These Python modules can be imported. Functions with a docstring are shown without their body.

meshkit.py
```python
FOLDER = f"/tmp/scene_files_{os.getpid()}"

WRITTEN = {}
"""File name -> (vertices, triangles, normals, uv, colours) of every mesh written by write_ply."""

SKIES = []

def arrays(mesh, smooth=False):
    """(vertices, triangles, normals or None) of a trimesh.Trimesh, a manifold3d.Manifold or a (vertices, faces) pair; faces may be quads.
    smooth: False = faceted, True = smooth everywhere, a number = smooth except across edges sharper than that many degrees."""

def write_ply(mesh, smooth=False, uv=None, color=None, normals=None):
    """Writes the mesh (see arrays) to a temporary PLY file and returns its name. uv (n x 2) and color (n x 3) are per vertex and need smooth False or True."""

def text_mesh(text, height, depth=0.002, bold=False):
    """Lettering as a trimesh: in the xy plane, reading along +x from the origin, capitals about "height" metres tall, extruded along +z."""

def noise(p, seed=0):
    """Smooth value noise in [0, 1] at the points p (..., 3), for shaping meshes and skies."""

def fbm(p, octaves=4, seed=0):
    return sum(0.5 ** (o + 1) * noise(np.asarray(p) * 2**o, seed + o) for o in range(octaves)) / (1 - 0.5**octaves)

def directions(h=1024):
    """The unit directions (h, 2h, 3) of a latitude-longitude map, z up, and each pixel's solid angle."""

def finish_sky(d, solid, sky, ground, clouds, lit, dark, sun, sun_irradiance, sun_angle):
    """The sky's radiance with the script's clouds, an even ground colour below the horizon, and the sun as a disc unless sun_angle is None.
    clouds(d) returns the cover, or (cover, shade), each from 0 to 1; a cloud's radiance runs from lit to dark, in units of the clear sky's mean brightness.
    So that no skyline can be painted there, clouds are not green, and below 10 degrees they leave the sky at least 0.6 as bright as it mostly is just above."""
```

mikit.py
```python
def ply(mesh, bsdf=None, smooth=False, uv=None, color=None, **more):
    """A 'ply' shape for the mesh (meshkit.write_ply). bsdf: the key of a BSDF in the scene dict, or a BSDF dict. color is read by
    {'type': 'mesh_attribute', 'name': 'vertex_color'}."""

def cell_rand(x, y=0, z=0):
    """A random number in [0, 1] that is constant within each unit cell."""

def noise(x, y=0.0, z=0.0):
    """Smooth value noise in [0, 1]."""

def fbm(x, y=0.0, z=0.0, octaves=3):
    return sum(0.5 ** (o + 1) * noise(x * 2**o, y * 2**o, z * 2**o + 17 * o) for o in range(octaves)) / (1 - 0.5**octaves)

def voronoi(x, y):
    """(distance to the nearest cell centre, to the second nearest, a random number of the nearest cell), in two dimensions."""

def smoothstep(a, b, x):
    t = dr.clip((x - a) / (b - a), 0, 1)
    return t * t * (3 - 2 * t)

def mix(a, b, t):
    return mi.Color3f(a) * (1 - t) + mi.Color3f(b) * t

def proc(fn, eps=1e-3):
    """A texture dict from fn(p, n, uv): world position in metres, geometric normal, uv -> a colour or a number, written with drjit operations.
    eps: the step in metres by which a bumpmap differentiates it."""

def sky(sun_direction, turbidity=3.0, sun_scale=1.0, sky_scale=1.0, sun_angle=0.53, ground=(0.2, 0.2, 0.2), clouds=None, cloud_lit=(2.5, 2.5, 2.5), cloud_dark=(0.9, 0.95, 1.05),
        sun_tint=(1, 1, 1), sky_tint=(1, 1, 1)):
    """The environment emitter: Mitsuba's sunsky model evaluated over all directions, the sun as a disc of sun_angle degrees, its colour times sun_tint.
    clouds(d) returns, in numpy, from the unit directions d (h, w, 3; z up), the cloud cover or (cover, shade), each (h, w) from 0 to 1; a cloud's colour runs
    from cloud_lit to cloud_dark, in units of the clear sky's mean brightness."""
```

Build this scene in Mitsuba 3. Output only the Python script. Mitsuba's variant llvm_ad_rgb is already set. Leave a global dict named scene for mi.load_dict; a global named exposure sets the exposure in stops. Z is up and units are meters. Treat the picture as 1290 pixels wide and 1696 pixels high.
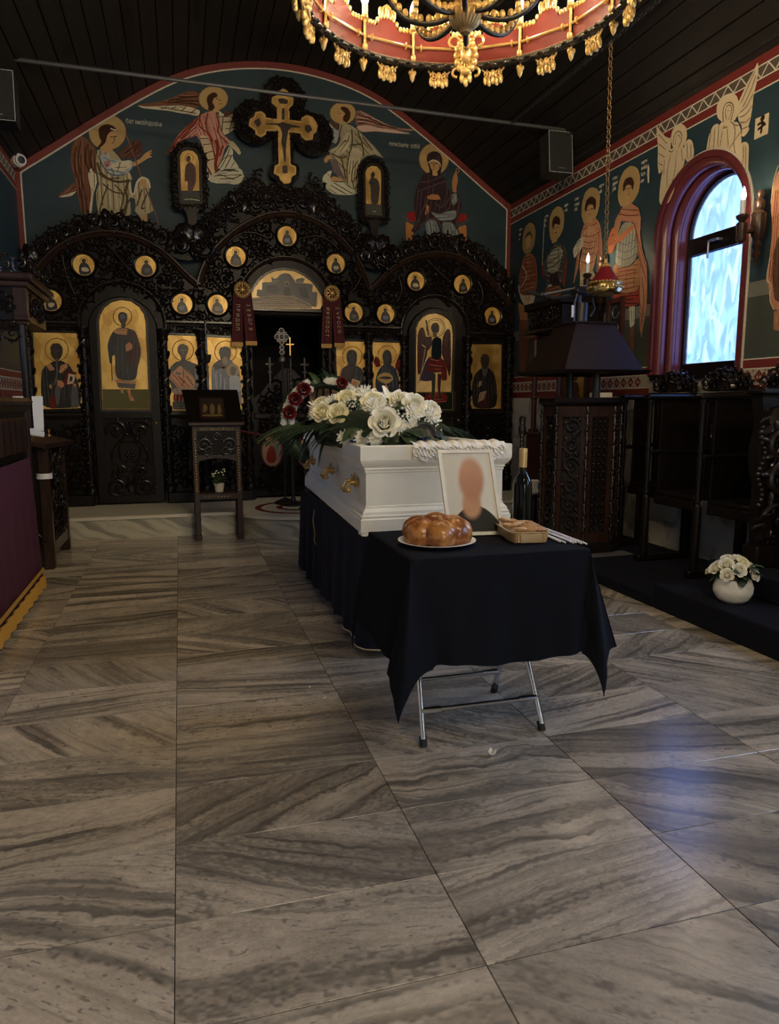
import math, random
import numpy as np, trimesh, mitsuba as mi, drjit as dr
import mikit, meshkit
from mikit import noise, fbm, voronoi, cell_rand, smoothstep, mix
import shapely
from shapely.geometry import Polygon, LineString, Point, box as sbox
from shapely.ops import unary_union

# ------------------------------------------------------------------ camera, light levels, exposure
scene, labels = {}, {}
T4 = mi.ScalarTransform4f
exposure = 1.22
PITCH, YAW, ROLL = .149124, .278394, -.00185
_f = np.array([math.sin(YAW)*math.cos(PITCH), math.cos(YAW)*math.cos(PITCH), -math.sin(PITCH)])
_r = np.array([math.cos(YAW), -math.sin(YAW), 0.])
_u = np.cross(_r, _f)
_u = -math.sin(ROLL)*_r + math.cos(ROLL)*_u
EYE = np.array([0, 0, 1.25])
scene['camera'] = {'type': 'perspective', 'fov': math.degrees(2*math.atan(645/1205.5)), 'fov_axis': 'x', 'near_clip': .05, 'far_clip': 100.,
                   'to_world': T4().look_at(origin=EYE.tolist(), target=(EYE+_f).tolist(), up=_u.tolist())}
WINDOW_LIGHT = 1.0        # frosted panes of window_1 and its twin across the nave
REAR_LIGHT = (1.5, 1.4, 1.25)   # daylight in the glazed entrance door behind the camera
ADDED_SIDE_LIGHT = (2.1, 3.4, 5.6)   # unseen windows beside and behind the camera, added for blue side light
BULB_LIGHT = (214., 172., 110.)

# ------------------------------------------------------------------ helpers
used = set()
def uniq(base):
    if base not in used:
        used.add(base); return base
    n = 1
    while f'{base}_{n:03d}' in used: n += 1
    k = f'{base}_{n:03d}'; used.add(k); return k
def tag(k, label=None, cat=None, group=None, kind=None):
    d = labels.setdefault(k, {})
    for a, b in (('label', label), ('category', cat), ('group', group), ('kind', kind)):
        if b: d[a] = b
    return k
def thing(name, label, cat, group=None, kind=None):
    return tag(uniq(name), label, cat, group, kind)
def obj(name, mesh, m, label=None, cat=None, group=None, kind=None, smooth=False, **kw):
    k = uniq(name); scene[k] = mikit.ply(mesh, m, smooth=smooth, **kw)
    return tag(k, label, cat, group, kind) if (label or cat or kind) else k
def struct(name, mesh, m, smooth=False, label=None, **kw):
    return obj(name, mesh, m, kind='structure', smooth=smooth, label=label, **kw)
def part(parent, name, mesh, m, smooth=False, label=None, kind=None, **kw):
    k = uniq(parent+'__'+name); scene[k] = mikit.ply(mesh, m, smooth=smooth, **kw)
    if label or kind: tag(k, label, None, None, kind)
    return k
def put(parent, name, d, M):
    k = uniq(parent+'__'+name) if parent else uniq(name)
    scene[k] = {**d, 'to_world': T4(np.asarray(M, float).tolist())}
    return k
def cat(ms): return trimesh.util.concatenate([m for m in ms if m is not None])
def TM(v, f): return trimesh.Trimesh(np.asarray(v, float), np.asarray(f, int), process=False)
def mat4(loc=(0, 0, 0), rot=(0, 0, 0), s=1):
    M = trimesh.transformations.euler_matrix(*rot, axes='sxyz')
    s = (s,)*3 if np.isscalar(s) else s
    M = M @ np.diag([*s, 1.]); M[:3, 3] = loc
    return M
def moved(m, loc=(0, 0, 0), rot=(0, 0, 0), s=1):
    m = m.copy(); m.apply_transform(mat4(loc, rot, s)); return m
def box(x0, x1, y0, y1, z0, z1, b=0):
    lo, hi = np.array([min(x0, x1), min(y0, y1), min(z0, z1)]), np.array([max(x0, x1), max(y0, y1), max(z0, z1)])
    if b <= 0:
        m = trimesh.creation.box(extents=hi-lo); m.apply_translation((lo+hi)/2); return TM(m.vertices, m.faces)
    b = min(b, *((hi-lo)*.45)); P = []
    for sx in (0, 1):
        for sy in (0, 1):
            for sz in (0, 1):
                c = np.array([(lo, hi)[s][i] for i, s in enumerate((sx, sy, sz))]); d = np.array([1-2*sx, 1-2*sy, 1-2*sz])*b
                for k in range(3):
                    q = c+d; q[k] = c[k]; P.append(q)
    h = trimesh.convex.convex_hull(np.array(P)); return TM(h.vertices, h.faces)
def tube(pts, r, n=8, closed=False):
    P = np.asarray(pts, float); m = len(P); R = np.broadcast_to(np.asarray(r, float), (m,))
    if closed: tg = np.roll(P, -1, 0)-np.roll(P, 1, 0)
    else: tg = np.gradient(P, axis=0)
    tg /= np.linalg.norm(tg, axis=1, keepdims=True)+1e-12
    a = np.array([0, 0, 1.]) if abs(tg[0][2]) < .9 else np.array([1., 0, 0])
    nrm = np.cross(tg[0], a); nrm /= np.linalg.norm(nrm); V = []
    for i in range(m):
        nrm = nrm-tg[i]*(nrm@tg[i]); nrm /= np.linalg.norm(nrm)+1e-12
        bi = np.cross(tg[i], nrm)
        for k in range(n):
            t = 2*math.pi*k/n; V.append(P[i]+R[i]*(math.cos(t)*nrm+math.sin(t)*bi))
    F = []
    for i in range(m if closed else m-1):
        j = (i+1) % m
        for k in range(n):
            a0, a1, b0, b1 = i*n+k, i*n+(k+1) % n, j*n+k, j*n+(k+1) % n
            F += [[a0, a1, b1], [a0, b1, b0]]
    if not closed:
        V += [P[0], P[-1]]; c0, c1 = len(V)-2, len(V)-1
        for k in range(n):
            F += [[c0, (k+1) % n, k], [c1, (m-1)*n+k, (m-1)*n+(k+1) % n]]
    return TM(V, F)
def lathe(prof, n=24, loc=(0, 0, 0), lobes=0, amp=0):
    V, F = [], []; m = len(prof)
    for (r, z) in prof:
        for k in range(n):
            t = 2*math.pi*k/n; rr = max(r, 1e-5)*(1+amp*abs(math.cos(lobes*t/2)) if lobes else 1)
            V.append((loc[0]+rr*math.cos(t), loc[1]+rr*math.sin(t), loc[2]+z))
    for i in range(m-1):
        for k in range(n):
            a0, a1, b0, b1 = i*n+k, i*n+(k+1) % n, (i+1)*n+k, (i+1)*n+(k+1) % n
            F += [[a0, a1, b1], [a0, b1, b0]]
    return TM(V, F)
def ball(c, r, sub=2):
    m = trimesh.creation.icosphere(subdivisions=sub); r = (r,)*3 if np.isscalar(r) else r
    return moved(TM(m.vertices, m.faces), c, (0, 0, 0), r)
def polys(g):
    return [p for p in getattr(g, 'geoms', [g]) if p.geom_type == 'Polygon' and p.area > 1e-9]
def prism(g, w0, w1, fr):
    """polygon (u, v) extruded from w0 to w1 and mapped by the frame fr"""
    out = []
    for p in polys(g):
        m = trimesh.creation.extrude_polygon(p, w1-w0, engine='earcut')
        v = m.vertices; out.append(TM(fr(v[:, 0], v[:, 1], v[:, 2]+w0), m.faces))
    return cat(out)
def sheet(g, w, fr):
    out = []
    for p in polys(g):
        v, f = trimesh.creation.triangulate_polygon(p, engine='earcut')
        if len(f): out.append(TM(fr(v[:, 0], v[:, 1], np.full(len(v), w)), f))
    return cat(out) if out else None
def frame_y(y0): return lambda u, v, w: np.stack([u, y0-w, v], -1)      # a plane facing the door; w comes forward
def frame_x(x0, s=-1): return lambda u, v, w: np.stack([x0+s*w, u, v], -1)  # side walls
def chaikin(p, n=2, closed=True, cut=.25):
    p = np.asarray(p, float)
    for _ in range(n):
        q = np.roll(p, -1, 0) if closed else p[1:]
        a = p if closed else p[:-1]
        r = np.empty((2*len(a), 2)); r[0::2] = (1-cut)*a+cut*q; r[1::2] = cut*a+(1-cut)*q
        p = r if closed else np.vstack([p[:1], r, p[-1:]])
    return p
def spline(pts, n=40):
    from scipy.interpolate import CubicSpline
    P = np.asarray(pts, float); d = np.r_[0, np.cumsum(np.linalg.norm(np.diff(P, axis=0), axis=1))]
    return CubicSpline(d, P)(np.linspace(0, d[-1], n))
def resample(P, step):
    P = np.asarray(P, float); d = np.r_[0, np.cumsum(np.linalg.norm(np.diff(P, axis=0), axis=1))]
    n = max(2, int(round(d[-1]/step))+1); s = np.linspace(0, d[-1], n)
    return np.stack([np.interp(s, d, P[:, k]) for k in range(P.shape[1])], -1)
def sweep2d(path, prof, fr, closed=False):
    """moulding: profile [(offset to the left of the path, w)] swept along a (u, v) path"""
    P = np.asarray(path, float)
    tg = (np.roll(P, -1, 0)-np.roll(P, 1, 0)) if closed else np.gradient(P, axis=0)
    tg /= np.linalg.norm(tg, axis=1, keepdims=True)+1e-12
    nr = np.stack([-tg[:, 1], tg[:, 0]], -1); V = []
    if not closed or True:
        # mitre at corners
        e = np.diff(np.vstack([P, P[:1]]), axis=0) if closed else np.diff(P, axis=0)
        e /= np.linalg.norm(e, axis=1, keepdims=True)+1e-12
        for i in range(len(P)):
            a = e[i-1] if (closed or i > 0) else e[0]; b = e[i % len(e)] if (closed or i < len(e)) else e[-1]
            na, nb = np.array([-a[1], a[0]]), np.array([-b[1], b[0]]); s = na+nb
            nr[i] = s/max(s@s/2, .35)
    for i in range(len(P)):
        for (o, w) in prof: V.append((P[i][0]+nr[i][0]*o, P[i][1]+nr[i][1]*o, w))
    V = np.array(V); m = len(prof); F = []
    for i in range(len(P) if closed else len(P)-1):
        j = (i+1) % len(P)
        for k in range(m):
            k2 = (k+1) % m
            F += [[i*m+k, j*m+k, j*m+k2], [i*m+k, j*m+k2, i*m+k2]]
    if not closed:
        for base in (0, (len(P)-1)*m): F += [[base, base+k, base+k+1] for k in range(1, m-1)]
    return TM(fr(V[:, 0], V[:, 1], V[:, 2]), F)
def half_round(r, n=6, w0=0): return [(r*math.cos(math.pi*i/n), w0+r*math.sin(math.pi*i/n)) for i in range(n+1)]

# ------------------------------------------------------------------ materials
def rgb(c): return {'type': 'rgb', 'value': [float(x) for x in c]}
def mat(k, c, rough=.5, metal=0., spec=.5, coat=0., sheen=0., bump=None, **kw):
    b = {'type': 'principled', 'base_color': c if isinstance(c, dict) else rgb(c), 'roughness': rough if isinstance(rough, dict) else float(rough), 'metallic': float(metal), 'specular': float(spec)}
    if coat: b |= {'clearcoat': float(coat), 'clearcoat_gloss': .9}
    if sheen: b['sheen'] = float(sheen)
    b |= kw
    if bump: b = {'type': 'bumpmap', 'arbitrary': mikit.proc(bump[0]), 'scale': float(bump[1]), 'bsdf': b}
    scene[k] = {'type': 'twosided', 'bsdf': b}
    return k
def flatmat(k, c): scene[k] = {'type': 'twosided', 'bsdf': {'type': 'diffuse', 'reflectance': rgb(c)}}
SX, SY, X0, Y0 = .6735, .3294, -.0628, 2.0085   # the floor's tile grid
def marble(p, n, uv):
    i, j = dr.floor((p.x-X0)/SX), dr.floor((p.y-Y0)/SY)
    a, b, c = cell_rand(i, j, 1), cell_rand(i, j, 2), cell_rand(i, j, 3)
    d = cell_rand(i, j, 4)
    th = (a-.5)*.40+dr.select(d > .48, dr.select(b > .45, -.62, .50)*(.7+.7*c), 0.)
    lx, ly = p.x-X0-i*SX-SX/2, p.y-Y0-j*SY-SY/2
    u, v = lx*dr.cos(th)+ly*dr.sin(th), -lx*dr.sin(th)+ly*dr.cos(th)
    amp = .35+1.1*cell_rand(i, j, 5)*cell_rand(i, j, 6)
    n1, n2, n3 = noise(u*2.4+a*40, v*3+b*60, c*9)-.5, noise(u*7+b*30, v*10, a*7)-.5, noise(u*24+b*30, v*34, a*7)-.5
    n4, n5 = noise(u*70+c*20, v*110, b*7)-.5, noise(u*190+c*20, v*230, b*7)-.5
    w = v+amp*(n1*.11+n2*.050+n3*.022)+n4*.0075+n5*.0022
    s1 = fbm(u*1.1+a*50, w*13+b*70, c*30, 4)
    s2 = noise(u*1.7+b*90, w*58+a*20, c*11)
    s3 = noise(u*4+c*90, w*135+b*20, a*11)
    s4 = noise(u*13+c*90, w*330+b*20, a*11)
    sp = noise(u*55+a*9, w*150+c*50, b*13)
    dark = smoothstep(.44+.16*(c-.5), .66+.12*(c-.5), s1+.16*n3+.14*n4)
    vein = smoothstep(.50, .82, s2)*smoothstep(.28, .62, s1)
    line = smoothstep(.58, .93, s3)
    base = mix((.585, .495, .39), (.40, .34, .275), b*.7+.5*noise(u*2.4, w*8, a*33))
    base = base*(.70+.38*cell_rand(i, j, 7)+.35*n2+.30*n3+.22*n4+.20*n5)
    col = mix(base, (.135, .115, .095), dark*(.70+.5*n4))
    col = mix(col, (.064, .056, .049), vein*.72)
    col = mix(col, (.125, .112, .10), line*(.20+.6*s1))
    col = mix(col, (.13, .118, .105), smoothstep(.58, .9, s4)*.34)
    return mix(col, (.085, .078, .070), smoothstep(.74, .95, sp)*.6)
mat('marble', mikit.proc(marble), .23, spec=1.)
mat('marble_edge', (.10, .09, .08), .6)
def step_marble(p, n, uv):
    w = p.z*1.0+p.x*.45+(fbm(p.x*3, p.z*5, p.y, 3)-.5)*.25
    s = fbm(p.x*2, w*22, 3., 4)
    return mix((.47, .44, .34), (.20, .185, .15), smoothstep(.45, .72, s)*.8)
mat('step_marble', mikit.proc(step_marble), .3)
mat('step_edge', (.62, .57, .46), .3)
def wall_marble(p, n, uv):
    s = fbm(p.y*6+p.x*4, p.z*6+(fbm(p.y*3, p.z*3, 1., 2)-.5)*3, 7., 4)
    return mix((.50, .47, .41), (.26, .24, .22), smoothstep(.5, .7, s))
mat('wall_marble', mikit.proc(wall_marble), .4)
def teal(p, n, uv):
    s = fbm(p.x*2.3+p.y*2.1, p.z*2.6, 5., 4)
    return mix((.0140, .0295, .0400), (.026, .050, .062), s)
mat('teal_fresco', mikit.proc(teal), .55, spec=.35)
mat('olive_fresco', (.050, .058, .046), .6)
mat('pale_dado', (.15, .145, .12), .6)
mat('red_paint', (.15, .022, .018), .5)
mat('maroon_gloss', (.105, .021, .023), .27, spec=.5)
flatmat('white_line', (.55, .50, .42))
flatmat('frieze_ground', (.36, .31, .25))
flatmat('lattice_ground', (.10, .075, .055))
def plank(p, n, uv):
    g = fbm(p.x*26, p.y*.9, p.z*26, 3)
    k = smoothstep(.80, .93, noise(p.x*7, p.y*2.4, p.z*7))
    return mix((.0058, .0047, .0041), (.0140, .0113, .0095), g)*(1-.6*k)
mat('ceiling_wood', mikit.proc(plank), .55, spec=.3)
def varn(p, n, uv):
    g = fbm(p.x*14, p.y*14, p.z*3, 3)
    return mix((.0050, .0034, .0028), (.0150, .0085, .0062), g)
mat('carved_wood', mikit.proc(varn), .24, spec=.42, coat=.15)
mat('dark_wood', (.0070, .0050, .0044), .34, spec=.22)
def brownw(p, n, uv):
    g = fbm(p.x*30, p.y*30, p.z*4, 3)
    return mix((.016, .0085, .0062), (.042, .0195, .0125), g)
mat('brown_wood', mikit.proc(brownw), .30, spec=.32)
mat('red_wood', (.055, .016, .012), .35, spec=.5, coat=.2)
mat('hood_metal', (.0150, .0085, .0075), .45, spec=.18)
mat('black_metal', (.012, .012, .012), .4, spec=.5)
mat('matt_black', (.006, .005, .005), .8)  # flat black for sanctuary walls, ceiling backing and grounds behind carving
def goldleaf(p, n, uv):
    s = fbm(p.x*9, p.z*5, 2., 4); t = voronoi(p.x*11, p.z*8)[2]
    return mix((.66, .36, .068), (.95, .62, .17), smoothstep(.3, .7, s*.7+t*.3))
GOLDROUGH = .34
mat('gold', mikit.proc(goldleaf), GOLDROUGH, metal=.25, spec=.5)
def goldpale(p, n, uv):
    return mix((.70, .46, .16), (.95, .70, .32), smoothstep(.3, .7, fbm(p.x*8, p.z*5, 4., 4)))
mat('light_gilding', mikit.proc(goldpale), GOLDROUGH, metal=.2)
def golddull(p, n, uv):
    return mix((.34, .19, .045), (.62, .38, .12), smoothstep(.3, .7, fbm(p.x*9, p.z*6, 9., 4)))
mat('dull_gilding', mikit.proc(golddull), .4, metal=.45)  # darker, duller gold for the monk icon, stem icons and cross
mat('gilt', (.58, .37, .125), .30, metal=.6)
mat('gilt_dark', (.34, .22, .085), .35, metal=.6)
mat('pewter', (.15, .14, .125), .4, metal=.4)
mat('bronze_gold', (.20, .12, .05), .4, metal=.6)
mat('brass', (.80, .56, .20), .22, metal=1.)
mat('bronze_dark', (.035, .030, .022), .35, metal=.5)
mat('chandelier_red', (.105, .013, .008), .5, spec=.2)
mat('lamp_red', (.16, .012, .018), .2, spec=.6)
mat('chrome', (.72, .72, .73), .16, metal=1.)
mat('rod_grey', (.060, .060, .062), .45, metal=.3)
mat('steel_grey', (.35, .35, .36), .35, metal=.8)
mat('rubber', (.010, .010, .010), .7)
mat('white_lacquer', (.75, .72, .62), .30, spec=.5)
mat('satin', (.78, .75, .69), .45, sheen=.5)
mat('white_plastic', (.70, .69, .66), .4)
mat('plate_white', (.80, .77, .70), .3)
mat('black_plastic', (.010, .010, .011), .4)
mat('grille', (.012, .012, .013), .8)
mat('frame_white', (.66, .64, .58), .4)
def cloth(c0, c1):
    def fn(p, n, uv): return mix(c0, c1, fbm(p.x*160+p.z*40, p.y*160, p.z*160, 2))
    return fn
mat('black_cloth', mikit.proc(cloth((.0034, .0040, .0068), (.0070, .0082, .0135))), .9, spec=.12, sheen=.1)
mat('navy_cloth', mikit.proc(cloth((.0028, .0038, .0110), (.0065, .0090, .0240))), .7, spec=.25, sheen=.3)
mat('navy_carpet', mikit.proc(cloth((.0050, .0054, .0092), (.0110, .0120, .0190))), .9, spec=.12)
mat('purple_velvet', mikit.proc(cloth((.035, .0050, .017), (.060, .010, .030))), .8, sheen=.6)
mat('crimson_velvet', (.075, .006, .008), .8, sheen=.4)
mat('gold_fringe', (.50, .27, .05), .45, metal=.2)
mat('paper', (.72, .72, .72), .6)
mat('tan_board', (.36, .21, .095), .6)
def crust(p, n, uv):
    s = fbm(p.x*24, p.y*24, p.z*24, 4)
    return mix((.45, .195, .052), (.20, .060, .016), smoothstep(.35, .68, s))
mat('crust', mikit.proc(crust), .24, spec=.5, coat=.5)
mat('cookie', (.42, .22, .10), .6)
mat('cookie_pale', (.60, .42, .24), .6)
mat('tray', (.55, .40, .22), .35)
mat('wax', (.66, .68, .74), .4)
mat('bottle_glass', (.004, .005, .004), .10, spec=.35)
mat('capsule', (.66, .45, .20), .32, metal=.6)
mat('petal_white', (.80, .78, .68), .55)
mat('petal_cream', (.80, .76, .55), .55)
mat('petal_yellow', (.70, .66, .22), .55)
mat('petal_red', (.11, .005, .007), .55)
mat('leaf_green', (.035, .060, .022), .45)
mat('leaf_deep', (.014, .030, .014), .4)
mat('leaf_black', (.012, .012, .012), .35)
mat('pot_white', (.74, .72, .66), .55)
mat('pot_cream', (.52, .46, .34), .5)
mat('box_cream', (.58, .52, .38), .6)
mat('grout', (.045, .040, .036), .9)
PALETTE = dict(cloak_line=(0.104, 0.0671, 0.0732), cloak_violet=(0.0415, 0.0244, 0.0317), cream=(0.634, 0.549, 0.378), cream_cool=(0.573, 0.561, 0.427), cream_warm=(0.61, 0.488, 0.317), cuirass_grey=(0.317, 0.293, 0.22), fold_blue=(0.122, 0.152, 0.183), fold_olive=(0.1, 0.072, 0.038), fold_violet=(0.159, 0.122, 0.122),
 gold_line=(0.25, 0.13, 0.03), grey_blue=(0.177, 0.201, 0.201), hair=(0.055, 0.026, 0.017), halo=(0.451, 0.305, 0.134), halo_dull=(0.329, 0.226, 0.0976), halo_line=(0.1, 0.07, 0.04), icon_black=(0.0085, 0.0065, 0.006), icon_brown=(0.033, 0.02, 0.014), icon_dark=(0.018, 0.016, 0.018), icon_deep_green=(0.017, 0.02, 0.015), icon_green=(0.045, 0.048, 0.032), icon_green_gold=(.15, .135, .06), icon_grey=(0.085, 0.078, 0.07), icon_maroon=(0.042, 0.0095, 0.011), icon_navy=(0.008, 0.01, 0.022), icon_orange=(0.52, 0.22, 0.085), icon_pale=(0.62, 0.48, 0.3), icon_pale_blue=(0.4, 0.42, 0.45), icon_straw=(0.48, 0.34, 0.14), icon_red=(0.15, 0.028, 0.022), icon_red_bright=(0.16, 0.022, 0.024), icon_steel=(0.14, 0.155, 0.19), icon_tan=(0.3, 0.2, 0.12), icon_teal=(0.012, 0.02, 0.024), icon_violet=(0.055, 0.04, 0.08),
 line_dark=(0.03, 0.018, 0.012), line_rose=(0.207, 0.11, 0.0915), orange_bright=(0.549, 0.195, 0.0793), orange_dull=(0.342, 0.171, 0.0915), orange_pale=(0.5, 0.262, 0.152), orange_robe=(0.451, 0.213, 0.128), outline_grey=(0.171, 0.128, 0.0854), pale_blue=(0.378, 0.409, 0.415), red_cloth=(0.268, 0.0244, 0.0268), red_dull=(0.244, 0.0915, 0.0549), red_line=(0.2, 0.045, 0.028), red_robe=(0.256, 0.0403, 0.0317), robe_beige=(0.427, 0.348, 0.207), robe_dark_grey=(0.0732, 0.0756, 0.0671), robe_light=(0.512, 0.451, 0.305), robe_olive=(0.366, 0.323, 0.213), rose=(0.403, 0.128, 0.0976), rose_light=(0.549, 0.244, 0.183), rose_pale=(0.586, 0.403, 0.342), skin=(0.512, 0.305, 0.14), skin_pale=(0.537, 0.439, 0.281), skin_warm=(0.415, 0.189, 0.0854), wing_brown=(0.189, 0.083, 0.0464), wing_dark=(0.116, 0.0549, 0.0427), wing_line=(0.07, 0.032, 0.02), wing_rose=(0.281, 0.146, 0.116), wood_orange=(0.439, 0.189, 0.0671))
for _k, _c in PALETTE.items(): flatmat(_k, _c)
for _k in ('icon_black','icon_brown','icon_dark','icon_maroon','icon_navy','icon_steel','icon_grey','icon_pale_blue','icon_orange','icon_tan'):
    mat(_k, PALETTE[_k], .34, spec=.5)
# lit things
def glow(c): return {'type': 'area', 'radiance': c if isinstance(c, dict) else rgb(c)}
def frosted(p, n, uv):
    w = noise(p.y*14, p.z*6, 2.)
    s = fbm(p.y*19+w*2.2, p.z*7+w, 1., 4); t = smoothstep(.50, .78, noise(p.y*30+p.z*7+w*2, p.z*11+w*4, 4.))
    c = mix((.070, .24, .85), (.15, .385, 1.30), smoothstep(.30, .68, s))
    return mix(c, (.27, .50, 1.45), t*.85)*WINDOW_LIGHT

# drapery and feather lines of the paintings: paint -> (dark line, light line)
DRAPERY = dict(robe_beige=('fold_olive', 'cream'), robe_olive=('fold_olive', 'robe_light'), robe_light=('fold_olive', 'cream'), cream=('fold_olive', None), cream_cool=('fold_olive', 'cream'), rose=('red_line', 'rose_pale'), rose_light=('red_line', 'rose_pale'), wing_brown=('wing_line', 'wing_rose'), wing_dark=('wing_line', 'wing_brown'), wing_rose=('wing_dark', 'rose_pale'), pale_blue=('fold_blue', 'cream_cool'), cloak_violet=('icon_black', 'cloak_line'), grey_blue=('fold_blue', 'pale_blue'), orange_robe=('red_line', 'orange_pale'), orange_dull=('red_line', 'orange_pale'), orange_pale=('red_line', 'cream_warm'), orange_bright=('red_line', 'orange_pale'), red_robe=('icon_maroon', 'red_dull'), cuirass_grey=('fold_blue', 'cream_cool'), robe_dark_grey=('icon_black', 'cuirass_grey'), red_dull=('red_line', 'orange_pale'),
 icon_dark=('icon_black', 'icon_grey'), icon_maroon=('icon_black', 'icon_red'), icon_navy=('icon_black', 'icon_steel'), icon_black=(None, 'icon_grey'), icon_orange=('icon_red', 'icon_pale'), icon_steel=('icon_dark', 'icon_pale_blue'), icon_red_bright=('icon_maroon', 'icon_orange'), icon_violet=('icon_black', 'icon_grey'), icon_tan=('icon_brown', 'icon_pale'))
def drapery(g, seed, n, wd):
    """curved lines running down the length of a painted region"""
    r = random.Random(seed); rect = g.minimum_rotated_rectangle; c = np.array(rect.exterior.coords)[:4]; e = [c[1]-c[0], c[2]-c[1]]
    if np.linalg.norm(e[0]) < np.linalg.norm(e[1]): e = e[::-1]; o = c[1]
    else: o = c[0]
    if e is not None and not np.allclose(o, c[0]): e[1] = c[0]-c[1]
    out = ([], []); core = g.buffer(-wd*1.2)
    for k in range(n):
        q = (k+.5+r.uniform(-.3, .3))/n; bend, ph, t0, t1 = r.uniform(-.22, .22)/n*2.2, r.uniform(0, 6.3), r.uniform(0, .35), r.uniform(.55, 1)
        P = [o+e[0]*t+e[1]*(q+bend*math.sin(3.2*t+ph)+.05*(t-.5)*math.sin(ph)) for t in np.linspace(t0, t1, 9)]
        l = LineString(P).buffer(wd*r.uniform(.35, .6), quad_segs=1).intersection(core)
        if not l.is_empty: out[k % 2].append(l)
    return out
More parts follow.
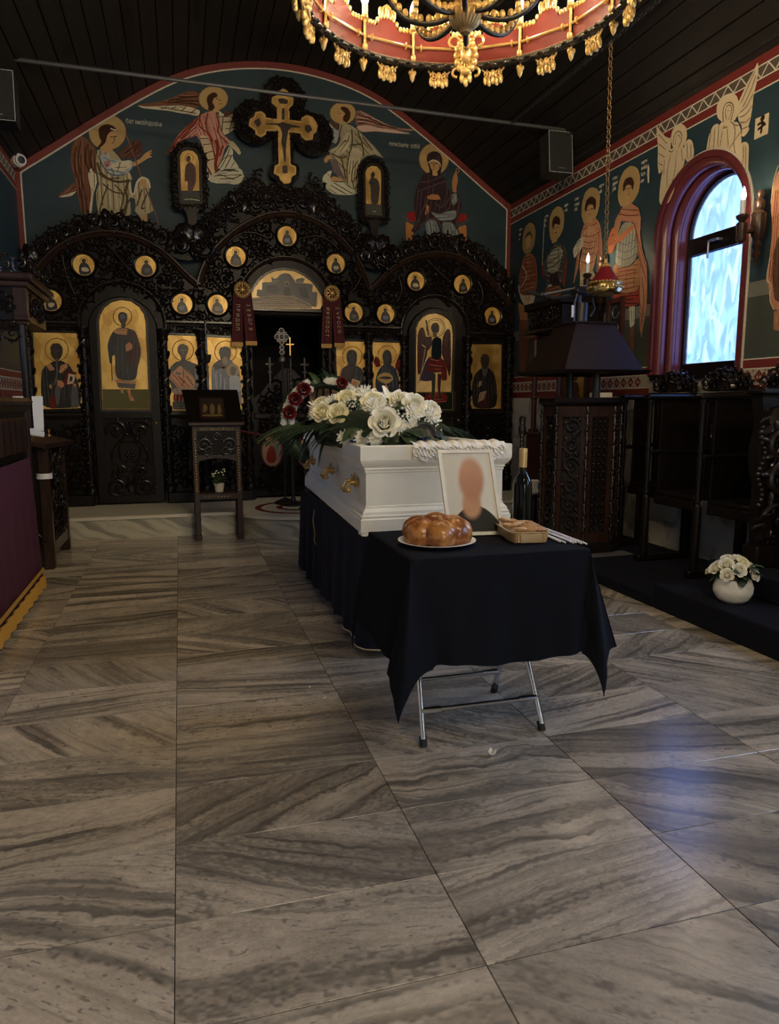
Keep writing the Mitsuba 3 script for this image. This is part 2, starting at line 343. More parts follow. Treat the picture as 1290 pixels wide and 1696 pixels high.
# a painting: flat regions and strokes of paint laid over one another on a plane
def paint(parent, name, fr, w0=.0008, unit=1.4, skip=(), wgt=1.):
    w = w0; acc = {}
    for (pn, mt, wd, L) in PAINT[name]:
        if pn in skip: continue
        P = np.array(L, float).reshape(-1, 2)/1000
        if wd: g = LineString(chaikin(P, 2, False)).buffer(wd*unit*wgt/2000, quad_segs=2)
        else:
            g = Polygon(P if pn in ('panel', 'building', 'ground', 'book', 'table', 'lance', 'hem') or len(P) > 20 else chaikin(P, 1, True, .12) if len(P) < 7 else chaikin(chaikin(P, 1, True, .18), 1)).buffer(0)
        m = sheet(g, w, fr); w += .0004
        if m is None: continue
        if wd: acc.setdefault((pn, mt), []).append(m)
        else:
            part(parent, pn, m, mt)
            if mt in DRAPERY and pn not in ('panel', 'halo', 'ground', 'hand', 'arm', 'spear', 'book') and g.area > .0025:
                n = int(min(22, max(4, 8*math.sqrt(g.area)/.16)))
                for k, ls in enumerate(drapery(g, len(L)+int(abs(L[0])), n, .0075 if fr in (BACK, RIGHT) else .0045)):
                    tone = DRAPERY[mt][k]; gs = [sheet(q, w-.0002, fr) for q in ls] if tone else []
                    gs = [q for q in gs if q is not None]
                    if gs: acc.setdefault(('drapery_lines', tone), []).append(cat(gs))
    for (pn, mt), ms in acc.items(): part(parent, pn, cat(ms), mt, kind='stuff' if len(ms) > 1 else None)

# ------------------------------------------------------------------ painted figures: (part, paint, stroke width, outline in millimetres on its wall)
PAINT={
 'archangel':[
  ('wing','wing_brown',0,[-913,3620,-896,3721,-858,3802,-813,3834,-770,3821,-729,3770,-676,3718,-673,3584,-689,3493,-733,3512,-755,3420,-738,3331,-750,3217,-762,3114,-846,3097,-857,3187,-871,3322,-896,3454,-913,3542]),
  ('wing_feathers','cream',0,[-729,3546,-712,3491,-689,3493,-683,3403,-722,3310,-737,3218,-754,3103,-777,3102,-763,3194,-739,3309,-756,3398,-767,3487]),
  ('wing','wing_brown',0,[-1051,3252,-987,3313,-888,3399,-871,3322,-923,3278,-991,3254]),
  ('wing_feathers','cream',0,[-1051,3245,-967,3275,-872,3316,-924,3264,-1002,3245]),
  ('halo','halo',0,[-381,3899,-388,3861,-403,3823,-427,3788,-457,3758,-492,3735,-531,3719,-571,3711,-611,3712,-648,3721,-681,3739,-707,3763,-726,3794,-737,3829,-740,3866,-733,3904,-718,3942,-695,3976,-665,4005,-630,4029,-592,4045,-552,4053,-513,4053,-475,4044,-442,4027,-415,4003,-395,3972,-384,3937]),
  ('halo_rim','halo_line',7,[-384,3899,-390,3861,-405,3824,-428,3789,-458,3760,-493,3737,-531,3721,-571,3713,-610,3714,-647,3723,-679,3740,-705,3765,-724,3795,-735,3829,-737,3866,-731,3904,-716,3941,-693,3975,-664,4004,-630,4027,-592,4043,-552,4051,-513,4051,-476,4042,-444,4025,-417,4001,-398,3971,-386,3937,-384,3899]),
  ('wing','wing_dark',0,[-476,3714,-406,3753,-358,3803,-311,3835,-254,3835,-236,3780,-249,3710,-285,3673,-366,3655,-434,3649,-478,3680]),
  ('robe','robe_beige',0,[-666,3708,-610,3724,-510,3711,-457,3647,-373,3518,-352,3474,-378,3427,-372,3312,-338,3303,-308,3455,-260,3499,-192,3475,-186,3395,-204,3336,-191,3256,-160,3177,-231,3137,-291,3098,-345,3164,-331,3212,-339,3280,-385,3289,-381,3151,-394,3115,-486,3103,-576,3126,-690,3102,-700,3221,-700,3312,-667,3393,-678,3494,-683,3606]),
  ('sleeve','pale_blue',0,[-652,3653,-606,3685,-547,3640,-435,3627,-366,3644,-331,3624,-348,3566,-396,3516,-466,3483,-545,3476,-599,3523,-628,3588]),
  ('sleeve','cream',0,[-568,3565,-481,3617,-367,3638,-359,3576,-441,3527,-508,3530]),
  ('sleeve','rose',0,[-611,3601,-548,3629,-562,3571,-597,3546]),
  ('hand','skin',0,[-357,3611,-263,3664,-226,3712,-155,3758,-149,3746,-185,3722,-139,3731,-181,3703,-144,3692,-199,3669,-253,3630,-312,3591,-347,3583]),
  ('leg','skin',0,[-291,3104,-229,3143,-225,3068,-281,3058]),
  ('neck','skin',0,[-589,3793,-529,3759,-519,3708,-588,3704,-648,3727]),
  ('face','skin',0,[-581,3836,-533,3896,-480,3890,-472,3840,-488,3791,-509,3759,-541,3758,-567,3784]),
  ('hair','hair',0,[-641,3861,-644,3899,-614,3941,-552,3960,-497,3944,-474,3906,-533,3895,-567,3851,-581,3794,-608,3758,-654,3718,-667,3728,-617,3791,-637,3822]),
  ('headband','cream',0,[-531,3927,-476,3912,-479,3898,-532,3912]),
  ('features','line_dark',5,[-536,3840,-516,3847]),
  ('features','line_dark',5,[-502,3848,-480,3852]),
  ('features','line_dark',4,[-505,3843,-497,3813,-511,3807]),
  ('features','line_dark',4,[-526,3785,-503,3792]),
  ('staff','line_rose',9,[-390,3878,-329,3704,-271,3503,-220,3370,-159,3188,-119,3039]),
  ('hand','skin',0,[-284,3466,-237,3485,-212,3416,-222,3381,-264,3401]),
  ('folds','fold_olive',9,[-584,3388,-635,3271,-677,3131]),
  ('folds','fold_olive',9,[-516,3393,-429,3308,-484,3144]),
  ('folds','fold_olive',8,[-628,3396,-542,3323,-429,3320]),
  ('folds','fold_olive',10,[-386,3265,-436,3181,-474,3110]),
  ('folds','cream',14,[-377,3507,-379,3404,-370,3313,-338,3315,-315,3431,-260,3491,-198,3463,-190,3395]),
  ('folds','fold_olive',9,[-266,3366,-320,3212]),
  ('folds','fold_olive',9,[-222,3323,-287,3180,-252,3194]),
  ('folds','fold_olive',14,[-668,3585,-645,3485,-514,3416,-377,3444]),
  ('folds','fold_olive',8,[-667,3495,-603,3443,-467,3465]),
  ('folds','fold_olive',16,[-388,3449,-428,3331,-402,3287,-439,3124]),
  ('folds','fold_blue',8,[-652,3653,-629,3577,-577,3502,-522,3478,-419,3501]),
  ('folds','fold_blue',6,[-541,3550,-521,3495]),
  ('folds','fold_blue',6,[-459,3602,-486,3521]),
  ('wing_lines','wing_line',6,[-805,3774,-847,3637,-826,3438,-792,3260,-789,3124]),
  ('wing_lines','wing_line',6,[-852,3725,-884,3567,-850,3391,-828,3212,-829,3110]),
  ('wing_lines','wing_line',6,[-752,3745,-782,3609,-745,3489]),
  ('wing_lines','wing_line',6,[-710,3704,-738,3613,-710,3514]),
  ('wing_lines','wing_line',7,[-312,3818,-338,3748,-409,3697]),
  ('wing_lines','wing_line',7,[-256,3800,-302,3785,-318,3705]),
 ],
 'rose_angel':[
  ('wing','wing_brown',0,[-277,4169,-105,4203,35,4251,178,4328,272,4355,330,4333,340,4272,313,4189,243,4199,126,4210,-84,4172,-221,4158]),
  ('wing_feathers','cream',0,[-278,4162,-199,4156,-61,4174,126,4202,242,4197,336,4174,316,4119,263,4119,216,4128,146,4127,30,4140,-108,4139,-222,4139]),
  ('halo','halo',0,[617,4314,612,4286,600,4260,581,4235,557,4213,527,4195,495,4183,462,4177,429,4176,398,4182,370,4194,347,4211,330,4232,320,4256,318,4283,322,4310,334,4337,353,4361,377,4383,406,4400,438,4413,471,4419,504,4420,535,4414,563,4403,586,4386,603,4365,614,4341]),
  ('halo_rim','halo_line',6,[615,4314,611,4287,599,4260,580,4235,556,4214,527,4196,495,4184,462,4178,429,4178,398,4183,371,4195,348,4212,331,4233,321,4257,319,4283,324,4310,335,4336,354,4361,378,4382,406,4400,438,4412,471,4418,504,4419,535,4413,562,4402,585,4386,602,4365,613,4340,615,4314]),
  ('sleeve','cream',0,[509,4203,562,4157,671,4179,721,4217,785,4243,792,4231,745,4200,719,4161,710,4067,691,4042,616,3989,567,3959,538,3993,526,4096]),
  ('sleeve','wing_dark',0,[575,4195,678,4188,622,4154,563,4132]),
  ('cloak','rose',0,[334,4134,261,4070,188,4006,102,3918,39,3810,-24,3718,48,3759,135,3875,279,3923,353,3999]),
  ('cloak','rose_light',0,[316,4121,407,4170,491,4184,524,4107,532,3981,614,3919,613,3884,563,3833,535,3737,469,3591,408,3563,368,3630,368,3769,324,3881,279,3934,295,4028]),
  ('robe','cream_warm',0,[315,3938,386,3938,430,3844,461,3707,460,3590,420,3564,378,3566,371,3700,340,3836]),
  ('robe','cream_cool',0,[612,3866,650,3817,639,3746,692,3679,705,3645,519,3630,477,3633,560,3762]),
  ('hand','skin_pale',0,[587,3910,650,3910,709,3845,729,3800,707,3777,660,3827,600,3869]),
  ('cloud','cream_cool',0,[372,3566,457,3578,507,3615,525,3636,603,3602,703,3657,739,3624,750,3566,711,3503,648,3484,575,3495,478,3483,393,3497,366,3530]),
  ('neck','skin',0,[451,4237,510,4226,520,4176,442,4168]),
  ('face','skin',0,[459,4301,502,4332,525,4293,557,4283,556,4254,510,4223,471,4230]),
  ('hair','hair',0,[399,4266,410,4319,461,4356,499,4354,513,4324,469,4299,452,4260,483,4218,449,4180,410,4185,418,4217]),
  ('features','line_dark',5,[493,4301,512,4299]),
  ('features','line_dark',4,[521,4288,542,4286]),
  ('features','line_dark',4,[520,4251,549,4257]),
  ('folds','red_line',8,[334,4134,306,4017,376,3989,444,3892]),
  ('folds','red_line',9,[406,4153,377,4024,433,3914,472,3661]),
  ('folds','red_line',8,[490,4161,522,4038,484,3999,542,3924,601,3883]),
  ('folds','red_line',9,[260,4059,162,3958,75,3847,0,3738]),
  ('folds','red_line',9,[309,4098,222,3975,136,3887]),
  ('folds','red_line',20,[480,3895,501,3804,461,3684,470,3603]),
  ('folds','red_line',12,[545,3854,512,3758]),
  ('folds','red_line',10,[386,3631,420,3564]),
  ('folds','fold_olive',5,[325,3904,397,3911]),
  ('folds','fold_olive',5,[347,3848,419,3861]),
  ('folds','fold_olive',5,[368,3769,441,3793]),
  ('folds','fold_olive',5,[371,3700,450,3718]),
  ('folds','fold_olive',6,[646,3770,560,3751,483,3639]),
  ('folds','fold_olive',7,[518,3607,604,3625,690,3620]),
  ('folds','fold_olive',5,[481,3568,529,3572,626,3532,726,3588]),
  ('folds','fold_olive',6,[555,4122,538,3993]),
  ('folds','fold_olive',6,[658,4155,617,4000]),
  ('folds','fold_olive',6,[707,4160,679,4053]),
  ('wing_lines','wing_line',8,[317,4303,176,4277,34,4229]),
  ('wing_lines','wing_line',8,[321,4258,186,4244,33,4212]),
  ('wing_lines','wing_line',8,[320,4218,244,4228]),
  ('wing_lines','wing_line',5,[289,4175,240,4136]),
  ('wing_lines','wing_line',5,[195,4189,147,4144]),
  ('wing_lines','wing_line',5,[102,4185,54,4150]),
  ('wing_lines','wing_line',5,[8,4170,-39,4147]),
 ],
 'cream_angel':[
  ('wing','wing_rose',0,[1948,4336,2021,4337,2154,4284,2289,4230,2426,4206,2654,4211,2564,4185,2371,4182,2208,4191,2073,4203,1953,4179,1941,4263]),
  ('wing_feathers','rose_pale',0,[1953,4179,2073,4203,2208,4185,2371,4182,2591,4160,2453,4150,2289,4148,2154,4147,2019,4123,1966,4150]),
  ('halo','halo',0,[1952,4310,1948,4284,1937,4258,1919,4234,1896,4214,1868,4197,1837,4186,1805,4180,1773,4180,1743,4185,1715,4196,1693,4213,1676,4233,1666,4256,1663,4281,1667,4307,1678,4332,1695,4356,1718,4376,1745,4393,1776,4404,1808,4410,1840,4411,1870,4406,1898,4395,1920,4379,1938,4359,1948,4335]),
  ('halo_rim','halo_line',6,[1950,4310,1946,4284,1935,4259,1918,4235,1895,4215,1868,4198,1837,4187,1805,4181,1773,4181,1743,4186,1716,4197,1694,4213,1677,4233,1667,4256,1664,4281,1668,4307,1679,4332,1696,4355,1719,4375,1746,4392,1776,4403,1808,4409,1840,4410,1870,4404,1897,4394,1919,4378,1936,4358,1947,4335,1950,4310]),
  ('halo','wing_dark',0,[1860,4414,1855,4406,1841,4398,1819,4392,1794,4388,1769,4386,1748,4388,1734,4393,1729,4400,1734,4408,1749,4415,1770,4422,1795,4426,1820,4427,1841,4425,1855,4420]),
  ('sleeve','pale_blue',0,[1561,4244,1600,4236,1638,4185,1703,4156,1770,4114,1747,4015,1726,3974,1648,4018,1630,4077,1637,4125,1599,4194]),
  ('sleeve','wing_dark',0,[1664,4188,1755,4197,1757,4113,1702,4141]),
  ('robe','robe_olive',0,[1775,4199,1887,4185,1966,4144,2046,4079,2153,3990,2254,3882,2152,3910,2071,3891,1990,3829,1976,3729,1986,3606,1920,3527,1854,3571,1801,3592,1762,3638,1696,3707,1659,3825,1660,3886,1644,3895,1673,3921,1739,3954,1780,4030,1761,4113]),
  ('robe','robe_light',0,[1885,3954,1964,3961,2018,3905,1990,3829,1976,3729,1986,3606,1921,3533,1854,3578,1842,3718,1857,3842]),
  ('robe','robe_light',0,[1752,3955,1806,4033,1846,4109,1899,4102,1885,3991,1818,3900,1751,3858,1686,3876,1680,3912]),
  ('robe','fold_violet',0,[1665,3826,1731,3819,1841,3589,1788,3640,1690,3694,1678,3766]),
  ('hand','skin',0,[1591,3810,1633,3860,1679,3861,1659,3823,1619,3777,1599,3782]),
  ('foot','skin',0,[1656,3628,1696,3652,1804,3629,1788,3606,1669,3597]),
  ('cloud','cream_cool',0,[1570,3575,1577,3636,1644,3703,1686,3703,1656,3642,1675,3589,1801,3598,1854,3559,1920,3527,1981,3569,1981,3506,1907,3474,1799,3466,1680,3470,1615,3517]),
  ('face','skin',0,[1767,4306,1796,4323,1818,4289,1808,4236,1782,4227,1740,4247,1734,4267]),
  ('hair','hair',0,[1777,4343,1810,4360,1860,4351,1891,4306,1884,4245,1847,4200,1808,4220,1809,4262,1838,4289,1799,4321]),
  ('features','line_dark',4,[1759,4284,1783,4291]),
  ('folds','fold_olive',8,[1795,4176,1767,4089,1753,3979]),
  ('folds','fold_olive',9,[1900,4138,1911,3993,1871,3892,1842,3743,1848,3596]),
  ('folds','fold_olive',9,[1966,4132,2018,4003,2031,3894]),
  ('folds','fold_olive',8,[2019,4076,2126,3951]),
  ('folds','fold_olive',9,[1885,3979,2005,4002]),
  ('folds','fold_olive',7,[1963,3827,1882,3697,1921,3539]),
  ('folds','fold_olive',6,[1976,3717,1908,3600]),
  ('folds','fold_olive',10,[1778,3860,1803,3764,1828,3644]),
  ('folds','fold_olive',8,[1686,3876,1777,3835,1844,3865]),
  ('folds','fold_olive',6,[1806,4008,1859,4013,1873,4075]),
  ('wing_lines','wing_line',7,[1967,4302,2074,4276,2235,4225]),
  ('wing_lines','wing_line',7,[1960,4247,2074,4246,2235,4212,2398,4197]),
  ('wing_lines','wing_line',6,[1967,4205,2073,4221]),
  ('wing_lines','rose_pale',5,[1994,4329,2127,4275,2289,4224]),
  ('wing_lines','rose_pale',5,[1967,4223,2073,4227,2154,4217]),
 ],
 'seated_mother':[
  ('throne','red_cloth',0,[2524,3343,2633,3350,2623,3247,2521,3234]),
  ('throne','red_cloth',0,[3139,3361,3224,3367,3243,3316,3123,3256]),
  ('throne','wood_orange',0,[2507,3246,2611,3201,2588,3045,2513,3034]),
  ('throne','wood_orange',0,[3127,3217,3232,3252,3235,3048,3158,3057]),
  ('throne_rails','robe_dark_grey',14,[2461,3300,2623,3208]),
  ('throne_rails','robe_dark_grey',14,[3258,3303,3119,3225]),
  ('halo','halo',0,[3015,3936,3011,3897,2998,3860,2976,3826,2948,3796,2914,3773,2876,3757,2835,3750,2795,3751,2757,3760,2723,3778,2694,3803,2673,3833,2660,3868,2655,3906,2659,3944,2672,3980,2693,4014,2721,4044,2755,4067,2793,4083,2833,4090,2873,4090,2911,4081,2945,4063,2974,4039,2996,4008,3010,3973]),
  ('halo_rim','halo_line',6,[3012,3936,3008,3898,2995,3861,2974,3827,2946,3798,2912,3775,2875,3760,2835,3752,2796,3753,2758,3763,2725,3780,2697,3805,2676,3835,2662,3869,2658,3906,2662,3943,2675,3980,2696,4013,2723,4042,2756,4065,2794,4080,2833,4088,2872,4087,2910,4078,2944,4061,2972,4037,2994,4007,3007,3973,3012,3936]),
  ('cloak','cloak_violet',0,[2705,3743,2790,3782,2904,3772,2976,3713,2991,3638,3049,3565,3064,3592,3137,3571,3170,3470,3140,3338,3112,3232,3164,3130,3165,3071,2910,3063,2938,3130,2894,3244,2793,3277,2679,3192,2609,3123,2571,3144,2637,3254,2608,3355,2598,3456,2621,3559,2663,3677]),
  ('robe','grey_blue',0,[2736,3234,2793,3279,2865,3268,2909,3167,2917,3083,2751,3073]),
  ('robe','grey_blue',0,[2937,3260,3053,3267,3142,3155,3150,3070,2968,3066,2945,3169]),
  ('robe','grey_blue',0,[2792,3367,2907,3338,2994,3380,3112,3401,3096,3296,2922,3265,2836,3318]),
  ('sleeve','wood_orange',0,[2749,3441,2781,3417,2771,3340,2729,3321]),
  ('hand','skin_warm',0,[2749,3518,2820,3551,2891,3547,2917,3501,2849,3491,2763,3491]),
  ('sleeve','grey_blue',0,[3042,3564,3110,3582,3119,3492,3065,3443,3043,3481]),
  ('hand','skin_warm',0,[3056,3585,3048,3693,3062,3758,3087,3809,3108,3788,3123,3725,3102,3646,3103,3584]),
  ('distaff','skin_warm',6,[3129,3821,3127,3810,3120,3801,3112,3797,3103,3799,3097,3807,3094,3819,3096,3830,3103,3839,3111,3843,3120,3841,3126,3833,3129,3821]),
  ('veil','cloak_violet',0,[2746,3911,2760,3969,2831,4005,2902,3989,2934,3926,2927,3850,2907,3753,2847,3729,2790,3747,2778,3825,2761,3868]),
  ('face','skin',0,[2775,3888,2824,3913,2895,3888,2899,3822,2864,3784,2814,3792,2784,3848]),
  ('neck','skin',0,[2814,3796,2872,3795,2878,3747,2818,3742]),
  ('veil_trim','cream',7,[2765,3874,2824,3917,2903,3886,2910,3848]),
  ('features','line_dark',5,[2792,3874,2820,3879]),
  ('features','line_dark',5,[2846,3876,2877,3876]),
  ('features','line_dark',4,[2832,3872,2826,3835,2842,3833]),
  ('features','line_dark',4,[2818,3810,2846,3815]),
  ('folds','cloak_line',7,[2663,3664,2790,3674,2918,3747]),
  ('folds','cloak_line',7,[2635,3560,2791,3623,2976,3701]),
  ('folds','cloak_line',8,[2763,3493,2679,3334,2609,3149]),
  ('folds','cloak_line',8,[2849,3448,2936,3402,3021,3524]),
  ('folds','cloak_line',9,[2679,3205,2807,3301,2908,3258,2950,3117]),
  ('folds','cloak_line',7,[3050,3539,3022,3408,2922,3349]),
  ('folds','cloak_line',8,[3137,3545,3125,3337,3104,3231,3150,3129]),
  ('folds','cloak_line',6,[2735,3529,2721,3439,2764,3313]),
  ('folds','cloak_line',6,[2976,3688,2992,3561,2935,3441]),
  ('folds','fold_blue',6,[2793,3238,2816,3110]),
  ('folds','fold_blue',6,[2851,3228,2866,3112]),
  ('folds','fold_blue',6,[3024,3213,3114,3087]),
 ],
 'warrior_saint':[
  ('halo','halo',0,[5917,3033,5899,3158,5833,3229,5728,3239,5630,3190,5584,3100,5596,2989,5668,2930,5772,2912,5864,2939]),
  ('spear','cream',0,[5484,3185,5466,3142,5460,3024,5479,3029,5496,3113]),
  ('cloak','orange_robe',0,[5835,2922,5693,2922,5595,2864,5551,2776,5551,2641,5506,2497,5439,2388,5416,2211,5411,2045,5440,1901,5464,1785,5498,1887,5502,2037,5522,2187,5522,2383,5624,2598,5655,2761,5836,2812,5883,2711,5960,2748,5930,2844]),
  ('shield','orange_bright',0,[6054,2664,6017,2740,5964,2795,5879,2711,5893,2652,5946,2560,6028,2573]),
  ('legs','cream_cool',0,[5835,2097,5751,2087,5737,1911,5791,1895]),
  ('legs','cream_cool',0,[5662,2096,5580,2091,5568,1904,5636,1881]),
  ('boots','wing_brown',0,[5636,1881,5577,1905,5555,1792,5566,1672,5609,1654,5631,1778]),
  ('boots','wing_brown',0,[5791,1895,5742,1906,5723,1806,5752,1746,5784,1811]),
  ('tunic','red_robe',0,[5926,2255,5714,2194,5521,2207,5509,2062,5704,2066,5894,2089]),
  ('tunic','orange_dull',0,[5939,2424,5901,2469,5785,2403,5643,2404,5562,2459,5518,2383,5519,2187,5713,2179,5925,2240]),
  ('cuirass','cuirass_grey',0,[5883,2711,5798,2794,5655,2761,5594,2650,5562,2469,5661,2407,5804,2412,5901,2469,5892,2591]),
  ('arm','orange_bright',0,[5901,2664,5827,2700,5739,2721,5671,2745,5629,2707,5717,2676,5822,2633,5880,2627]),
  ('neck','skin',0,[5778,2987,5715,2976,5688,2918,5776,2926]),
  ('face','skin',0,[5801,3063,5777,3093,5706,3080,5690,3028,5712,2980,5759,2976,5794,3019]),
  ('hair','hair',0,[5827,3114,5790,3148,5711,3143,5663,3084,5682,3016,5706,3074,5769,3095,5801,3061,5825,3047]),
  ('features','line_dark',5,[5787,3059,5757,3059]),
  ('features','line_dark',5,[5737,3053,5706,3051]),
  ('features','line_dark',4,[5761,3005,5723,3003]),
  ('features','line_dark',4,[5744,3049,5735,3021]),
  ('folds','red_line',7,[5844,2914,5734,2878,5593,2844]),
  ('folds','red_line',7,[5878,2882,5730,2828,5573,2801]),
  ('folds','red_line',7,[5620,2753,5567,2528,5466,2315]),
  ('folds','red_line',6,[6015,2719,5921,2719]),
  ('folds','red_line',6,[6033,2639,5898,2664]),
  ('folds','red_line',5,[5838,2376,5846,2244]),
  ('folds','red_line',5,[5710,2366,5697,2202]),
  ('folds','red_line',5,[5605,2368,5592,2207]),
  ('folds','fold_blue',6,[5873,2587,5741,2521,5577,2550]),
  ('folds','fold_blue',6,[5878,2527,5736,2460,5573,2490]),
  ('folds','fold_blue',6,[5859,2646,5745,2583,5591,2611]),
  ('folds','fold_olive',6,[5480,2279,5430,2077,5464,1884]),
 ],
 'youth_saint':[
  ('halo','halo',0,[6521,3023,6508,3140,6459,3215,6365,3235,6249,3191,6192,3114,6205,3012,6250,2938,6351,2897,6459,2921]),
  ('cloak','orange_robe',0,[6481,2914,6397,2950,6250,2938,6173,2857,6133,2722,6112,2570,6156,2493,6213,2438,6203,2576,6239,2786,6431,2827,6512,2733,6532,2558,6601,2410,6624,2402,6589,2568,6555,2719]),
  ('sleeve','cream_cool',0,[6651,2726,6561,2798,6469,2815,6442,2741,6530,2681,6622,2639]),
  ('robe','orange_pale',0,[6465,2856,6351,2897,6242,2830,6208,2695,6219,2579,6276,2448,6491,2438,6521,2556,6465,2702]),
  ('robe','robe_beige',0,[6495,2495,6278,2481,6210,2394,6287,2308,6495,2349]),
  ('neck','skin',0,[6399,2978,6324,2966,6299,2907,6416,2922]),
  ('face','skin',0,[6436,3046,6386,3090,6300,3058,6287,3000,6330,2960,6398,2970]),
  ('hair','hair',0,[6457,3068,6432,3134,6348,3151,6258,3099,6256,3019,6288,3009,6307,3067,6396,3084,6432,3021]),
  ('features','line_dark',5,[6408,3040,6369,3037]),
  ('features','line_dark',5,[6344,3033,6306,3030]),
  ('features','line_dark',4,[6379,2989,6336,2986]),
  ('folds','red_line',6,[6452,2820,6342,2781,6228,2784]),
  ('folds','red_line',6,[6448,2765,6338,2726,6224,2730]),
  ('folds','red_line',6,[6455,2711,6334,2671,6220,2676]),
  ('folds','red_line',6,[6462,2657,6330,2616,6227,2623]),
  ('folds','red_line',7,[6182,2838,6179,2668,6149,2534]),
  ('folds','red_line',7,[6532,2715,6555,2562]),
  ('folds','red_line',6,[6468,2580,6324,2533,6242,2551]),
  ('folds','fold_olive',6,[6448,2454,6355,2373]),
  ('folds','fold_olive',6,[6319,2455,6397,2357]),
 ],
 'grey_saint':[
  ('halo','halo',0,[7154,3027,7148,3146,7088,3203,6989,3220,6889,3178,6839,3086,6851,2973,6919,2907,7041,2873,7115,2911]),
  ('lance','cream_cool',9,[7262,3154,7275,2858,7283,2687]),
  ('cloak','red_robe',0,[6865,2650,6786,2717,6745,2641,6770,2482,6799,2382,6872,2499]),
  ('cloak','red_robe',0,[7292,2689,7235,2728,7216,2553,7271,2574]),
  ('armour','robe_dark_grey',0,[7215,2749,7090,2834,6966,2869,6815,2804,6743,2721,6779,2624,6818,2490,6863,2426,7169,2447,7233,2605,7270,2685]),
  ('armour','cuirass_grey',0,[7187,2732,7062,2805,6938,2817,6837,2762,6879,2676,6921,2566,7152,2592]),
  ('robe','cloak_violet',0,[7111,2561,6946,2564,6875,2428,6905,2313,7111,2353]),
  ('robe','cream_cool',0,[7157,2458,7066,2469,7036,2392,7140,2394]),
  ('legs','wing_brown',0,[7210,2453,6863,2426,6824,2208,7155,2224]),
  ('neck','skin',0,[7059,2947,6983,2937,6966,2869,7079,2868]),
  ('face','skin',0,[7069,3021,7041,3052,6927,3019,6930,2965,6979,2923,7047,2954]),
  ('hair','hair',0,[7084,3054,7070,3118,6996,3130,6919,3081,6917,3017,7023,3060,7062,3002]),
  ('features','line_dark',5,[7035,3011,7000,3011]),
  ('features','line_dark',5,[6975,3007,6940,3004]),
  ('features','line_dark',4,[7017,2962,6967,2959]),
  ('folds','fold_olive',8,[7159,2690,7030,2691,6883,2736]),
  ('folds','fold_olive',8,[7155,2641,7001,2639,6879,2676]),
  ('folds','fold_olive',7,[6939,2840,6919,2719,6917,2506]),
  ('folds','red_line',7,[6808,2687,6818,2490]),
 ],
 'old_saint':[
  ('halo','halo_dull',0,[7770,2954,7772,3084,7717,3175,7602,3200,7500,3158,7452,3067,7473,2947,7554,2874,7700,2876]),  # same halo hue in a darker tone
  ('legs','skin_warm',0,[7855,2387,7623,2305,7584,2144,7781,2165]),
  ('legs','wing_brown',0,[7813,2181,7564,2155,7543,1799,7626,1591,7765,1596]),
  ('robe','cream_warm',0,[7873,2590,7680,2522,7533,2526,7401,2456,7457,2311,7637,2301,7779,2404]),
  ('cloak','red_dull',0,[7729,2868,7554,2874,7436,2802,7378,2629,7389,2479,7441,2411,7796,2446,7845,2652,7784,2774]),
  ('face','skin',0,[7700,3030,7668,3090,7575,3096,7548,3012,7580,2927,7658,2917]),
  ('hair','fold_olive',0,[7709,3032,7683,3091,7597,3113,7536,3060,7537,2985,7571,3067,7663,3061]),
  ('folds','red_line',8,[7668,2831,7687,2653,7799,2486]),
  ('folds','red_line',8,[7551,2836,7510,2625,7616,2448]),
  ('folds','red_line',6,[7462,2769,7423,2586]),
  ('folds','cream_warm',10,[7754,2769,7598,2639,7771,2535]),
  ('folds','fold_olive',6,[7708,2500,7612,2382]),
  ('folds','fold_olive',6,[7531,2487,7581,2352]),
 ],
 'outline_angel_large':[
  ('wing','cream_warm',0,[4500,3262,4470,3305,4406,3387,4357,3435,4329,3477,4318,3434,4322,3355,4347,3274,4350,3200,4360,3128,4378,3088,4362,3068,4406,3035,4434,3044,4435,3108,4480,3170]),
  ('wing','cream_warm',0,[4789,3062,4770,3155,4728,3215,4678,3212,4623,3139,4623,3011]),
  ('wing','cream_warm',0,[4436,3003,4391,2999,4361,2972,4354,2928,4347,2709,4409,2781,4447,2878]),
  ('robe','cream_warm',0,[4661,3022,4676,3189,4630,3214,4520,3168,4473,3151,4438,3078,4430,2998,4393,2784,4442,2829,4560,2975]),
  ('halo','cream_warm',0,[4688,3250,4704,3328,4681,3367,4622,3381,4550,3368,4501,3328,4474,3260,4482,3194,4520,3166,4603,3180]),
  ('outlines','outline_grey',9,[4623,3203,4636,3279,4616,3316,4581,3319,4537,3291,4525,3248,4545,3188]),
  ('outlines','outline_grey',6,[4594,3209,4612,3271,4591,3303,4548,3283,4544,3239,4570,3201]),
  ('outlines','outline_grey',4,[4590,3263,4563,3257]),
  ('outlines','outline_grey',6,[4664,3193,4668,3106,4655,3029]),
  ('outlines','outline_grey',6,[4602,3172,4625,3156,4577,3156]),
  ('outlines','outline_grey',5,[4623,3139,4639,3048]),
  ('outlines','outline_grey',5,[4576,3139,4553,3021]),
  ('outlines','outline_grey',6,[4519,3160,4490,3095,4505,3006,4447,2878]),
  ('outlines','outline_grey',5,[4438,3078,4529,3013,4548,2972]),
  ('outlines','outline_grey',6,[4544,3176,4481,3123,4426,3136]),
  ('outlines','outline_grey',5,[4345,3423,4402,3340,4456,3269]),
  ('outlines','outline_grey',5,[4331,3388,4376,3300,4435,3231]),
  ('outlines','outline_grey',5,[4347,3282,4401,3219,4455,3207]),
  ('outlines','outline_grey',5,[4351,3208,4396,3171,4452,3175]),
  ('outlines','outline_grey',5,[4360,3136,4403,3120,4449,3143]),
  ('outlines','outline_grey',5,[4378,3088,4422,3088]),
  ('outlines','outline_grey',5,[4738,3194,4751,3059]),
  ('outlines','outline_grey',5,[4700,3181,4700,3043]),
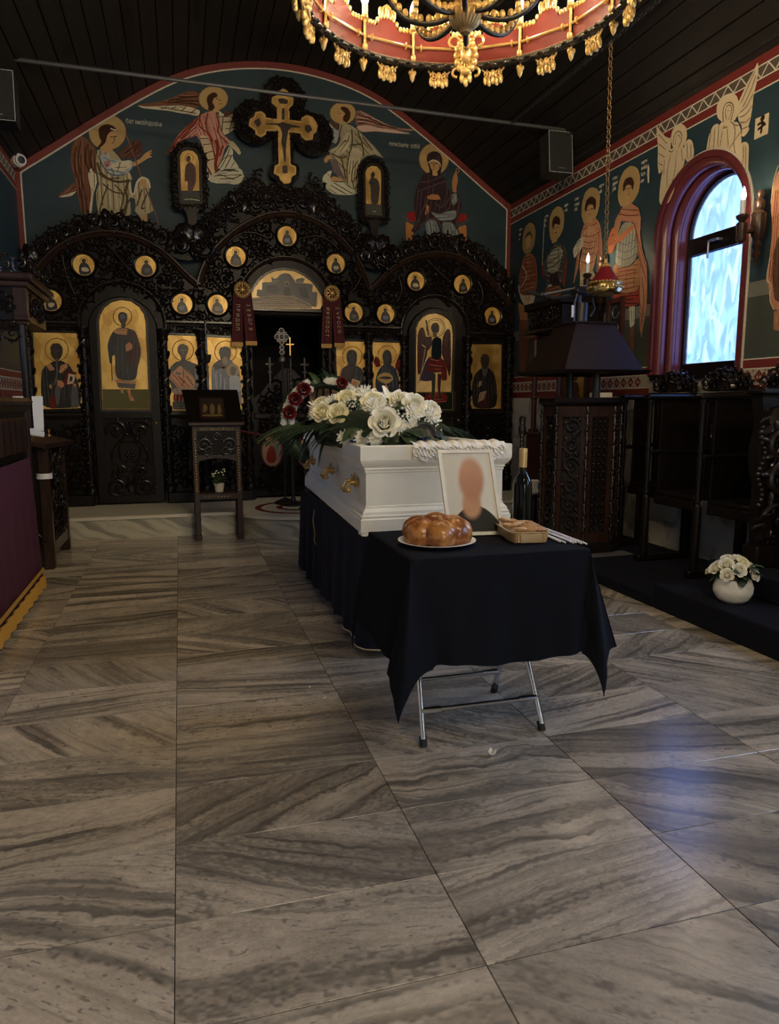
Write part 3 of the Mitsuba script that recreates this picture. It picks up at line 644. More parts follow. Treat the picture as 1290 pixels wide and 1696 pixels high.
  ('outlines','outline_grey',5,[4400,2980,4394,2800]),
  ('outlines','outline_grey',5,[4377,2965,4364,2776]),
 ],
 'outline_angel_small':[
  ('wing','cream_warm',0,[5410,3462,5366,3404,5283,3323,5206,3280,5201,3199,5253,3143,5292,3074,5339,3050,5363,3149,5363,3240,5379,3336]),
  ('wing','cream_warm',0,[5035,3199,4988,3211,4944,3178,4921,3103,4920,3060,5000,3042,5042,3123]),
  ('robe','cream_warm',0,[5220,3196,5170,3207,5047,3181,5020,3108,5027,3032,5107,2976,5127,2884,5193,2793,5316,2815,5314,2970,5275,3141]),
  ('halo','cream_warm',0,[5213,3282,5185,3351,5098,3359,5028,3308,5007,3233,5039,3170,5169,3193]),
  ('outlines','outline_grey',8,[5172,3229,5170,3295,5122,3312,5077,3281,5069,3227,5104,3186]),
  ('outlines','outline_grey',5,[5142,3216,5147,3270,5108,3283,5087,3242]),
  ('outlines','outline_grey',7,[5220,3196,5181,3171,5168,3189]),
  ('outlines','outline_grey',5,[5267,3139,5273,3032]),
  ('outlines','outline_grey',5,[5195,3162,5230,3056,5219,2927]),
  ('outlines','outline_grey',5,[5123,3166,5125,3026,5174,2915]),
  ('outlines','outline_grey',5,[5066,3157,5044,3072]),
  ('outlines','outline_grey',5,[5363,3367,5248,3258]),
  ('outlines','outline_grey',5,[5357,3293,5259,3217]),
  ('outlines','outline_grey',5,[5350,3218,5270,3166]),
  ('outlines','outline_grey',5,[5344,3143,5288,3108]),
  ('outlines','outline_grey',5,[4998,3179,4989,3073]),
  ('outlines','outline_grey',5,[4956,3156,4948,3069]),
 ],
 'edge_saint':[
  ('cloak','orange_robe',0,[4083,2741,4114,2652,4125,2506,4095,2375,4102,2189,4122,2040,4099,2024,4075,1919,4035,1850,3966,1829,3945,2099,3994,2595]),
  ('robe','wing_dark',0,[4041,2314,4071,2221,4067,2044,4033,1913,3971,1880,4009,2258]),
  ('hem','orange_dull',0,[4030,1837,3967,1836,3954,1702,4022,1719]),
  ('outlines','cream_warm',5,[4084,2753,4116,2677,4125,2531]),
  ('outlines','cream_warm',6,[4095,2188,4119,2046,4065,2019,4079,1919,4031,1849]),
  ('outlines','red_line',4,[4068,2590,4076,2433]),
 ],
 'icon_bishop':[
  ('panel','gold',0,[-1331,1930,-921,1931,-928,1202,-1352,1191]),
  ('halo_line','gold_line',6,[-1024,1771,-1030,1742,-1042,1715,-1060,1691,-1083,1673,-1109,1662,-1136,1658,-1163,1661,-1188,1672,-1208,1689,-1223,1712,-1232,1738,-1233,1767,-1228,1796,-1216,1823,-1198,1846,-1175,1864,-1149,1875,-1122,1880,-1095,1876,-1071,1866,-1050,1849,-1035,1826,-1026,1799,-1024,1771]),
  ('robe','icon_black',0,[-1295,1414,-1281,1550,-1250,1608,-1166,1657,-1101,1668,-1030,1630,-997,1572,-949,1454,-931,1205,-1300,1199]),
  ('robe','icon_red',0,[-1217,1355,-1179,1306,-1163,1200,-1227,1200]),
  ('robe','icon_grey',0,[-1016,1425,-961,1415,-959,1207,-1034,1203]),
  ('robe','icon_grey',0,[-1152,1444,-1113,1414,-1137,1257,-1162,1218,-1176,1355]),
  ('cross_stole','icon_orange',0,[-1236,1618,-1194,1638,-1157,1575,-1208,1565]),
  ('cross_stole','icon_orange',0,[-1104,1619,-1048,1639,-1037,1601,-1096,1542,-1123,1546]),
  ('head','icon_brown',0,[-1186,1792,-1159,1829,-1104,1832,-1073,1794,-1077,1736,-1098,1687,-1134,1660,-1168,1684,-1185,1734]),
  ('book','icon_red',0,[-1057,1571,-962,1553,-992,1425,-1084,1434]),
  ('book','icon_pale',0,[-1036,1542,-970,1528,-996,1444,-1056,1434]),
  ('book','icon_black',0,[-1024,1513,-1001,1508,-1009,1464,-1032,1464]),
  ('hand','icon_orange',0,[-1145,1478,-1096,1468,-1079,1434,-1100,1395,-1144,1424]),
  ('hand','icon_orange',0,[-1006,1435,-968,1445,-980,1400]),
  ('hand','icon_orange',0,[-1221,1429,-1198,1434,-1196,1395,-1215,1390]),
  ('features','icon_grey',5,[-1159,1759,-1109,1757]),
  ('features','icon_grey',5,[-1134,1754,-1142,1716]),
  ('features','icon_grey',14,[-1136,1687,-1137,1531,-1171,1434]),
 ],
 'icon_deacon':[
  ('panel','gold',0,[-733,1388,-724,2044,-706,2112,-665,2181,-597,2236,-511,2261,-417,2252,-344,2201,-304,2134,-291,2066,-295,1388]),
  ('ground','icon_green_gold',0,[-733,1388,-295,1388,-297,1190,-740,1192]),
  ('halo_line','gold_line',6,[-418,2106,-422,2083,-432,2061,-447,2042,-466,2027,-487,2017,-510,2014,-532,2016,-553,2024,-570,2038,-583,2056,-590,2078,-592,2101,-588,2124,-578,2146,-563,2165,-544,2180,-523,2189,-500,2193,-478,2191,-458,2182,-440,2169,-427,2151,-420,2129,-418,2106]),
  ('legs','icon_orange',0,[-562,1397,-533,1392,-536,1342,-559,1357]),
  ('legs','icon_orange',0,[-500,1387,-471,1392,-463,1327,-433,1286,-439,1268,-477,1276]),
  ('hem','icon_orange',0,[-604,1491,-409,1473,-413,1442,-606,1461]),
  ('hem','icon_grey',0,[-597,1456,-413,1442,-423,1392,-580,1407]),
  ('robe','icon_dark',0,[-592,1969,-525,2000,-459,1992,-394,1964,-360,1867,-356,1758,-382,1618,-409,1473,-605,1486,-591,1739,-635,1704,-634,1645,-648,1642,-662,1821,-634,1900]),
  ('cloak','icon_maroon',0,[-459,1992,-393,1969,-368,1896,-341,1778,-360,1678,-388,1608,-412,1598,-506,1636,-490,1755,-419,1836,-468,1914]),
  ('collar','icon_orange',0,[-593,1965,-544,1988,-461,1987,-472,1923,-557,1931,-594,1945]),
  ('hand','icon_orange',0,[-493,1824,-452,1860,-422,1826,-431,1786,-485,1760]),
  ('hand','icon_black',0,[-649,1709,-621,1714,-627,1645,-648,1642]),
  ('head','icon_brown',0,[-547,2107,-531,2142,-493,2150,-457,2129,-459,2080,-480,2036,-482,1997,-520,1996,-518,2035,-540,2063]),
  ('head','icon_grey',0,[-528,2117,-494,2133,-477,2109,-483,2085,-521,2074]),
  ('folds','icon_grey',5,[-559,1892,-574,1516]),
  ('folds','icon_grey',5,[-516,1893,-533,1497]),
  ('folds','icon_grey',5,[-488,1617,-476,1487]),
  ('censer_chain','icon_dark',6,[-631,1645,-634,1476]),
 ],
 'icon_stephen':[
  ('panel','gold',0,[-105,1934,233,1929,242,1379,234,1170,-108,1174]),
  ('halo_line','gold_line',6,[168,1787,163,1759,152,1733,134,1711,112,1694,86,1683,59,1679,32,1682,7,1692,-14,1709,-29,1730,-38,1756,-41,1783,-36,1810,-24,1836,-7,1858,15,1875,41,1886,68,1891,94,1887,119,1877,140,1861,156,1839,165,1814,168,1787]),
  ('robe','icon_dark',0,[-88,1551,-71,1611,-19,1663,51,1684,110,1679,169,1655,234,1625,234,1379,166,1317,-58,1337,-65,1419,-92,1470]),
  ('robe','icon_steel',0,[169,1634,229,1625,231,1420,179,1399]),
  ('mantle','icon_orange',0,[-94,1530,-23,1582,29,1638,67,1593,145,1542,177,1461,164,1404,-11,1399,-43,1460,-91,1500]),
  ('mantle','icon_grey',0,[-19,1566,26,1562,34,1531,-15,1541]),
  ('skirt','icon_tan',0,[-51,1399,164,1407,229,1379,228,1353,71,1337,-53,1337]),
  ('skirt','icon_red',0,[-48,1342,71,1337,68,1271,-52,1266]),
  ('base','icon_black',0,[-61,1271,124,1271,120,1183,-65,1184]),
  ('skirt_lines','icon_tan',6,[-24,1337,-32,1268]),
  ('skirt_lines','icon_tan',6,[11,1335,3,1268]),
  ('skirt_lines','icon_tan',6,[46,1335,41,1268]),
  ('head','icon_brown',0,[8,1799,28,1840,68,1850,115,1826,116,1776,87,1720,86,1679,41,1678,42,1714,14,1754]),
  ('hand','icon_dark',0,[194,1757,215,1787,229,1757,219,1696,201,1696]),
  ('sceptre','icon_dark',6,[204,1888,211,1696,208,1625]),
  ('features','icon_tan',5,[40,1784,57,1787]),
  ('features','icon_tan',5,[70,1785,90,1783]),
  ('features','icon_tan',4,[63,1780,62,1750]),
  ('folds','icon_red',4,[4,1521,61,1460]),
  ('folds','icon_red',4,[57,1582,53,1501]),
  ('folds','icon_red',4,[84,1522,150,1430]),
  ('folds','icon_red',4,[20,1419,72,1481]),
 ],
 'icon_mother_child':[
  ('panel','gold',0,[307,1923,654,1913,657,1181,313,1182]),
  ('halo_line','gold_line',6,[601,1779,596,1750,584,1723,566,1700,542,1682,515,1670,486,1666,458,1669,431,1680,409,1697,392,1720,382,1747,380,1775,385,1804,396,1830,415,1854,438,1871,465,1883,494,1887,522,1884,548,1874,571,1857,588,1834,598,1807,601,1779]),
  ('cloak','icon_steel',0,[336,1379,335,1503,345,1626,382,1668,434,1699,537,1701,576,1650,626,1609,635,1380,634,1191,334,1182]),  # blue window reflection painted into the cloak colour
  ('cloak','icon_dark',0,[352,1637,434,1699,526,1690,503,1608,431,1607,379,1586]),
  ('veil','icon_dark',0,[418,1771,438,1820,490,1833,538,1816,549,1773,537,1721,504,1659,443,1658,435,1720]),
  ('head','icon_brown',0,[439,1740,457,1781,509,1784,528,1742,515,1680,483,1638,449,1679]),
  ('head','icon_tan',0,[449,1699,484,1731,521,1690,512,1649,483,1633,455,1658]),
  ('child_halo','icon_pale',0,[624,1588,621,1570,613,1554,602,1540,588,1529,571,1522,553,1519,536,1521,519,1528,506,1539,495,1553,489,1569,487,1587,490,1604,498,1621,509,1635,523,1646,540,1653,558,1656,575,1654,591,1647,605,1636,616,1622,622,1606]),
  ('child_robe','icon_pale_blue',0,[515,1515,572,1536,624,1526,639,1464,637,1370,515,1369]),  # pale blue window glare painted into the robe
  ('child_head','icon_grey',0,[528,1587,544,1627,583,1624,595,1588,581,1546,551,1530,532,1556]),
  ('folds','icon_pale_blue',8,[378,1555,382,1400]),  # pale streaks of window glare painted over the cloak
  ('folds','icon_pale_blue',8,[439,1545,424,1421]),
  ('folds','icon_pale_blue',8,[478,1504,464,1380]),
  ('collar','icon_red',0,[442,1627,482,1618,461,1597]),
 ],
 'icon_christ':[
  ('panel','gold',0,[1662,1887,1790,1909,2004,1908,1997,1356,1683,1356,1664,1631]),
  ('halo_line','gold_line',6,[1952,1753,1948,1726,1937,1700,1919,1678,1896,1661,1869,1650,1840,1646,1812,1649,1785,1659,1763,1676,1745,1697,1735,1723,1731,1750,1735,1777,1747,1802,1764,1824,1787,1841,1814,1852,1842,1857,1871,1854,1897,1844,1920,1827,1937,1806,1948,1780,1952,1753]),
  ('tunic','icon_maroon',0,[1678,1405,1702,1534,1725,1621,1804,1665,1883,1655,1893,1492,1767,1356,1677,1356]),
  ('cloak','icon_navy',0,[1849,1633,1894,1655,1951,1612,1979,1537,1981,1356,1756,1356,1848,1492]),
  ('tunic','icon_brown',0,[1742,1599,1804,1632,1814,1524,1757,1481]),
  ('book','icon_pale',0,[1842,1512,1933,1480,1881,1394,1796,1383]),
  ('book','icon_orange',0,[1848,1492,1910,1473,1870,1405,1813,1394]),
  ('head','icon_black',0,[1772,1750,1789,1804,1834,1824,1882,1806,1898,1752,1883,1666,1860,1638,1799,1649,1782,1697]),
  ('head','icon_brown',0,[1796,1740,1811,1783,1860,1782,1867,1730,1847,1681,1821,1681]),
 ],
 'icon_forerunner':[
  ('panel','gold',0,[2069,1906,2409,1904,2407,1363,2073,1362]),
  ('halo_line','gold_line',6,[2343,1772,2339,1746,2328,1722,2311,1701,2289,1684,2263,1674,2236,1670,2208,1673,2183,1683,2161,1699,2144,1719,2133,1743,2130,1769,2134,1795,2144,1819,2161,1840,2183,1856,2209,1867,2236,1870,2264,1868,2289,1858,2311,1843,2328,1822,2339,1798,2343,1772]),
  ('wing','icon_red',0,[2077,1701,2106,1761,2146,1723,2163,1647,2111,1636]),
  ('wing','icon_red',0,[2331,1671,2360,1748,2392,1732,2395,1584,2366,1540,2331,1605]),
  ('robe','icon_navy',0,[2110,1362,2099,1494,2134,1603,2192,1670,2273,1671,2342,1616,2372,1518,2378,1363]),
  ('head','icon_black',0,[2180,1757,2198,1811,2233,1828,2273,1812,2290,1758,2290,1682,2249,1643,2197,1664]),
  ('head','icon_brown',0,[2198,1757,2232,1774,2267,1758,2261,1703,2232,1659,2206,1702]),
  ('bowl','icon_straw',0,[2110,1514,2145,1560,2209,1584,2273,1570,2310,1515,2284,1484,2226,1451,2162,1478]),
  ('bowl','icon_black',0,[2128,1516,2191,1538,2249,1539,2296,1515,2226,1506]),
  ('bowl','icon_orange',0,[2214,1450,2228,1451,2255,1407,2179,1404]),
  ('wing_line','cream_warm',7,[2348,1606,2368,1540]),
 ],
 'icon_archangel':[
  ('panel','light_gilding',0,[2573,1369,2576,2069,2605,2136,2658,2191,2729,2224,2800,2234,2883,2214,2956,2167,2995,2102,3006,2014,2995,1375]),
  ('ground','icon_deep_green',0,[2585,1357,3014,1364,3016,1170,2681,1172]),
  ('halo_line','gold_line',6,[2914,2083,2910,2057,2899,2032,2882,2011,2859,1994,2833,1984,2804,1980,2776,1982,2749,1992,2726,2007,2709,2028,2698,2052,2694,2078,2698,2104,2708,2129,2725,2150,2748,2166,2774,2177,2803,2181,2831,2179,2858,2170,2880,2154,2898,2134,2909,2110,2914,2083]),
  ('halo_line','gold_line',4,[2893,2083,2890,2062,2881,2041,2867,2024,2849,2010,2827,2002,2804,1998,2781,2001,2759,2008,2741,2021,2726,2038,2717,2057,2714,2078,2717,2100,2726,2120,2740,2137,2758,2151,2780,2159,2803,2163,2826,2161,2848,2153,2866,2141,2881,2124,2890,2104,2893,2083]),
  ('wing','icon_maroon',0,[2589,1652,2588,1993,2623,2076,2658,2082,2689,1985,2719,1897,2696,1742,2625,1564,2596,1564]),
  ('wing','icon_maroon',0,[2886,1989,2945,2079,2984,2047,2992,1657,2975,1522,2937,1656,2875,1789]),
  ('cloak','icon_violet',0,[2614,1497,2684,1698,2732,1765,2792,1699,2770,1498,2698,1486]),
  ('cloak','icon_red',0,[2864,1745,2937,1701,2945,1499,2878,1499]),
  ('cushion','icon_red_bright',0,[2686,1341,2795,1358,2934,1352,2956,1307,2942,1250,2808,1239,2699,1245,2672,1296]),
  ('legs','icon_green',0,[2751,1587,2805,1577,2801,1386,2777,1262,2753,1279,2764,1408]),
  ('legs','icon_maroon',0,[2829,1577,2878,1566,2861,1386,2880,1296,2856,1279,2831,1409]),
  ('skirt','icon_red_bright',0,[2744,1760,2803,1777,2882,1756,2914,1600,2805,1582,2697,1598,2708,1676]),
  ('cuirass','icon_teal',0,[2766,1953,2814,1982,2874,1956,2876,1767,2816,1722,2750,1760]),
  ('arm','icon_maroon',0,[2683,1974,2754,1986,2767,1898,2719,1831,2648,1841,2683,1886]),
  ('sword','icon_dark',12,[2688,2154,2718,1996]),
  ('scabbard','icon_tan',10,[2678,1841,2649,1653,2608,1475]),
  ('hand','icon_pale',0,[2630,1901,2689,1869,2683,1858,2648,1874]),
  ('head','icon_brown',0,[2744,2085,2765,2129,2812,2136,2846,2098,2840,2032,2802,2009,2760,2030]),
  ('head','icon_grey',0,[2772,2030,2813,2031,2814,1976,2772,1981]),
  ('skirt_lines','icon_black',6,[2732,1721,2804,1699,2888,1717]),
  ('skirt_lines','icon_dark',5,[2708,1654,2805,1638,2903,1656]),
  ('skirt_lines','icon_dark',5,[2703,1620,2805,1605,2907,1622]),
 ],
 'icon_monk':[
  ('panel','dull_gilding',0,[3193,1907,3607,1912,3618,1177,3199,1179]),
  ('robe','icon_black',0,[3247,1421,3282,1570,3356,1638,3430,1656,3507,1606,3554,1492,3573,1180,3264,1181]),
  ('robe','icon_maroon',0,[3325,1261,3474,1365,3478,1180,3326,1181]),
  ('scroll','icon_tan',0,[3348,1365,3436,1388,3406,1284,3325,1250]),
  ('beard','icon_grey',0,[3361,1673,3449,1674,3438,1594,3405,1525,3375,1593]),
  ('head','icon_brown',0,[3348,1752,3378,1803,3434,1798,3460,1753,3455,1685,3412,1616,3361,1673]),
  ('hand','icon_tan',0,[3334,1490,3371,1502,3366,1445,3322,1422]),
 ],
 'icon_last_supper':[
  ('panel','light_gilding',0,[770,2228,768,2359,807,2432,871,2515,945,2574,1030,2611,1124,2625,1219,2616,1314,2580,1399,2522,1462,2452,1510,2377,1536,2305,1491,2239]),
  ('building','icon_grey',0,[886,2490,1016,2501,1076,2579,1124,2595,1176,2587,1238,2510,1420,2492,1413,2414,1467,2416,1454,2260,825,2351,832,2417,884,2414]),
  ('building','icon_grey',0,[986,2555,1007,2531,1070,2544,1069,2513,985,2502]),
  ('building','icon_grey',0,[1239,2536,1303,2554,1335,2545,1313,2498,1238,2505]),
  ('table','icon_tan',0,[775,2228,773,2329,1003,2368,1203,2376,1395,2289,1405,2243]),
  ('figures','icon_dark',0,[932,2457,1026,2471,1067,2421,1024,2379,930,2396]),
  ('figures','icon_dark',0,[1253,2454,1344,2458,1385,2341,1278,2368]),
  ('figures','icon_brown',0,[1110,2444,1168,2456,1193,2365,1113,2362]),
  ('halo','icon_pale',0,[1174,2489,1173,2482,1170,2475,1165,2468,1159,2464,1151,2460,1144,2459,1136,2460,1129,2462,1123,2467,1118,2472,1116,2479,1115,2487,1116,2494,1119,2501,1124,2507,1130,2512,1137,2515,1145,2516,1153,2516,1160,2513,1166,2509,1170,2503,1173,2496]),
  ('head','icon_brown',0,[1161,2484,1161,2480,1159,2476,1156,2473,1152,2470,1148,2468,1144,2467,1140,2468,1136,2469,1132,2472,1129,2475,1128,2479,1127,2483,1128,2487,1130,2491,1133,2495,1136,2498,1140,2499,1145,2500,1149,2500,1153,2498,1157,2496,1159,2492,1161,2489]),
  ('building_lines','icon_pale',6,[996,2505,1069,2508]),
  ('building_lines','icon_pale',6,[1217,2504,1313,2501]),
  ('table_lines','icon_brown',5,[793,2305,1002,2348,1203,2345,1383,2268]),
 ],
 'icon_pylon_left':[
  ('panel','dull_gilding',0,[112,3341,114,3662,137,3706,186,3729,243,3724,280,3690,295,3630,289,3354]),
  ('ground','robe_dark_grey',0,[112,3339,289,3352,292,3249,115,3237]),
  ('halo_line','gold_line',5,[241,3658,239,3648,234,3638,227,3629,219,3622,209,3617,198,3615,188,3616,178,3619,170,3624,164,3632,160,3641,159,3651,161,3662,166,3672,172,3680,181,3687,191,3692,202,3694,212,3694,222,3691,230,3685,236,3678,240,3668,241,3658]),
  ('robe','icon_maroon',0,[149,3429,160,3572,190,3612,229,3615,261,3570,261,3447,228,3359,193,3319,175,3355,174,3441]),
  ('head','icon_brown',0,[171,3652,188,3677,212,3675,216,3642,198,3617,177,3625]),
  ('scroll','icon_pale',0,[166,3435,178,3431,176,3384,163,3378]),
  ('lettering','robe_light',6,[142,3258,186,3270,283,3260]),
 ],
 'icon_pylon_right':[
  ('panel','dull_gilding',0,[2008,3349,2005,3662,2027,3709,2077,3738,2132,3733,2170,3695,2178,3645,2175,3350]),
  ('ground','robe_dark_grey',0,[2008,3347,2180,3350,2191,3238,2013,3237]),
  ('robe','icon_brown',0,[2054,3555,2065,3606,2109,3620,2148,3592,2164,3523,2141,3348,2069,3343]),
  ('robe','icon_dark',0,[2037,3564,2065,3616,2109,3610,2098,3548,2054,3545]),
  ('head','icon_black',0,[2063,3647,2079,3676,2104,3670,2109,3640,2087,3608,2065,3621]),
  ('lettering','robe_light',5,[2085,3282,2107,3269,2119,3285]),
 ],
 'crucifix':[
  ('panel','dull_gilding',0,[1096,4219,1042,4259,1046,4299,1093,4321,1106,4357,1155,4390,1191,4372,1203,4333,1245,4314,1238,4262,1200,4230,1200,4098,1334,4096,1347,4141,1397,4163,1447,4145,1490,4085,1476,4026,1444,3999,1437,3952,1380,3937,1337,3966,1332,4000,1198,4002,1200,3674,1256,3655,1255,3596,1210,3563,1197,3509,1147,3496,1110,3526,1099,3561,1047,3586,1058,3645,1099,3666,1099,4002,963,3991,956,3954,912,3927,871,3946,872,3980,807,4020,820,4072,857,4093,876,4140,925,4151,954,4131,959,4097,1093,4091]),
  ('body','icon_brown',0,[1116,4021,1086,4047,964,4041,964,4052,1111,4066,1136,4086,1172,4072,1320,4057,1320,4043,1208,4035,1182,3952,1167,3835,1164,3695,1145,3693,1135,3809,1119,3900,1133,3970]),
  ('inlay','icon_dark',0,[1134,4212,1161,4214,1158,4105,1131,4103]),
  ('evangelists','icon_brown',0,[1092,4293,1141,4309,1202,4293,1189,4257,1115,4255]),
  ('evangelists','icon_brown',0,[844,4058,905,4098,922,4042,884,4004]),
  ('evangelists','icon_brown',0,[1370,4074,1421,4079,1445,4034,1394,3995,1363,4027]),
  ('evangelists','icon_brown',0,[1126,3656,1175,3672,1180,3590,1124,3586]),
 ],
}
# ------------------------------------------------------------------ the setting
XL, XR, YB, YF = -1.42, 3.78, 8.10, -4.2
BACK, RIGHT, LEFT = frame_y(YB), frame_x(XR, -1), frame_x(XL, 1)
PROF = spline([(XL, 3.50), (-1.222, 3.63), (-.77, 3.945), (-.309, 4.25), (.161, 4.515), (.66, 4.665), (1.18, 4.715), (1.70, 4.665), (2.20, 4.515), (2.67, 4.25), (3.13, 3.945), (3.58, 3.63), (XR, 3.50)], 60)
# floor tiles
fl = thing('floor', None, None, kind='structure')
scene['floor'] = mikit.ply(box(XL-.1, XR+.1, YF-.1, YB, -.05, -.004), 'grout')
rnd = random.Random(3)
for i in range(-3, 6):
    for j in range(-10, 16):
        x0, x1, y0, y1 = X0+i*SX, X0+(i+1)*SX, Y0+j*SY, Y0+(j+1)*SY
        x0, x1, y1 = max(x0, XL), min(x1, XR), min(y1, 7.1)
        if x1-x0 < .02 or y1-y0 < .02 or y0 < -1.3: continue
        g = .0011; dz = rnd.uniform(-.0004, .0004)
        part(fl, 'tile', box(x0+g, x1-g, y0+g, y1-g, -.02, dz, .0012), 'marble')
part(fl, 'slab', box(XL, XR, YF, -1.3+.03, -.02, -.001), 'marble')
# altar step with the bow of the ambo
amb = [(XL, 7.09), (.50, 7.09)]+[(1.14+.62*math.cos(t), 7.09-.50*math.sin(t)) for t in np.linspace(math.pi-.05, .05, 25)]+[(1.80, 7.09), (XR, 7.09), (XR, YB), (XL, YB)]
top = Polygon(amb)
flat_z = lambda u, v, w: np.stack([u, v, w], -1)
st = struct('altar_step', prism(top, 0, .185, flat_z), 'step_marble')
part(st, 'step_nosing', prism(top.buffer(.018).intersection(sbox(XL, 5, XR, YB)), .185, .215, flat_z), 'step_edge')
for k, r in enumerate((.46, .38, .25, .17)):
    if k % 2 == 0:
        ring = Point(1.14, 7.22).buffer(r, quad_segs=16).difference(Point(1.14, 7.22).buffer(r-.06, quad_segs=16))
        part(st, 'inlaid_ring', prism(ring, .2145, .2157, flat_z), 'red_paint')
# back wall, with the opening of the royal gate and the dark sanctuary behind it
outline = Polygon([(XL, 0)]+[tuple(p) for p in PROF]+[(XR, 0)])
gate_hole = sbox(.72, .2, 1.54, 2.17)
struct('wall_back', prism(outline.difference(gate_hole), -.15, 0, BACK), 'teal_fresco')
sanct = thing('wall_sanctuary', None, None, kind='structure')
scene[sanct] = mikit.ply(cat([box(.2, 2.1, 9.6, 9.65, 0, 2.6), box(.2, .25, 8.25, 9.6, 0, 2.6), box(2.05, 2.1, 8.25, 9.6, 0, 2.6), box(.2, 2.1, 8.25, 9.6, 2.55, 2.6), box(.2, 2.1, 8.1, 9.6, .1, .21)]), 'matt_black')
inner = Polygon([(XL+.045, 0)]+[(x, z) for x, z in LineString(PROF).parallel_offset(.065, 'right').coords if XL+.045 < x < XR-.045]+[(XR-.045, 0)]) if False else None
PR2 = np.array([(np.clip(x, XL+.045, XR-.045), z) for x, z in PROF+np.stack([np.gradient(PROF[:, 1]), -np.gradient(PROF[:, 0])], -1)/np.linalg.norm(np.gradient(PROF, axis=0), axis=1, keepdims=True)*.062])
inner = Polygon([(XL+.045, 0)]+[tuple(p) for p in PR2]+[(XR-.045, 0)]).buffer(0)
bt = thing('trim_1', None, None, kind='structure')
scene[bt] = mikit.ply(prism(outline.difference(inner).intersection(sbox(-2, .2, 5, 6)), 0, .004, BACK), 'red_paint')
part(bt, 'white_line', prism(inner.difference(inner.buffer(-.014)).intersection(sbox(-2, .3, 5, 6)), 0, .005, BACK), 'white_line')
# side walls with the window openings
WY, WR, WZ0, WZS = 4.815, .495, 1.47, 2.53     # centre, half width, sill, springing
def arch_poly(cy, r, z0, zs, n=24): return Polygon([(cy-r, z0)]+[(cy-r*math.cos(t), zs+r*math.sin(t)) for t in np.linspace(0, math.pi, n)]+[(cy+r, z0)])
wins_r = [WY, 2.70, .60, -1.5]; wins_l = [WY]  # right-wall windows after the first are unseen, added for their light
hole = unary_union([arch_poly(c, WR, WZ0, WZS) for c in wins_r]); hole_l = arch_poly(WY, WR, WZ0, WZS)
side = sbox(YF, 0, YB, 3.62)
struct('wall_right', prism(side.difference(hole), -.34, 0, RIGHT), 'teal_fresco')
struct('wall_left', prism(side.difference(hole_l), -.34, 0, LEFT), 'teal_fresco')
def wall_bands(nm, FR, hole):
    t = thing(nm, None, None, kind='structure'); H = hole.buffer(.035)
    under = unary_union([sbox(c-WR-.02, 0, c+WR+.02, 1.47) for c in (wins_r if hole is not hole_l else wins_l)])
    def band(z0, z1): return sbox(YF, z0, YB, z1).difference(H).difference(under)
    scene[t] = mikit.ply(cat([prism(band(a, b), 0, .003, FR) for a, b in ((3.435, 3.52), (3.285, 3.36), (1.475, 1.535), (1.30, 1.37))]), 'red_paint')
    part(t, 'white_line', cat([prism(band(z, z+.009), 0, .004, FR) for z in (3.435, 3.352, 3.283, 1.535, 1.470, 1.366)]), 'white_line')
    part(t, 'lattice_ground', prism(band(3.36, 3.435), 0, .002, FR), 'lattice_ground')
    part(t, 'olive_ground', prism(band(1.544, 2.0), 0, .002, FR), 'olive_fresco')
    part(t, 'pale_band', prism(band(1.955, 2.055), 0, .003, FR), 'pale_dado')
    part(t, 'under_window', prism(under.intersection(sbox(YF, 1.30, YB, 1.45)), 0, .003, FR), 'frieze_ground')
    part(t, 'marble_dado', prism(sbox(YF, .0, YB, 1.30), 0, .003, FR), 'wall_marble')
    zz = []
    for k in range(int((YB-2.0)/.062)):
        y = 2.0+k*.062; a, b = (3.362, 3.434) if k % 2 else (3.434, 3.362)
        zz.append(prism(LineString([(y, a), (y+.062, b)]).buffer(.0042, quad_segs=1), 0, .004, FR))
    part(t, 'lattice_zigzag', cat(zz), 'white_line')
    part(t, 'pale_frieze', prism(band(1.372, 1.470), 0, .002, FR), 'frieze_ground')
    rr = []
    for k in range(int((YB-2.5)/.105)):
        y = 2.55+k*.105
        if not H.contains(Point(y, 1.42)) and not under.buffer(.06).contains(Point(y, 1.42)):
            rr.append(prism(Polygon([(y-.045, 1.42), (y, 1.465), (y+.045, 1.42), (y, 1.375)]).difference(Polygon([(y-.026, 1.42), (y, 1.447), (y+.026, 1.42), (y, 1.393)])), 0, .004, FR))
            rr.append(prism(unary_union([LineString([(y, 1.39), (y, 1.45)]), LineString([(y-.016, 1.43), (y+.016, 1.43)]), LineString([(y-.012, 1.40), (y+.012, 1.40)])]).buffer(.0035, quad_segs=1), 0, .004, FR))
            rr.append(prism(Polygon([(y+.046, 1.468), (y+.0525, 1.45), (y+.059, 1.468)]), 0, .004, FR)); rr.append(prism(Polygon([(y+.046, 1.372), (y+.0525, 1.39), (y+.059, 1.372)]), 0, .004, FR))
    part(t, 'diamond_frieze', cat(rr), 'red_paint')
wall_bands('trim_2', RIGHT, hole); wall_bands('trim_3', LEFT, hole_l)
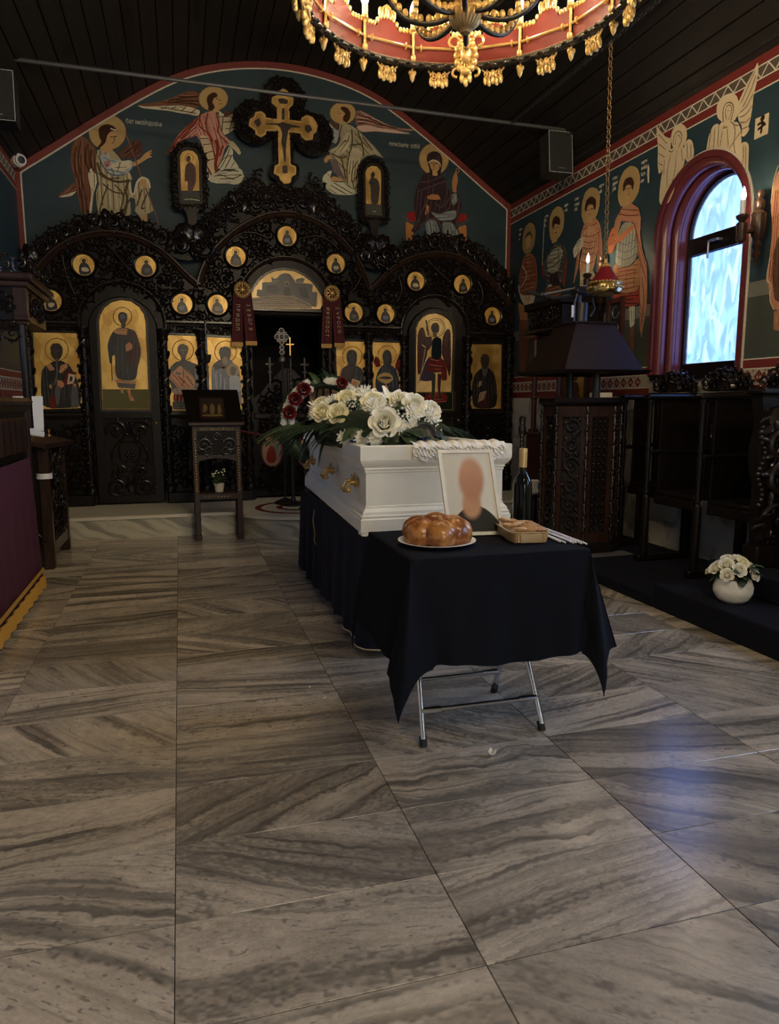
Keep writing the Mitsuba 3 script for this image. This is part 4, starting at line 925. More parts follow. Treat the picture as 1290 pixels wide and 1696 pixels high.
# windows: a splayed arch of round shafts, a dark timber frame, frosted panes
def window(nm, cy, s, lit, handle=False):
    X = XR if s < 0 else XL; FR = frame_x(X, s)
    t = thing(nm, None, None, kind='structure')
    def path(off): r = WR-off; return np.array([(cy-r, WZ0)]+[(cy-r*math.cos(a), WZS+r*math.sin(a)) for a in np.linspace(0, math.pi, 32)]+[(cy+r, WZ0)])
    def ring(o0, o1): return arch_poly(cy, WR-o0, WZ0, WZS, 40).difference(arch_poly(cy, WR-o1, WZ0-.1, WZS, 40))
    scene[t] = mikit.ply(prism(arch_poly(cy, WR+.03, WZ0, WZS, 40).difference(arch_poly(cy, WR-.012, WZ0-.1, WZS, 40)), -.02, .022, FR), 'maroon_gloss')
    part(t, 'white_line', prism(arch_poly(cy, WR+.042, WZ0, WZS, 40).difference(arch_poly(cy, WR+.03, WZ0-.1, WZS, 40)), 0, .012, FR), 'white_line')
    for off, w, r in ((.018, -.045, .050), (.048, -.135, .040)):
        P = path(off); p3 = FR(P[:, 0], P[:, 1], np.full(len(P), w))
        part(t, 'arch_moulding', tube(p3, r, 14), 'maroon_gloss', smooth=True)
    part(t, 'reveal', prism(ring(.03, .075), -.26, -.14, FR), 'maroon_gloss')
    W = -.25
    fr_ = ring(.062, .105); tr = sbox(cy-WR, 2.405, cy+WR, 2.535).intersection(arch_poly(cy, WR-.07, WZ0, WZS))
    part(t, 'window_frame', prism(unary_union([fr_, tr, sbox(cy-WR+.06, WZ0, cy+WR-.06, WZ0+.085)]), W-.02, W+.03, FR), 'dark_wood')
    inner = arch_poly(cy, WR-.10, WZ0+.08, WZS)
    for g in (inner.intersection(sbox(0-9, 2.53, 9, 4)), inner.intersection(sbox(-9, 0, 9, 2.41))):
        pm = sheet(g, W, FR); uvs = (pm.vertices[:, 1:]-[cy-.5, 1.4])/1.6
        k = part(t, 'pane', pm, 'white_plastic', uv=uvs); scene[k]['emitter'] = lit
        v, f, _ = meshkit.arrays(sheet(g, W, FR)); nrm = np.cross(v[f[0][1]]-v[f[0][0]], v[f[0][2]]-v[f[0][0]])
        if nrm[0]*s < 0: scene[k]['flip_normals'] = True
        part(t, 'pane_bead', prism(g.difference(g.buffer(-.010)), W, W+.012, FR), 'pale_dado')
    part(t, 'sill', prism(sbox(cy-WR+.02, WZ0-.045, cy+WR-.02, WZ0+.0), -.28, .03, FR), 'dark_wood')
    if handle:
        hb = part(t, 'handle', cat([tube(FR(np.array([cy+.02, cy+.02]), np.array([2.47, 2.47]), np.array([W+.02, W+.07])), .010, 10), tube(FR(np.array([cy+.02, cy+.12, cy+.125]), np.array([2.47, 2.47, 2.468]), np.array([W+.07, W+.07, W+.07])), .009, 10), tube(FR(np.array([cy+.12, cy+.12]), np.array([2.475, 2.345]), np.array([W+.07, W+.07])), .009, 10)]), 'steel_grey', smooth=40)
_pane = glow(mikit.proc(frosted))
window('window_1', WY, -1, _pane, True)
window('window_2', WY, 1, glow((.38*WINDOW_LIGHT, .6*WINDOW_LIGHT, 1.1*WINDOW_LIGHT)))
for k, (cy, s) in enumerate(((2.70, -1), (.60, -1), (-1.5, -1))): window(f'window_{k+3}', cy, s, glow(ADDED_SIDE_LIGHT))  # unseen windows, added to send blue light in from the right
# entrance wall behind the camera, with its glazed door
ent = sbox(.35, 0, 2.0, 2.7)
FRONT = lambda u, v, w: np.stack([u, YF+w, v], -1)
struct('wall_front', prism(outline.difference(ent), -.15, 0, FRONT), 'teal_fresco')
d1 = thing('door_1', None, None, kind='structure')
scene[d1] = mikit.ply(prism(ent.difference(unary_union([sbox(.45, .25, 1.14, 2.6), sbox(1.21, .25, 1.9, 2.6)])), -.1, -.04, FRONT), 'brown_wood')
for a, b in ((.45, 1.14), (1.21, 1.9)):
    m = sheet(sbox(a, .25, b, 2.6), -.07, FRONT); k = part(d1, 'pane', m, 'white_plastic'); scene[k]['emitter'] = glow(REAR_LIGHT)
    v, f, _ = meshkit.arrays(m)
    if np.cross(v[f[0][1]]-v[f[0][0]], v[f[0][2]]-v[f[0][0]])[1] < 0: scene[k]['flip_normals'] = True
# vaulted ceiling of planks
ce = thing('ceiling', None, None, kind='structure')
off = np.stack([-np.gradient(PROF[:, 1]), np.gradient(PROF[:, 0])], -1); off /= np.linalg.norm(off, axis=1, keepdims=True)
shell = Polygon(np.vstack([PROF+off*.03, (PROF+off*.10)[::-1]]))
scene[ce] = mikit.ply(prism(shell, YB-8.35, YB-YF+.1, BACK) if False else prism(shell, -.15, YB-YF+.1, BACK), 'matt_black')
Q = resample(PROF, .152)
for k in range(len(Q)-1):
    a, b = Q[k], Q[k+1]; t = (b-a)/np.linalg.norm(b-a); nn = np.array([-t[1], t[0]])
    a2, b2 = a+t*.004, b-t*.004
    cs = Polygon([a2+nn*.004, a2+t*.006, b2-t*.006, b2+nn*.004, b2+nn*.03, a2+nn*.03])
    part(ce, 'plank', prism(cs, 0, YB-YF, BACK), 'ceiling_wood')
struct('trim_4', cat([box(XR-.07, XR, YF, YB, 3.525, 3.60, .01), box(XL, XL+.07, YF, YB, 3.525, 3.60, .01)]), 'matt_black')
# murals
def mural(key, label, pname, fr, unit, group=None):
    t = thing(key, label, 'mural figure', group); paint(t, pname, fr, .0012 if fr is BACK else .0052, unit); return t
mural('painted_angel', 'painted standing angel with brown wings and a staff, left end of the lunette', 'archangel', BACK, 1.4)
mural('painted_angel', 'painted kneeling angel in a rose cloak on a cloud, left of the gilded cross', 'rose_angel', BACK, 1.4)
mural('painted_angel', 'painted kneeling angel in a cream robe with a rose wing, right of the gilded cross', 'cream_angel', BACK, 1.4)
mural('painted_woman', 'painted haloed woman in a dark violet cloak on a throne, right lunette end', 'seated_mother', BACK, 1.4)
mural('painted_saint', 'painted haloed warrior with bare head, grey cuirass and orange skirt, nearest the window', 'warrior_saint', RIGHT, 1.15)
mural('painted_saint', 'painted haloed youth in an orange cloak with a white sleeve, second from the window', 'youth_saint', RIGHT, 1.2)
mural('painted_saint', 'painted haloed saint in grey armour with a thin lance on the right wall', 'grey_saint', RIGHT, 1.35)
mural('painted_saint', 'painted haloed saint in dull red over cream, nearest the lunette on the right wall', 'old_saint', RIGHT, 1.4)
mural('painted_angel', 'pale outlined angel with a tall raised wing, above the window arch', 'outline_angel_large', RIGHT, 1.0)
mural('painted_angel', 'smaller pale unfinished painted angel above the left shoulder of the window arch', 'outline_angel_small', RIGHT, 1.05)
mural('painted_saint', 'painted saint in orange cut off by the right edge, beyond the wall bracket', 'edge_saint', RIGHT, 1.3)
def wall_text(label, txt, x0, x1, z, h):
    t = thing('painted_lettering', label, 'lettering')
    m = meshkit.text_mesh(txt, h, .001); v = m.vertices; k = (x1-x0)/v[:, 0].max()
    scene[t] = mikit.ply(TM(BACK(x0+v[:, 0]*k, z+v[:, 1], .0055+v[:, 2]), m.faces), 'white_line')
wall_text('white painted words beside the halo of the standing angel', 'бат мезїпдоѕіѡ', -.387, -.045, 3.985, .046)
wall_text('white painted words beside the halo of the seated woman', 'ппєїшіє обіі', 2.315, 2.665, 4.015, .044)
for (y, zs, a, w) in ((6.0, (3.19, 3.145, 3.10), ('сты', 'димит', 'рїй'), 'left of the halo of the warrior nearest the window'), (5.58, (3.20, 3.155, 3.105, 3.055), ('муч', 'влад', 'їсл', 'ав'), 'right of the halo of the warrior nearest the window'), (6.65, (3.18, 3.13, 3.085), ('сты', 'геор', 'гїй'), 'left of the halo of the youth in orange'), (6.22, (3.185, 3.135), ('муч', 'вїк'), 'right of the halo of the youth in orange'), (7.25, (3.16, 3.12, 3.075), ('сты', 'їо', 'в'), 'left of the halo of the saint in grey armour'), (6.85, (3.17, 3.125), ('муч', 'сав'), 'right of the halo of the saint in grey armour'), (7.86, (3.16, 3.11, 3.06), ('сты', 'ко', 'н'), 'left of the halo of the saint in dull red')):
    t = thing('painted_lettering', f'small white painted letters {w}', 'lettering')
    for z, s in zip(zs, a):
        m = meshkit.text_mesh(s, .030, .001, bold=True); v = m.vertices
        part(t, 'letter_line', TM(RIGHT(y-v[:, 0]*min(1, .085/v[:, 0].max()), z+v[:, 1], .0055+v[:, 2]), m.faces), 'white_line')
t = thing('painted_medallion_sign', 'small cream painted square with a dark mark beside the tall raised wing', 'painted sign')
scene[t] = mikit.ply(prism(sbox(4.20, 2.985, 4.315, 3.115), .0, .0055, RIGHT), 'cream_warm')
part(t, 'mark', prism(unary_union([LineString([(4.285, 3.07), (4.25, 3.075), (4.225, 3.05)]), LineString([(4.25, 3.075), (4.255, 3.01)]), Point(4.25, 3.098).buffer(.010), LineString([(4.28, 3.04), (4.24, 3.05)])]).buffer(.008, quad_segs=2), .0055, .0065, RIGHT), 'line_dark')
# ------------------------------------------------------------------ carved elements shared by the altar screen and the furniture
def scroll_mesh(seed, turns=1.35, lobes=5, depth=.34):
    """a carved scroll about 1 across in (u, v), standing forward in -y"""
    r = random.Random(seed); n = 26; P, R = [], []
    for i in range(n):
        t = i/(n-1); a = t*turns*2*math.pi; q = .46*(1-t)**.85+.05
        P.append((q*math.cos(a), -.10-.16*t, q*math.sin(a))); R.append(.095*(1-.45*t))
    ms = [tube(P, R, 6), ball((0, -.28, 0), (.085, .10, .085), 1)]
    for k in range(lobes):
        a = (k+.3)/lobes*1.15*math.pi*1.4+r.uniform(-.1, .1); c = .52
        m = ball((0, 0, 0), (.19, .10, .085), 1); m.apply_transform(mat4((c*math.cos(a), -.09, c*math.sin(a)), (0, -a+r.uniform(-.6, .1), 0)))
        ms.append(m)
    m = cat(ms); m.vertices[:, 1] *= depth/.34; return m
def leaf_mesh(seed):
    """an acanthus leaf rising in v from the origin, 1 tall, tip curling forward"""
    r = random.Random(seed); V, F = [], []; n = 11
    for i in range(n):
        t = i/(n-1); w = (.34*math.sin(math.pi*min(1, t*.86+.14))**.6+.02)*(1+.20*math.sin(t*21+r.random())); y = -.05-.34*t*t; t = t-.25*t*t*t
        V += [(-w, y+.07, t), (-w*.45, y-.05, t+.03), (0, y-.01, t+.04), (w*.45, y-.05, t+.03), (w, y+.07, t)]
    for i in range(n-1):
        for k in range(4):
            a = i*5+k; F += [[a, a+1, a+6], [a, a+6, a+5]]
    return TM(V, F)
def rosette_mesh():
    ms = [ball((0, -.16, 0), (.16, .14, .16), 1)]
    for k in range(6):
        a = k*math.pi/3; m = ball((0, 0, 0), (.22, .10, .13), 1); m.apply_transform(mat4((.28*math.cos(a), -.09, .28*math.sin(a)), (0, -a, 0))); ms.append(m)
    return cat(ms)
SCROLLS = [mikit.ply(scroll_mesh(s, 1.1+.2*(s % 3), 4+s % 3), 'carved_wood', smooth=40) for s in range(5)]
LEAVES = [mikit.ply(leaf_mesh(s), 'carved_wood', smooth=40) for s in range(3)]
ROSE_D = mikit.ply(rosette_mesh(), 'carved_wood', smooth=40)
def face_y(loc, rot, s, flip=False, d=1.):
    return mat4(loc, (0, -rot, 0), (s*(-1 if flip else 1), s*d, s))
RX = np.array([[0, 1., 0, 0], [1, 0, 0, 0], [0, 0, 1, 0], [0, 0, 0, 1]])    # turns a piece that faces the door to face the nave from the right wall
def carve_along(parent, pts, s, step, y, seed=0, both=True, names=('carved_scroll', 'carved_leaf')):
    r = random.Random(seed); P = resample(pts, step); T = np.gradient(P, axis=0)
    for i in range(len(P)):
        a = math.atan2(T[i][1], T[i][0]); k = s*r.uniform(.85, 1.15)
        if i % 6 == 1: put(parent, names[1], r.choice(LEAVES), face_y((P[i][0], y, P[i][1]-.25*k), r.uniform(-.5, .5)+a*.6, k*1.05))
        else: put(parent, names[0], r.choice(SCROLLS), face_y((P[i][0], y, P[i][1]), a+r.uniform(-.3, .3)+(0 if i % 2 else math.pi*.5), k, flip=i % 2 == 0))
def fill_meshes(region, s, y, seed, dens=1.):
    """small carved filling: scrolls packed in a region, all in one mesh"""
    r = random.Random(seed); out = []; base = [scroll_small(k) for k in range(3)]
    x0, z0, x1, z1 = region.bounds; nx, nz = int((x1-x0)/s*dens)+1, int((z1-z0)/s*dens)+1
    for i in range(nx):
        for j in range(nz):
            x, z = x0+(i+.5+r.uniform(-.3, .3))*s/dens, z0+(j+.5+r.uniform(-.3, .3))*s/dens
            if region.contains(Point(x, z)):
                m = r.choice(base).copy(); m.apply_transform(face_y((x, y, z), r.uniform(0, 6.3), s*r.uniform(.8, 1.25), flip=r.random() < .5)); out.append(m)
    return cat(out) if out else None
_small = {}
def scroll_small(k):
    if k not in _small:
        P, R = [], []; n = 9
        for i in range(n):
            t = i/(n-1); a = t*(1.1+.2*k)*2*math.pi; q = .45*(1-t)**.8+.06; P.append((q*math.cos(a), -.08-.2*t, q*math.sin(a))); R.append(.085*(1-.4*t))
        ms = [tube(P, R, 4), ball((0, -.24, 0), .10, 0)]
        for q in range(3):
            a = .5+q*1.5; m = ball((0, 0, 0), (.19, .10, .07), 0); m.apply_transform(mat4((.5*math.cos(a), -.08, .5*math.sin(a)), (0, -a-.4, 0))); ms.append(m)
        _small[k] = cat(ms)
    return _small[k]
# ------------------------------------------------------------------ the altar screen
YI = 7.93; IF = frame_y(YI)
ik = thing('altar_screen', 'tall dark carved wooden altar screen with three arches spanning the sanctuary step', 'altar screen')
A_L = spline([(-1.30, 2.46), (-1.189, 2.593), (-1.03, 2.741), (-.808, 2.853), (-.603, 2.893), (-.365, 2.868), (-.088, 2.734), (.135, 2.524), (.25, 2.43)], 40)
A_C = spline([(.25, 2.43), (.349, 2.686), (.536, 2.902), (.814, 3.095), (1.14, 3.19), (1.47, 3.125), (1.74, 2.95), (1.92, 2.73), (2.04, 2.45)], 44)
A_R = spline([(2.04, 2.45), (2.14, 2.54), (2.30, 2.69), (2.532, 2.814), (2.79, 2.872), (3.06, 2.85), (3.315, 2.723), (3.578, 2.503), (3.70, 2.36)], 40)
toparc = np.vstack([A_L, A_C, A_R])
body = Polygon([(-1.40, .215)]+[(-1.40, 2.46)]+[tuple(p) for p in toparc]+[(3.75, 2.36), (3.75, .215)]).buffer(.03).intersection(sbox(-1.41, .215, 3.77, 4))
D_L = arch_poly(-.505, .33, .215, 1.97); D_R = arch_poly(2.80, .33, .215, 1.97)
gate = sbox(.765, .215, 1.515, 2.165); lun = Polygon([(.70, 2.235)]+[(1.145-.455*math.cos(t), 2.235+.45*math.sin(t)) for t in np.linspace(0, math.pi, 30)]+[(1.59, 2.235)])
scene[ik+'__panel'] = mikit.ply(prism(body.difference(unary_union([D_L, D_R, gate])), -.10, 0, IF), 'dark_wood'); used.add(ik+'__panel')
mould = [(-.038, 0), (-.034, .022), (-.018, .034), (0, .026), (.012, .045), (.026, .045), (.036, .022), (.038, 0)]
for nm, a in (('arch_moulding', A_L), ('arch_moulding', A_C), ('arch_moulding', A_R)):
    part(ik, nm, sweep2d(a, mould, IF), 'brown_wood', smooth=50)
for c, r, zs in ((-.505, .405, 2.03), (2.80, .395, 2.03)):
    pth = np.array([(c-r, 1.86)]+[(c-r*math.cos(t), zs+r*math.sin(t)) for t in np.linspace(0, math.pi, 30)]+[(c+r, 1.86)])
    part(ik, 'door_arch_moulding', sweep2d(pth, [(o*.55, w*.7) for o, w in mould], IF), 'carved_wood', smooth=50)
pth = np.array([(1.145-.515*math.cos(t), 2.235+.515*math.sin(t)) for t in np.linspace(0.0, math.pi, 34)])
part(ik, 'gate_arch_moulding', sweep2d(pth, [(o*.6, w*.8) for o, w in mould], IF), 'brown_wood', smooth=50)
# horizontal rails
for x0, x1, z in ((-1.38, -.93, 2.015), (-.09, .62, 2.05), (1.66, 2.40, 2.05), (3.20, 3.73, 2.015), (.66, 1.63, 2.195)):
    part(ik, 'rail', sweep2d(np.array([(x0, z), (x1, z)]), [(-.028, 0), (-.024, .025), (-.005, .03), (.008, .048), (.026, .048), (.03, 0)], IF), 'carved_wood')
for x0, x1 in ((-1.39, -.86), (-.15, .74), (1.55, 2.45), (3.15, 3.75)):
    part(ik, 'plinth', box(x0, x1, YI-.075, YI, .215, .335, .012), 'dark_wood')
    part(ik, 'dado_rail', sweep2d(np.array([(x0, 1.13), (x1, 1.13)]), [(-.035, 0), (-.03, .03), (0, .055), (.02, .055), (.03, 0)], IF), 'carved_wood')
    part(ik, 'dado_panel', cat([fill_meshes(sbox(x0+.05, .38, x1-.05, 1.06), .115, YI-.008, int(x0*100)+500, 1.25)]), 'carved_wood', kind='stuff', smooth=40)
# half columns wound with a vine
def column(x, z0, z1, r=.042):
    n = 60; ms = lathe([(r*1.5, 0), (r*1.5, .05), (r*1.1, .07), (r*1.25, .09), (r, .11), (r*.92, z1-z0-.12), (r*1.2, z1-z0-.10), (r*1.05, z1-z0-.08), (r*1.6, z1-z0-.02), (r*1.6, z1-z0)], 14, (x, YI-.035, z0))
    c = part(ik, 'column', ms, 'dark_wood', smooth=40)
    H = z1-z0-.24; t = np.linspace(0, 1, n); vine = []
    for ph in (0, math.pi):
        P = np.stack([x+(r+.008)*np.cos(t*H*17+ph), YI-.035+(r+.008)*np.sin(t*H*17+ph), z0+.12+H*t], -1); vine.append(tube(P, .010, 5))
    for k in range(int(H/.048)):
        a = 4.2+math.sin(k*2.3)*.9; vine.append(ball((x+(r+.012)*math.cos(a), YI-.035+(r+.012)*math.sin(a), z0+.13+k*.048), (.016, .014, .018), 1))
    part(c, 'carved_vine', cat(vine), 'carved_wood', smooth=40)
for x in (-1.385, -.885, -.125, .245, .70, 1.585, 2.02, 2.425, 3.185, 3.70): column(x, .335, 1.99 if x not in (.70, 1.585) else 2.17)
# crests of foliage over the arches
crL = [(-1.33, 2.55), (-1.16, 2.74), (-.95, 2.88), (-.66, 2.985), (-.40, 2.975), (-.18, 2.89), (.0, 2.80)]
crR = [(2.26, 2.80), (2.50, 2.905), (2.78, 2.985), (3.10, 2.965), (3.40, 2.82), (3.60, 2.62), (3.70, 2.47)]
def offset(p, d):
    p = np.asarray(p, float); t = np.gradient(p, axis=0); t /= np.linalg.norm(t, axis=1, keepdims=True); return p+np.stack([-t[:, 1], t[:, 0]], -1)*d
carve_along(ik, spline(crL), .15, .115, YI-.012, 1); carve_along(ik, spline(crR), .15, .115, YI-.012, 2)
carve_along(ik, offset(spline(crL), .06), .12, .13, YI+.02, 11); carve_along(ik, offset(spline(crR), .06), .12, .13, YI+.02, 12)
crest = [(.02, 2.84), (.16, 2.80), (.30, 2.86), (.44, 3.0), (.62, 3.16), (.86, 3.26), (1.14, 3.30), (1.42, 3.26), (1.66, 3.14), (1.86, 2.98), (2.0, 2.84), (2.14, 2.80), (2.26, 2.84)]
carve_along(ik, spline(crest, 60), .17, .12, YI-.012, 3); carve_along(ik, offset(spline(crest, 60), .09), .15, .13, YI+.01, 4)
backing = unary_union([LineString(spline(crL)).buffer(.085), LineString(spline(crR)).buffer(.085), LineString(spline(crest)).buffer(.12), Polygon([(.60, 3.2), (.72, 3.38), (.86, 3.52), (.96, 3.44), (1.14, 3.40), (1.34, 3.44), (1.44, 3.54), (1.58, 3.40), (1.70, 3.2)]).buffer(.02)])
part(ik, 'crest_backing', prism(backing, -.06, -.012, IF), 'dark_wood')
for pts, sd in (([(.58, 3.24), (.70, 3.36), (.80, 3.46), (.885, 3.54)], 5), ([(1.72, 3.22), (1.60, 3.34), (1.51, 3.46), (1.455, 3.55)], 6), ([(.78, 3.32), (.95, 3.36), (1.02, 3.42)], 7), ([(1.54, 3.32), (1.36, 3.37), (1.28, 3.42)], 8), ([(1.0, 3.36), (1.15, 3.38), (1.32, 3.36)], 9), ([(.33, 2.97), (.44, 3.10), (.56, 3.22)], 21), ([(1.98, 2.97), (1.86, 3.10), (1.74, 3.22)], 22)):
    carve_along(ik, spline(pts, 12), .125, .085, YI-.01, sd)
# V-shaped valleys and the fields under the arches
meds = [(-.835, 2.583), (-.26, 2.599), (.077, 2.247), (.428, 2.25), (.626, 2.736), (1.157, 2.967), (1.671, 2.715), (1.863, 2.217), (2.222, 2.215), (2.567, 2.573), (3.114, 2.564), (3.487, 2.227), (-1.154, 2.236)]
keep_out = unary_union([Point(m).buffer(.14) for m in meds]+[D_L.buffer(.10), D_R.buffer(.10), gate.buffer(.02), lun.buffer(.08)])
def fill(region, s, dens, seed, nm='field_carving'):
    m = fill_meshes(region, s, YI-.006, seed, dens)
    if m is not None: part(ik, nm, m, 'carved_wood', kind='stuff', smooth=40)
under = body.buffer(-.06).intersection(sbox(-1.4, 2.03, 3.75, 3.3)).difference(keep_out)
for (x0, x1), sd in (((-1.4, .25), 31), ((.25, 2.04), 32), ((2.04, 3.75), 33)): fill(under.intersection(sbox(x0, 2.0, x1, 3.4)), .10, 1.35, sd)
for k, (x0, x1) in enumerate(((-.09, .62), (1.66, 2.40), (.66, 1.63))): fill(sbox(x0, 1.945, x1, 2.02) if k < 2 else sbox(.72, 2.175, 1.57, 2.225), .06, 1.3, 40+k, 'frieze_carving')
for k, (x0, x1) in enumerate(((-1.36, -.90), (3.22, 3.70))): fill(sbox(x0, 1.93, x1, 2.0), .06, 1.3, 44+k, 'frieze_carving')
# tendrils in the fields (long thin carved lines)
for pts in ([(-1.02, 2.70), (-1.0, 2.50), (-.93, 2.30)], [(-.62, 2.80), (-.5, 2.66), (-.42, 2.56)], [(.55, 2.86), (.75, 2.98), (.95, 2.93)], [(1.32, 2.95), (1.50, 2.98), (1.70, 2.86)], [(.36, 2.62), (.42, 2.48), (.50, 2.40)], [(1.95, 2.62), (1.88, 2.48), (1.80, 2.40)], [(2.36, 2.62), (2.40, 2.46), (2.34, 2.34)], [(3.30, 2.60), (3.36, 2.44), (3.30, 2.30)], [(2.70, 2.80), (2.84, 2.68), (2.95, 2.60)]):
    P = spline(pts, 14); part(ik, 'tendril', tube(IF(P[:, 0], P[:, 1], np.full(len(P), .03)), .011, 6), 'brown_wood', smooth=True)
# ---- deacons' doors: a top-level thing each
def side_door(cx, label, pname, ilabel):
    t = thing('side_door', label, 'door')
    DF = frame_y(YI-.005)
    leaf = arch_poly(cx, .318, .235, 1.97)
    scene[t+'__leaf'] = mikit.ply(prism(leaf, -.045, 0, DF), 'dark_wood'); used.add(t+'__leaf')
    pic = unary_union([Polygon(np.array(L).reshape(-1, 2)/1000).buffer(0) for pn, m, w, L in PAINT[pname] if pn in ('panel', 'ground')]).buffer(.004)
    ring = arch_poly(cx, .318, 1.135, 1.97).difference(pic.buffer(.012))
    part(t, 'surround', prism(ring, 0, .03, DF), 'dark_wood')
    part(t, 'bead', prism(pic.buffer(.022).difference(pic.buffer(.004)), 0, .038, DF), 'black_metal')
    lo = sbox(cx-.235, .31, cx+.235, 1.10)
    part(t, 'panel_ground', prism(lo, 0, .003, DF), 'matt_black')
    part(t, 'stile', prism(sbox(cx-.318, .235, cx+.318, 1.16).difference(lo), 0, .03, DF), 'dark_wood')
    ms = []
    for s in (-1, 1):
        for (u, v, q, rr) in ((.115, .98, .20, .4), (.13, .40, .20, 2.2), (.10, .56, .15, 1.0)):
            m = scroll_mesh(2, 1.5, 3); m.apply_transform(face_y((cx+s*u, YI-.008, v), rr, q, flip=s < 0, d=.8)); ms.append(m)
        P = spline([(cx+s*.02, 1.06), (cx+s*.05, .90), (cx+s*.15, .80), (cx+s*.165, .66), (cx+s*.06, .55), (cx+s*.03, .46)], 22); ms.append(tube(DF(P[:, 0], P[:, 1], np.full(len(P), .012)), .012, 6))
        P = spline([(cx+s*.005, .86), (cx+s*.09, .83), (cx+s*.10, .74), (cx+s*.06, .66), (cx+s*.02, .66)], 16); ms.append(tube(DF(P[:, 0], P[:, 1], np.full(len(P), .012)), .010, 6))
    m = rosette_mesh(); m.apply_transform(face_y((cx, YI-.008, .72), 0, .10)); ms.append(m)
    m = leaf_mesh(1); m.apply_transform(face_y((cx, YI-.008, .34), 0, .15)); ms.append(m)
    part(t, 'carved_panel', cat(ms), 'carved_wood', smooth=40)
    part(t, 'knob', ball((cx+.275, YI-.055, 1.05), .018), 'brass', smooth=True)
    ic = part(t, 'painting', prism(pic, 0, .012, DF), 'dull_gilding', label=ilabel)
    for pn, mt, wd, L in PAINT[pname]: pass
    paint(ic, pname, frame_y(YI-.0172), .0006, 1.25)
    return t
side_door(-.505, 'left arched side door of the altar screen with a painted standing figure on gold', 'icon_deacon', 'arched painting of a haloed man in dark robe and maroon cloak')
side_door(2.80, 'right arched side door of the altar screen with a painted winged figure on gold', 'icon_archangel', 'arched painting of a winged haloed figure with red skirt and sword')
# ---- painted icons set in the screen
def icon(pname, label, group=None, fw=.022, mount=YI):
    t = thing('icon', label, 'icon', group)
    g = Polygon(np.array(PAINT[pname][0][3]).reshape(-1, 2)/1000).buffer(0)
    gr = [Polygon(np.array(L).reshape(-1, 2)/1000).buffer(0) for pn, m, w, L in PAINT[pname] if pn == 'ground']
    g = unary_union([g]+gr)
    scene[t+'__board'] = mikit.ply(prism(g.buffer(.004, join_style=2), 0, .020, frame_y(mount)), 'dark_wood'); used.add(t+'__board')
    part(t, 'frame', prism(g.buffer(fw, join_style=2).difference(g.buffer(.003, join_style=2)), 0, .034, frame_y(mount)), 'carved_wood')
    paint(t, pname, frame_y(mount-.0205), .0006, 1.25)
    return t
icon('icon_bishop', 'square gold icon of a dark bearded man holding a book, leftmost in the row')
icon('icon_stephen', 'gold icon of a man in orange cloth, partly behind the reading stand')
icon('icon_mother_child', 'gold icon of a mother and haloed child, blue window glare painted on her cloak')
icon('icon_christ', 'gold icon of a man in maroon and navy with a pale book, above the flowers')
icon('icon_forerunner', 'gold icon of a winged dark-robed figure holding a pale bowl, above the flowers')
icon('icon_monk', 'dull gold icon of a bearded man in black, rightmost in the row')
icon('icon_last_supper', 'half-round gold icon of a grey building and a long table over the royal gate')
# ---- round icons
def bust(k):
    r = random.Random(k); dx = r.uniform(-.012, .012)
    head = Point(dx, .040).buffer(.020, quad_segs=5)
    bodyp = Polygon(chaikin([(dx-.012, .026), (dx+.012, .026), (dx+.045+r.uniform(-.01, .008), -.005), (dx+.062, -.075), (.03, -.096), (-.03, -.096), (dx-.06+r.uniform(-.005, .012), -.07), (dx-.043, -.002)], 2)).buffer(0)
    pale = Polygon(chaikin([(dx-.03, -.03), (dx, -.018), (dx+.036, -.026), (dx+.03+r.uniform(-.02, .02), -.06), (dx-.02, -.066)], 2)).buffer(0)
    return head, bodyp, pale, Point(dx, .040).buffer(.034)
posn = ['over the left side door, left of two', 'over the left side door, right of two', 'first of the two left of the left banner', 'second of the two left of the left banner, touching it', 'left of the topmost under the middle arch', 'topmost under the middle arch, below the cross', 'right of the topmost under the middle arch', 'first of the two right of the right banner', 'second of the two right of the right banner', 'over the right side door, left of two', 'over the right side door, right of two', 'rightmost, dim, above the dull icon of the man in black', 'leftmost, half hidden behind the canopy corner lamp']
for k, (x, z) in enumerate(meds):
    t = thing('round_icon', f'round gold bust icon, {posn[k]}', 'icon', 'round icons on the altar screen')
    MF = lambda u, v, w, x=x, z=z: frame_y(YI-.012)(u+x, v+z, w)
    R = .098
    scene[t+'__frame'] = mikit.ply(TM(MF(*(lambda m: (m.vertices[:, 0], m.vertices[:, 1], m.vertices[:, 2]))(lathe([(R+.026, -.01), (R+.028, .012), (R+.016, .030), (R+.006, .026), (R, .010)], 36))), lathe([(0, 0)]*1 if 0 else [(R+.026, -.01), (R+.028, .012), (R+.016, .030), (R+.006, .026), (R, .010)], 36).faces), 'carved_wood', smooth=40); used.add(t+'__frame')
    part(t, 'panel', prism(Point(0, 0).buffer(R+.003, quad_segs=12), 0, .009, MF), 'gold')
    h, b, p, ha = bust(k+5); clip = Point(0, 0).buffer(R-.004)
    part(t, 'halo_line', sheet(ha.boundary.buffer(.0022), .0094, MF), 'gold_line'); part(t, 'robe', sheet(b.intersection(clip), .0097, MF), ('icon_dark', 'icon_black', 'icon_brown')[k % 3]); part(t, 'head', sheet(h, .0100, MF), 'icon_brown')
    part(t, 'garment', sheet(p.intersection(clip), .0103, MF), ('icon_grey', 'icon_pale', 'icon_steel')[(k*2+1) % 3])
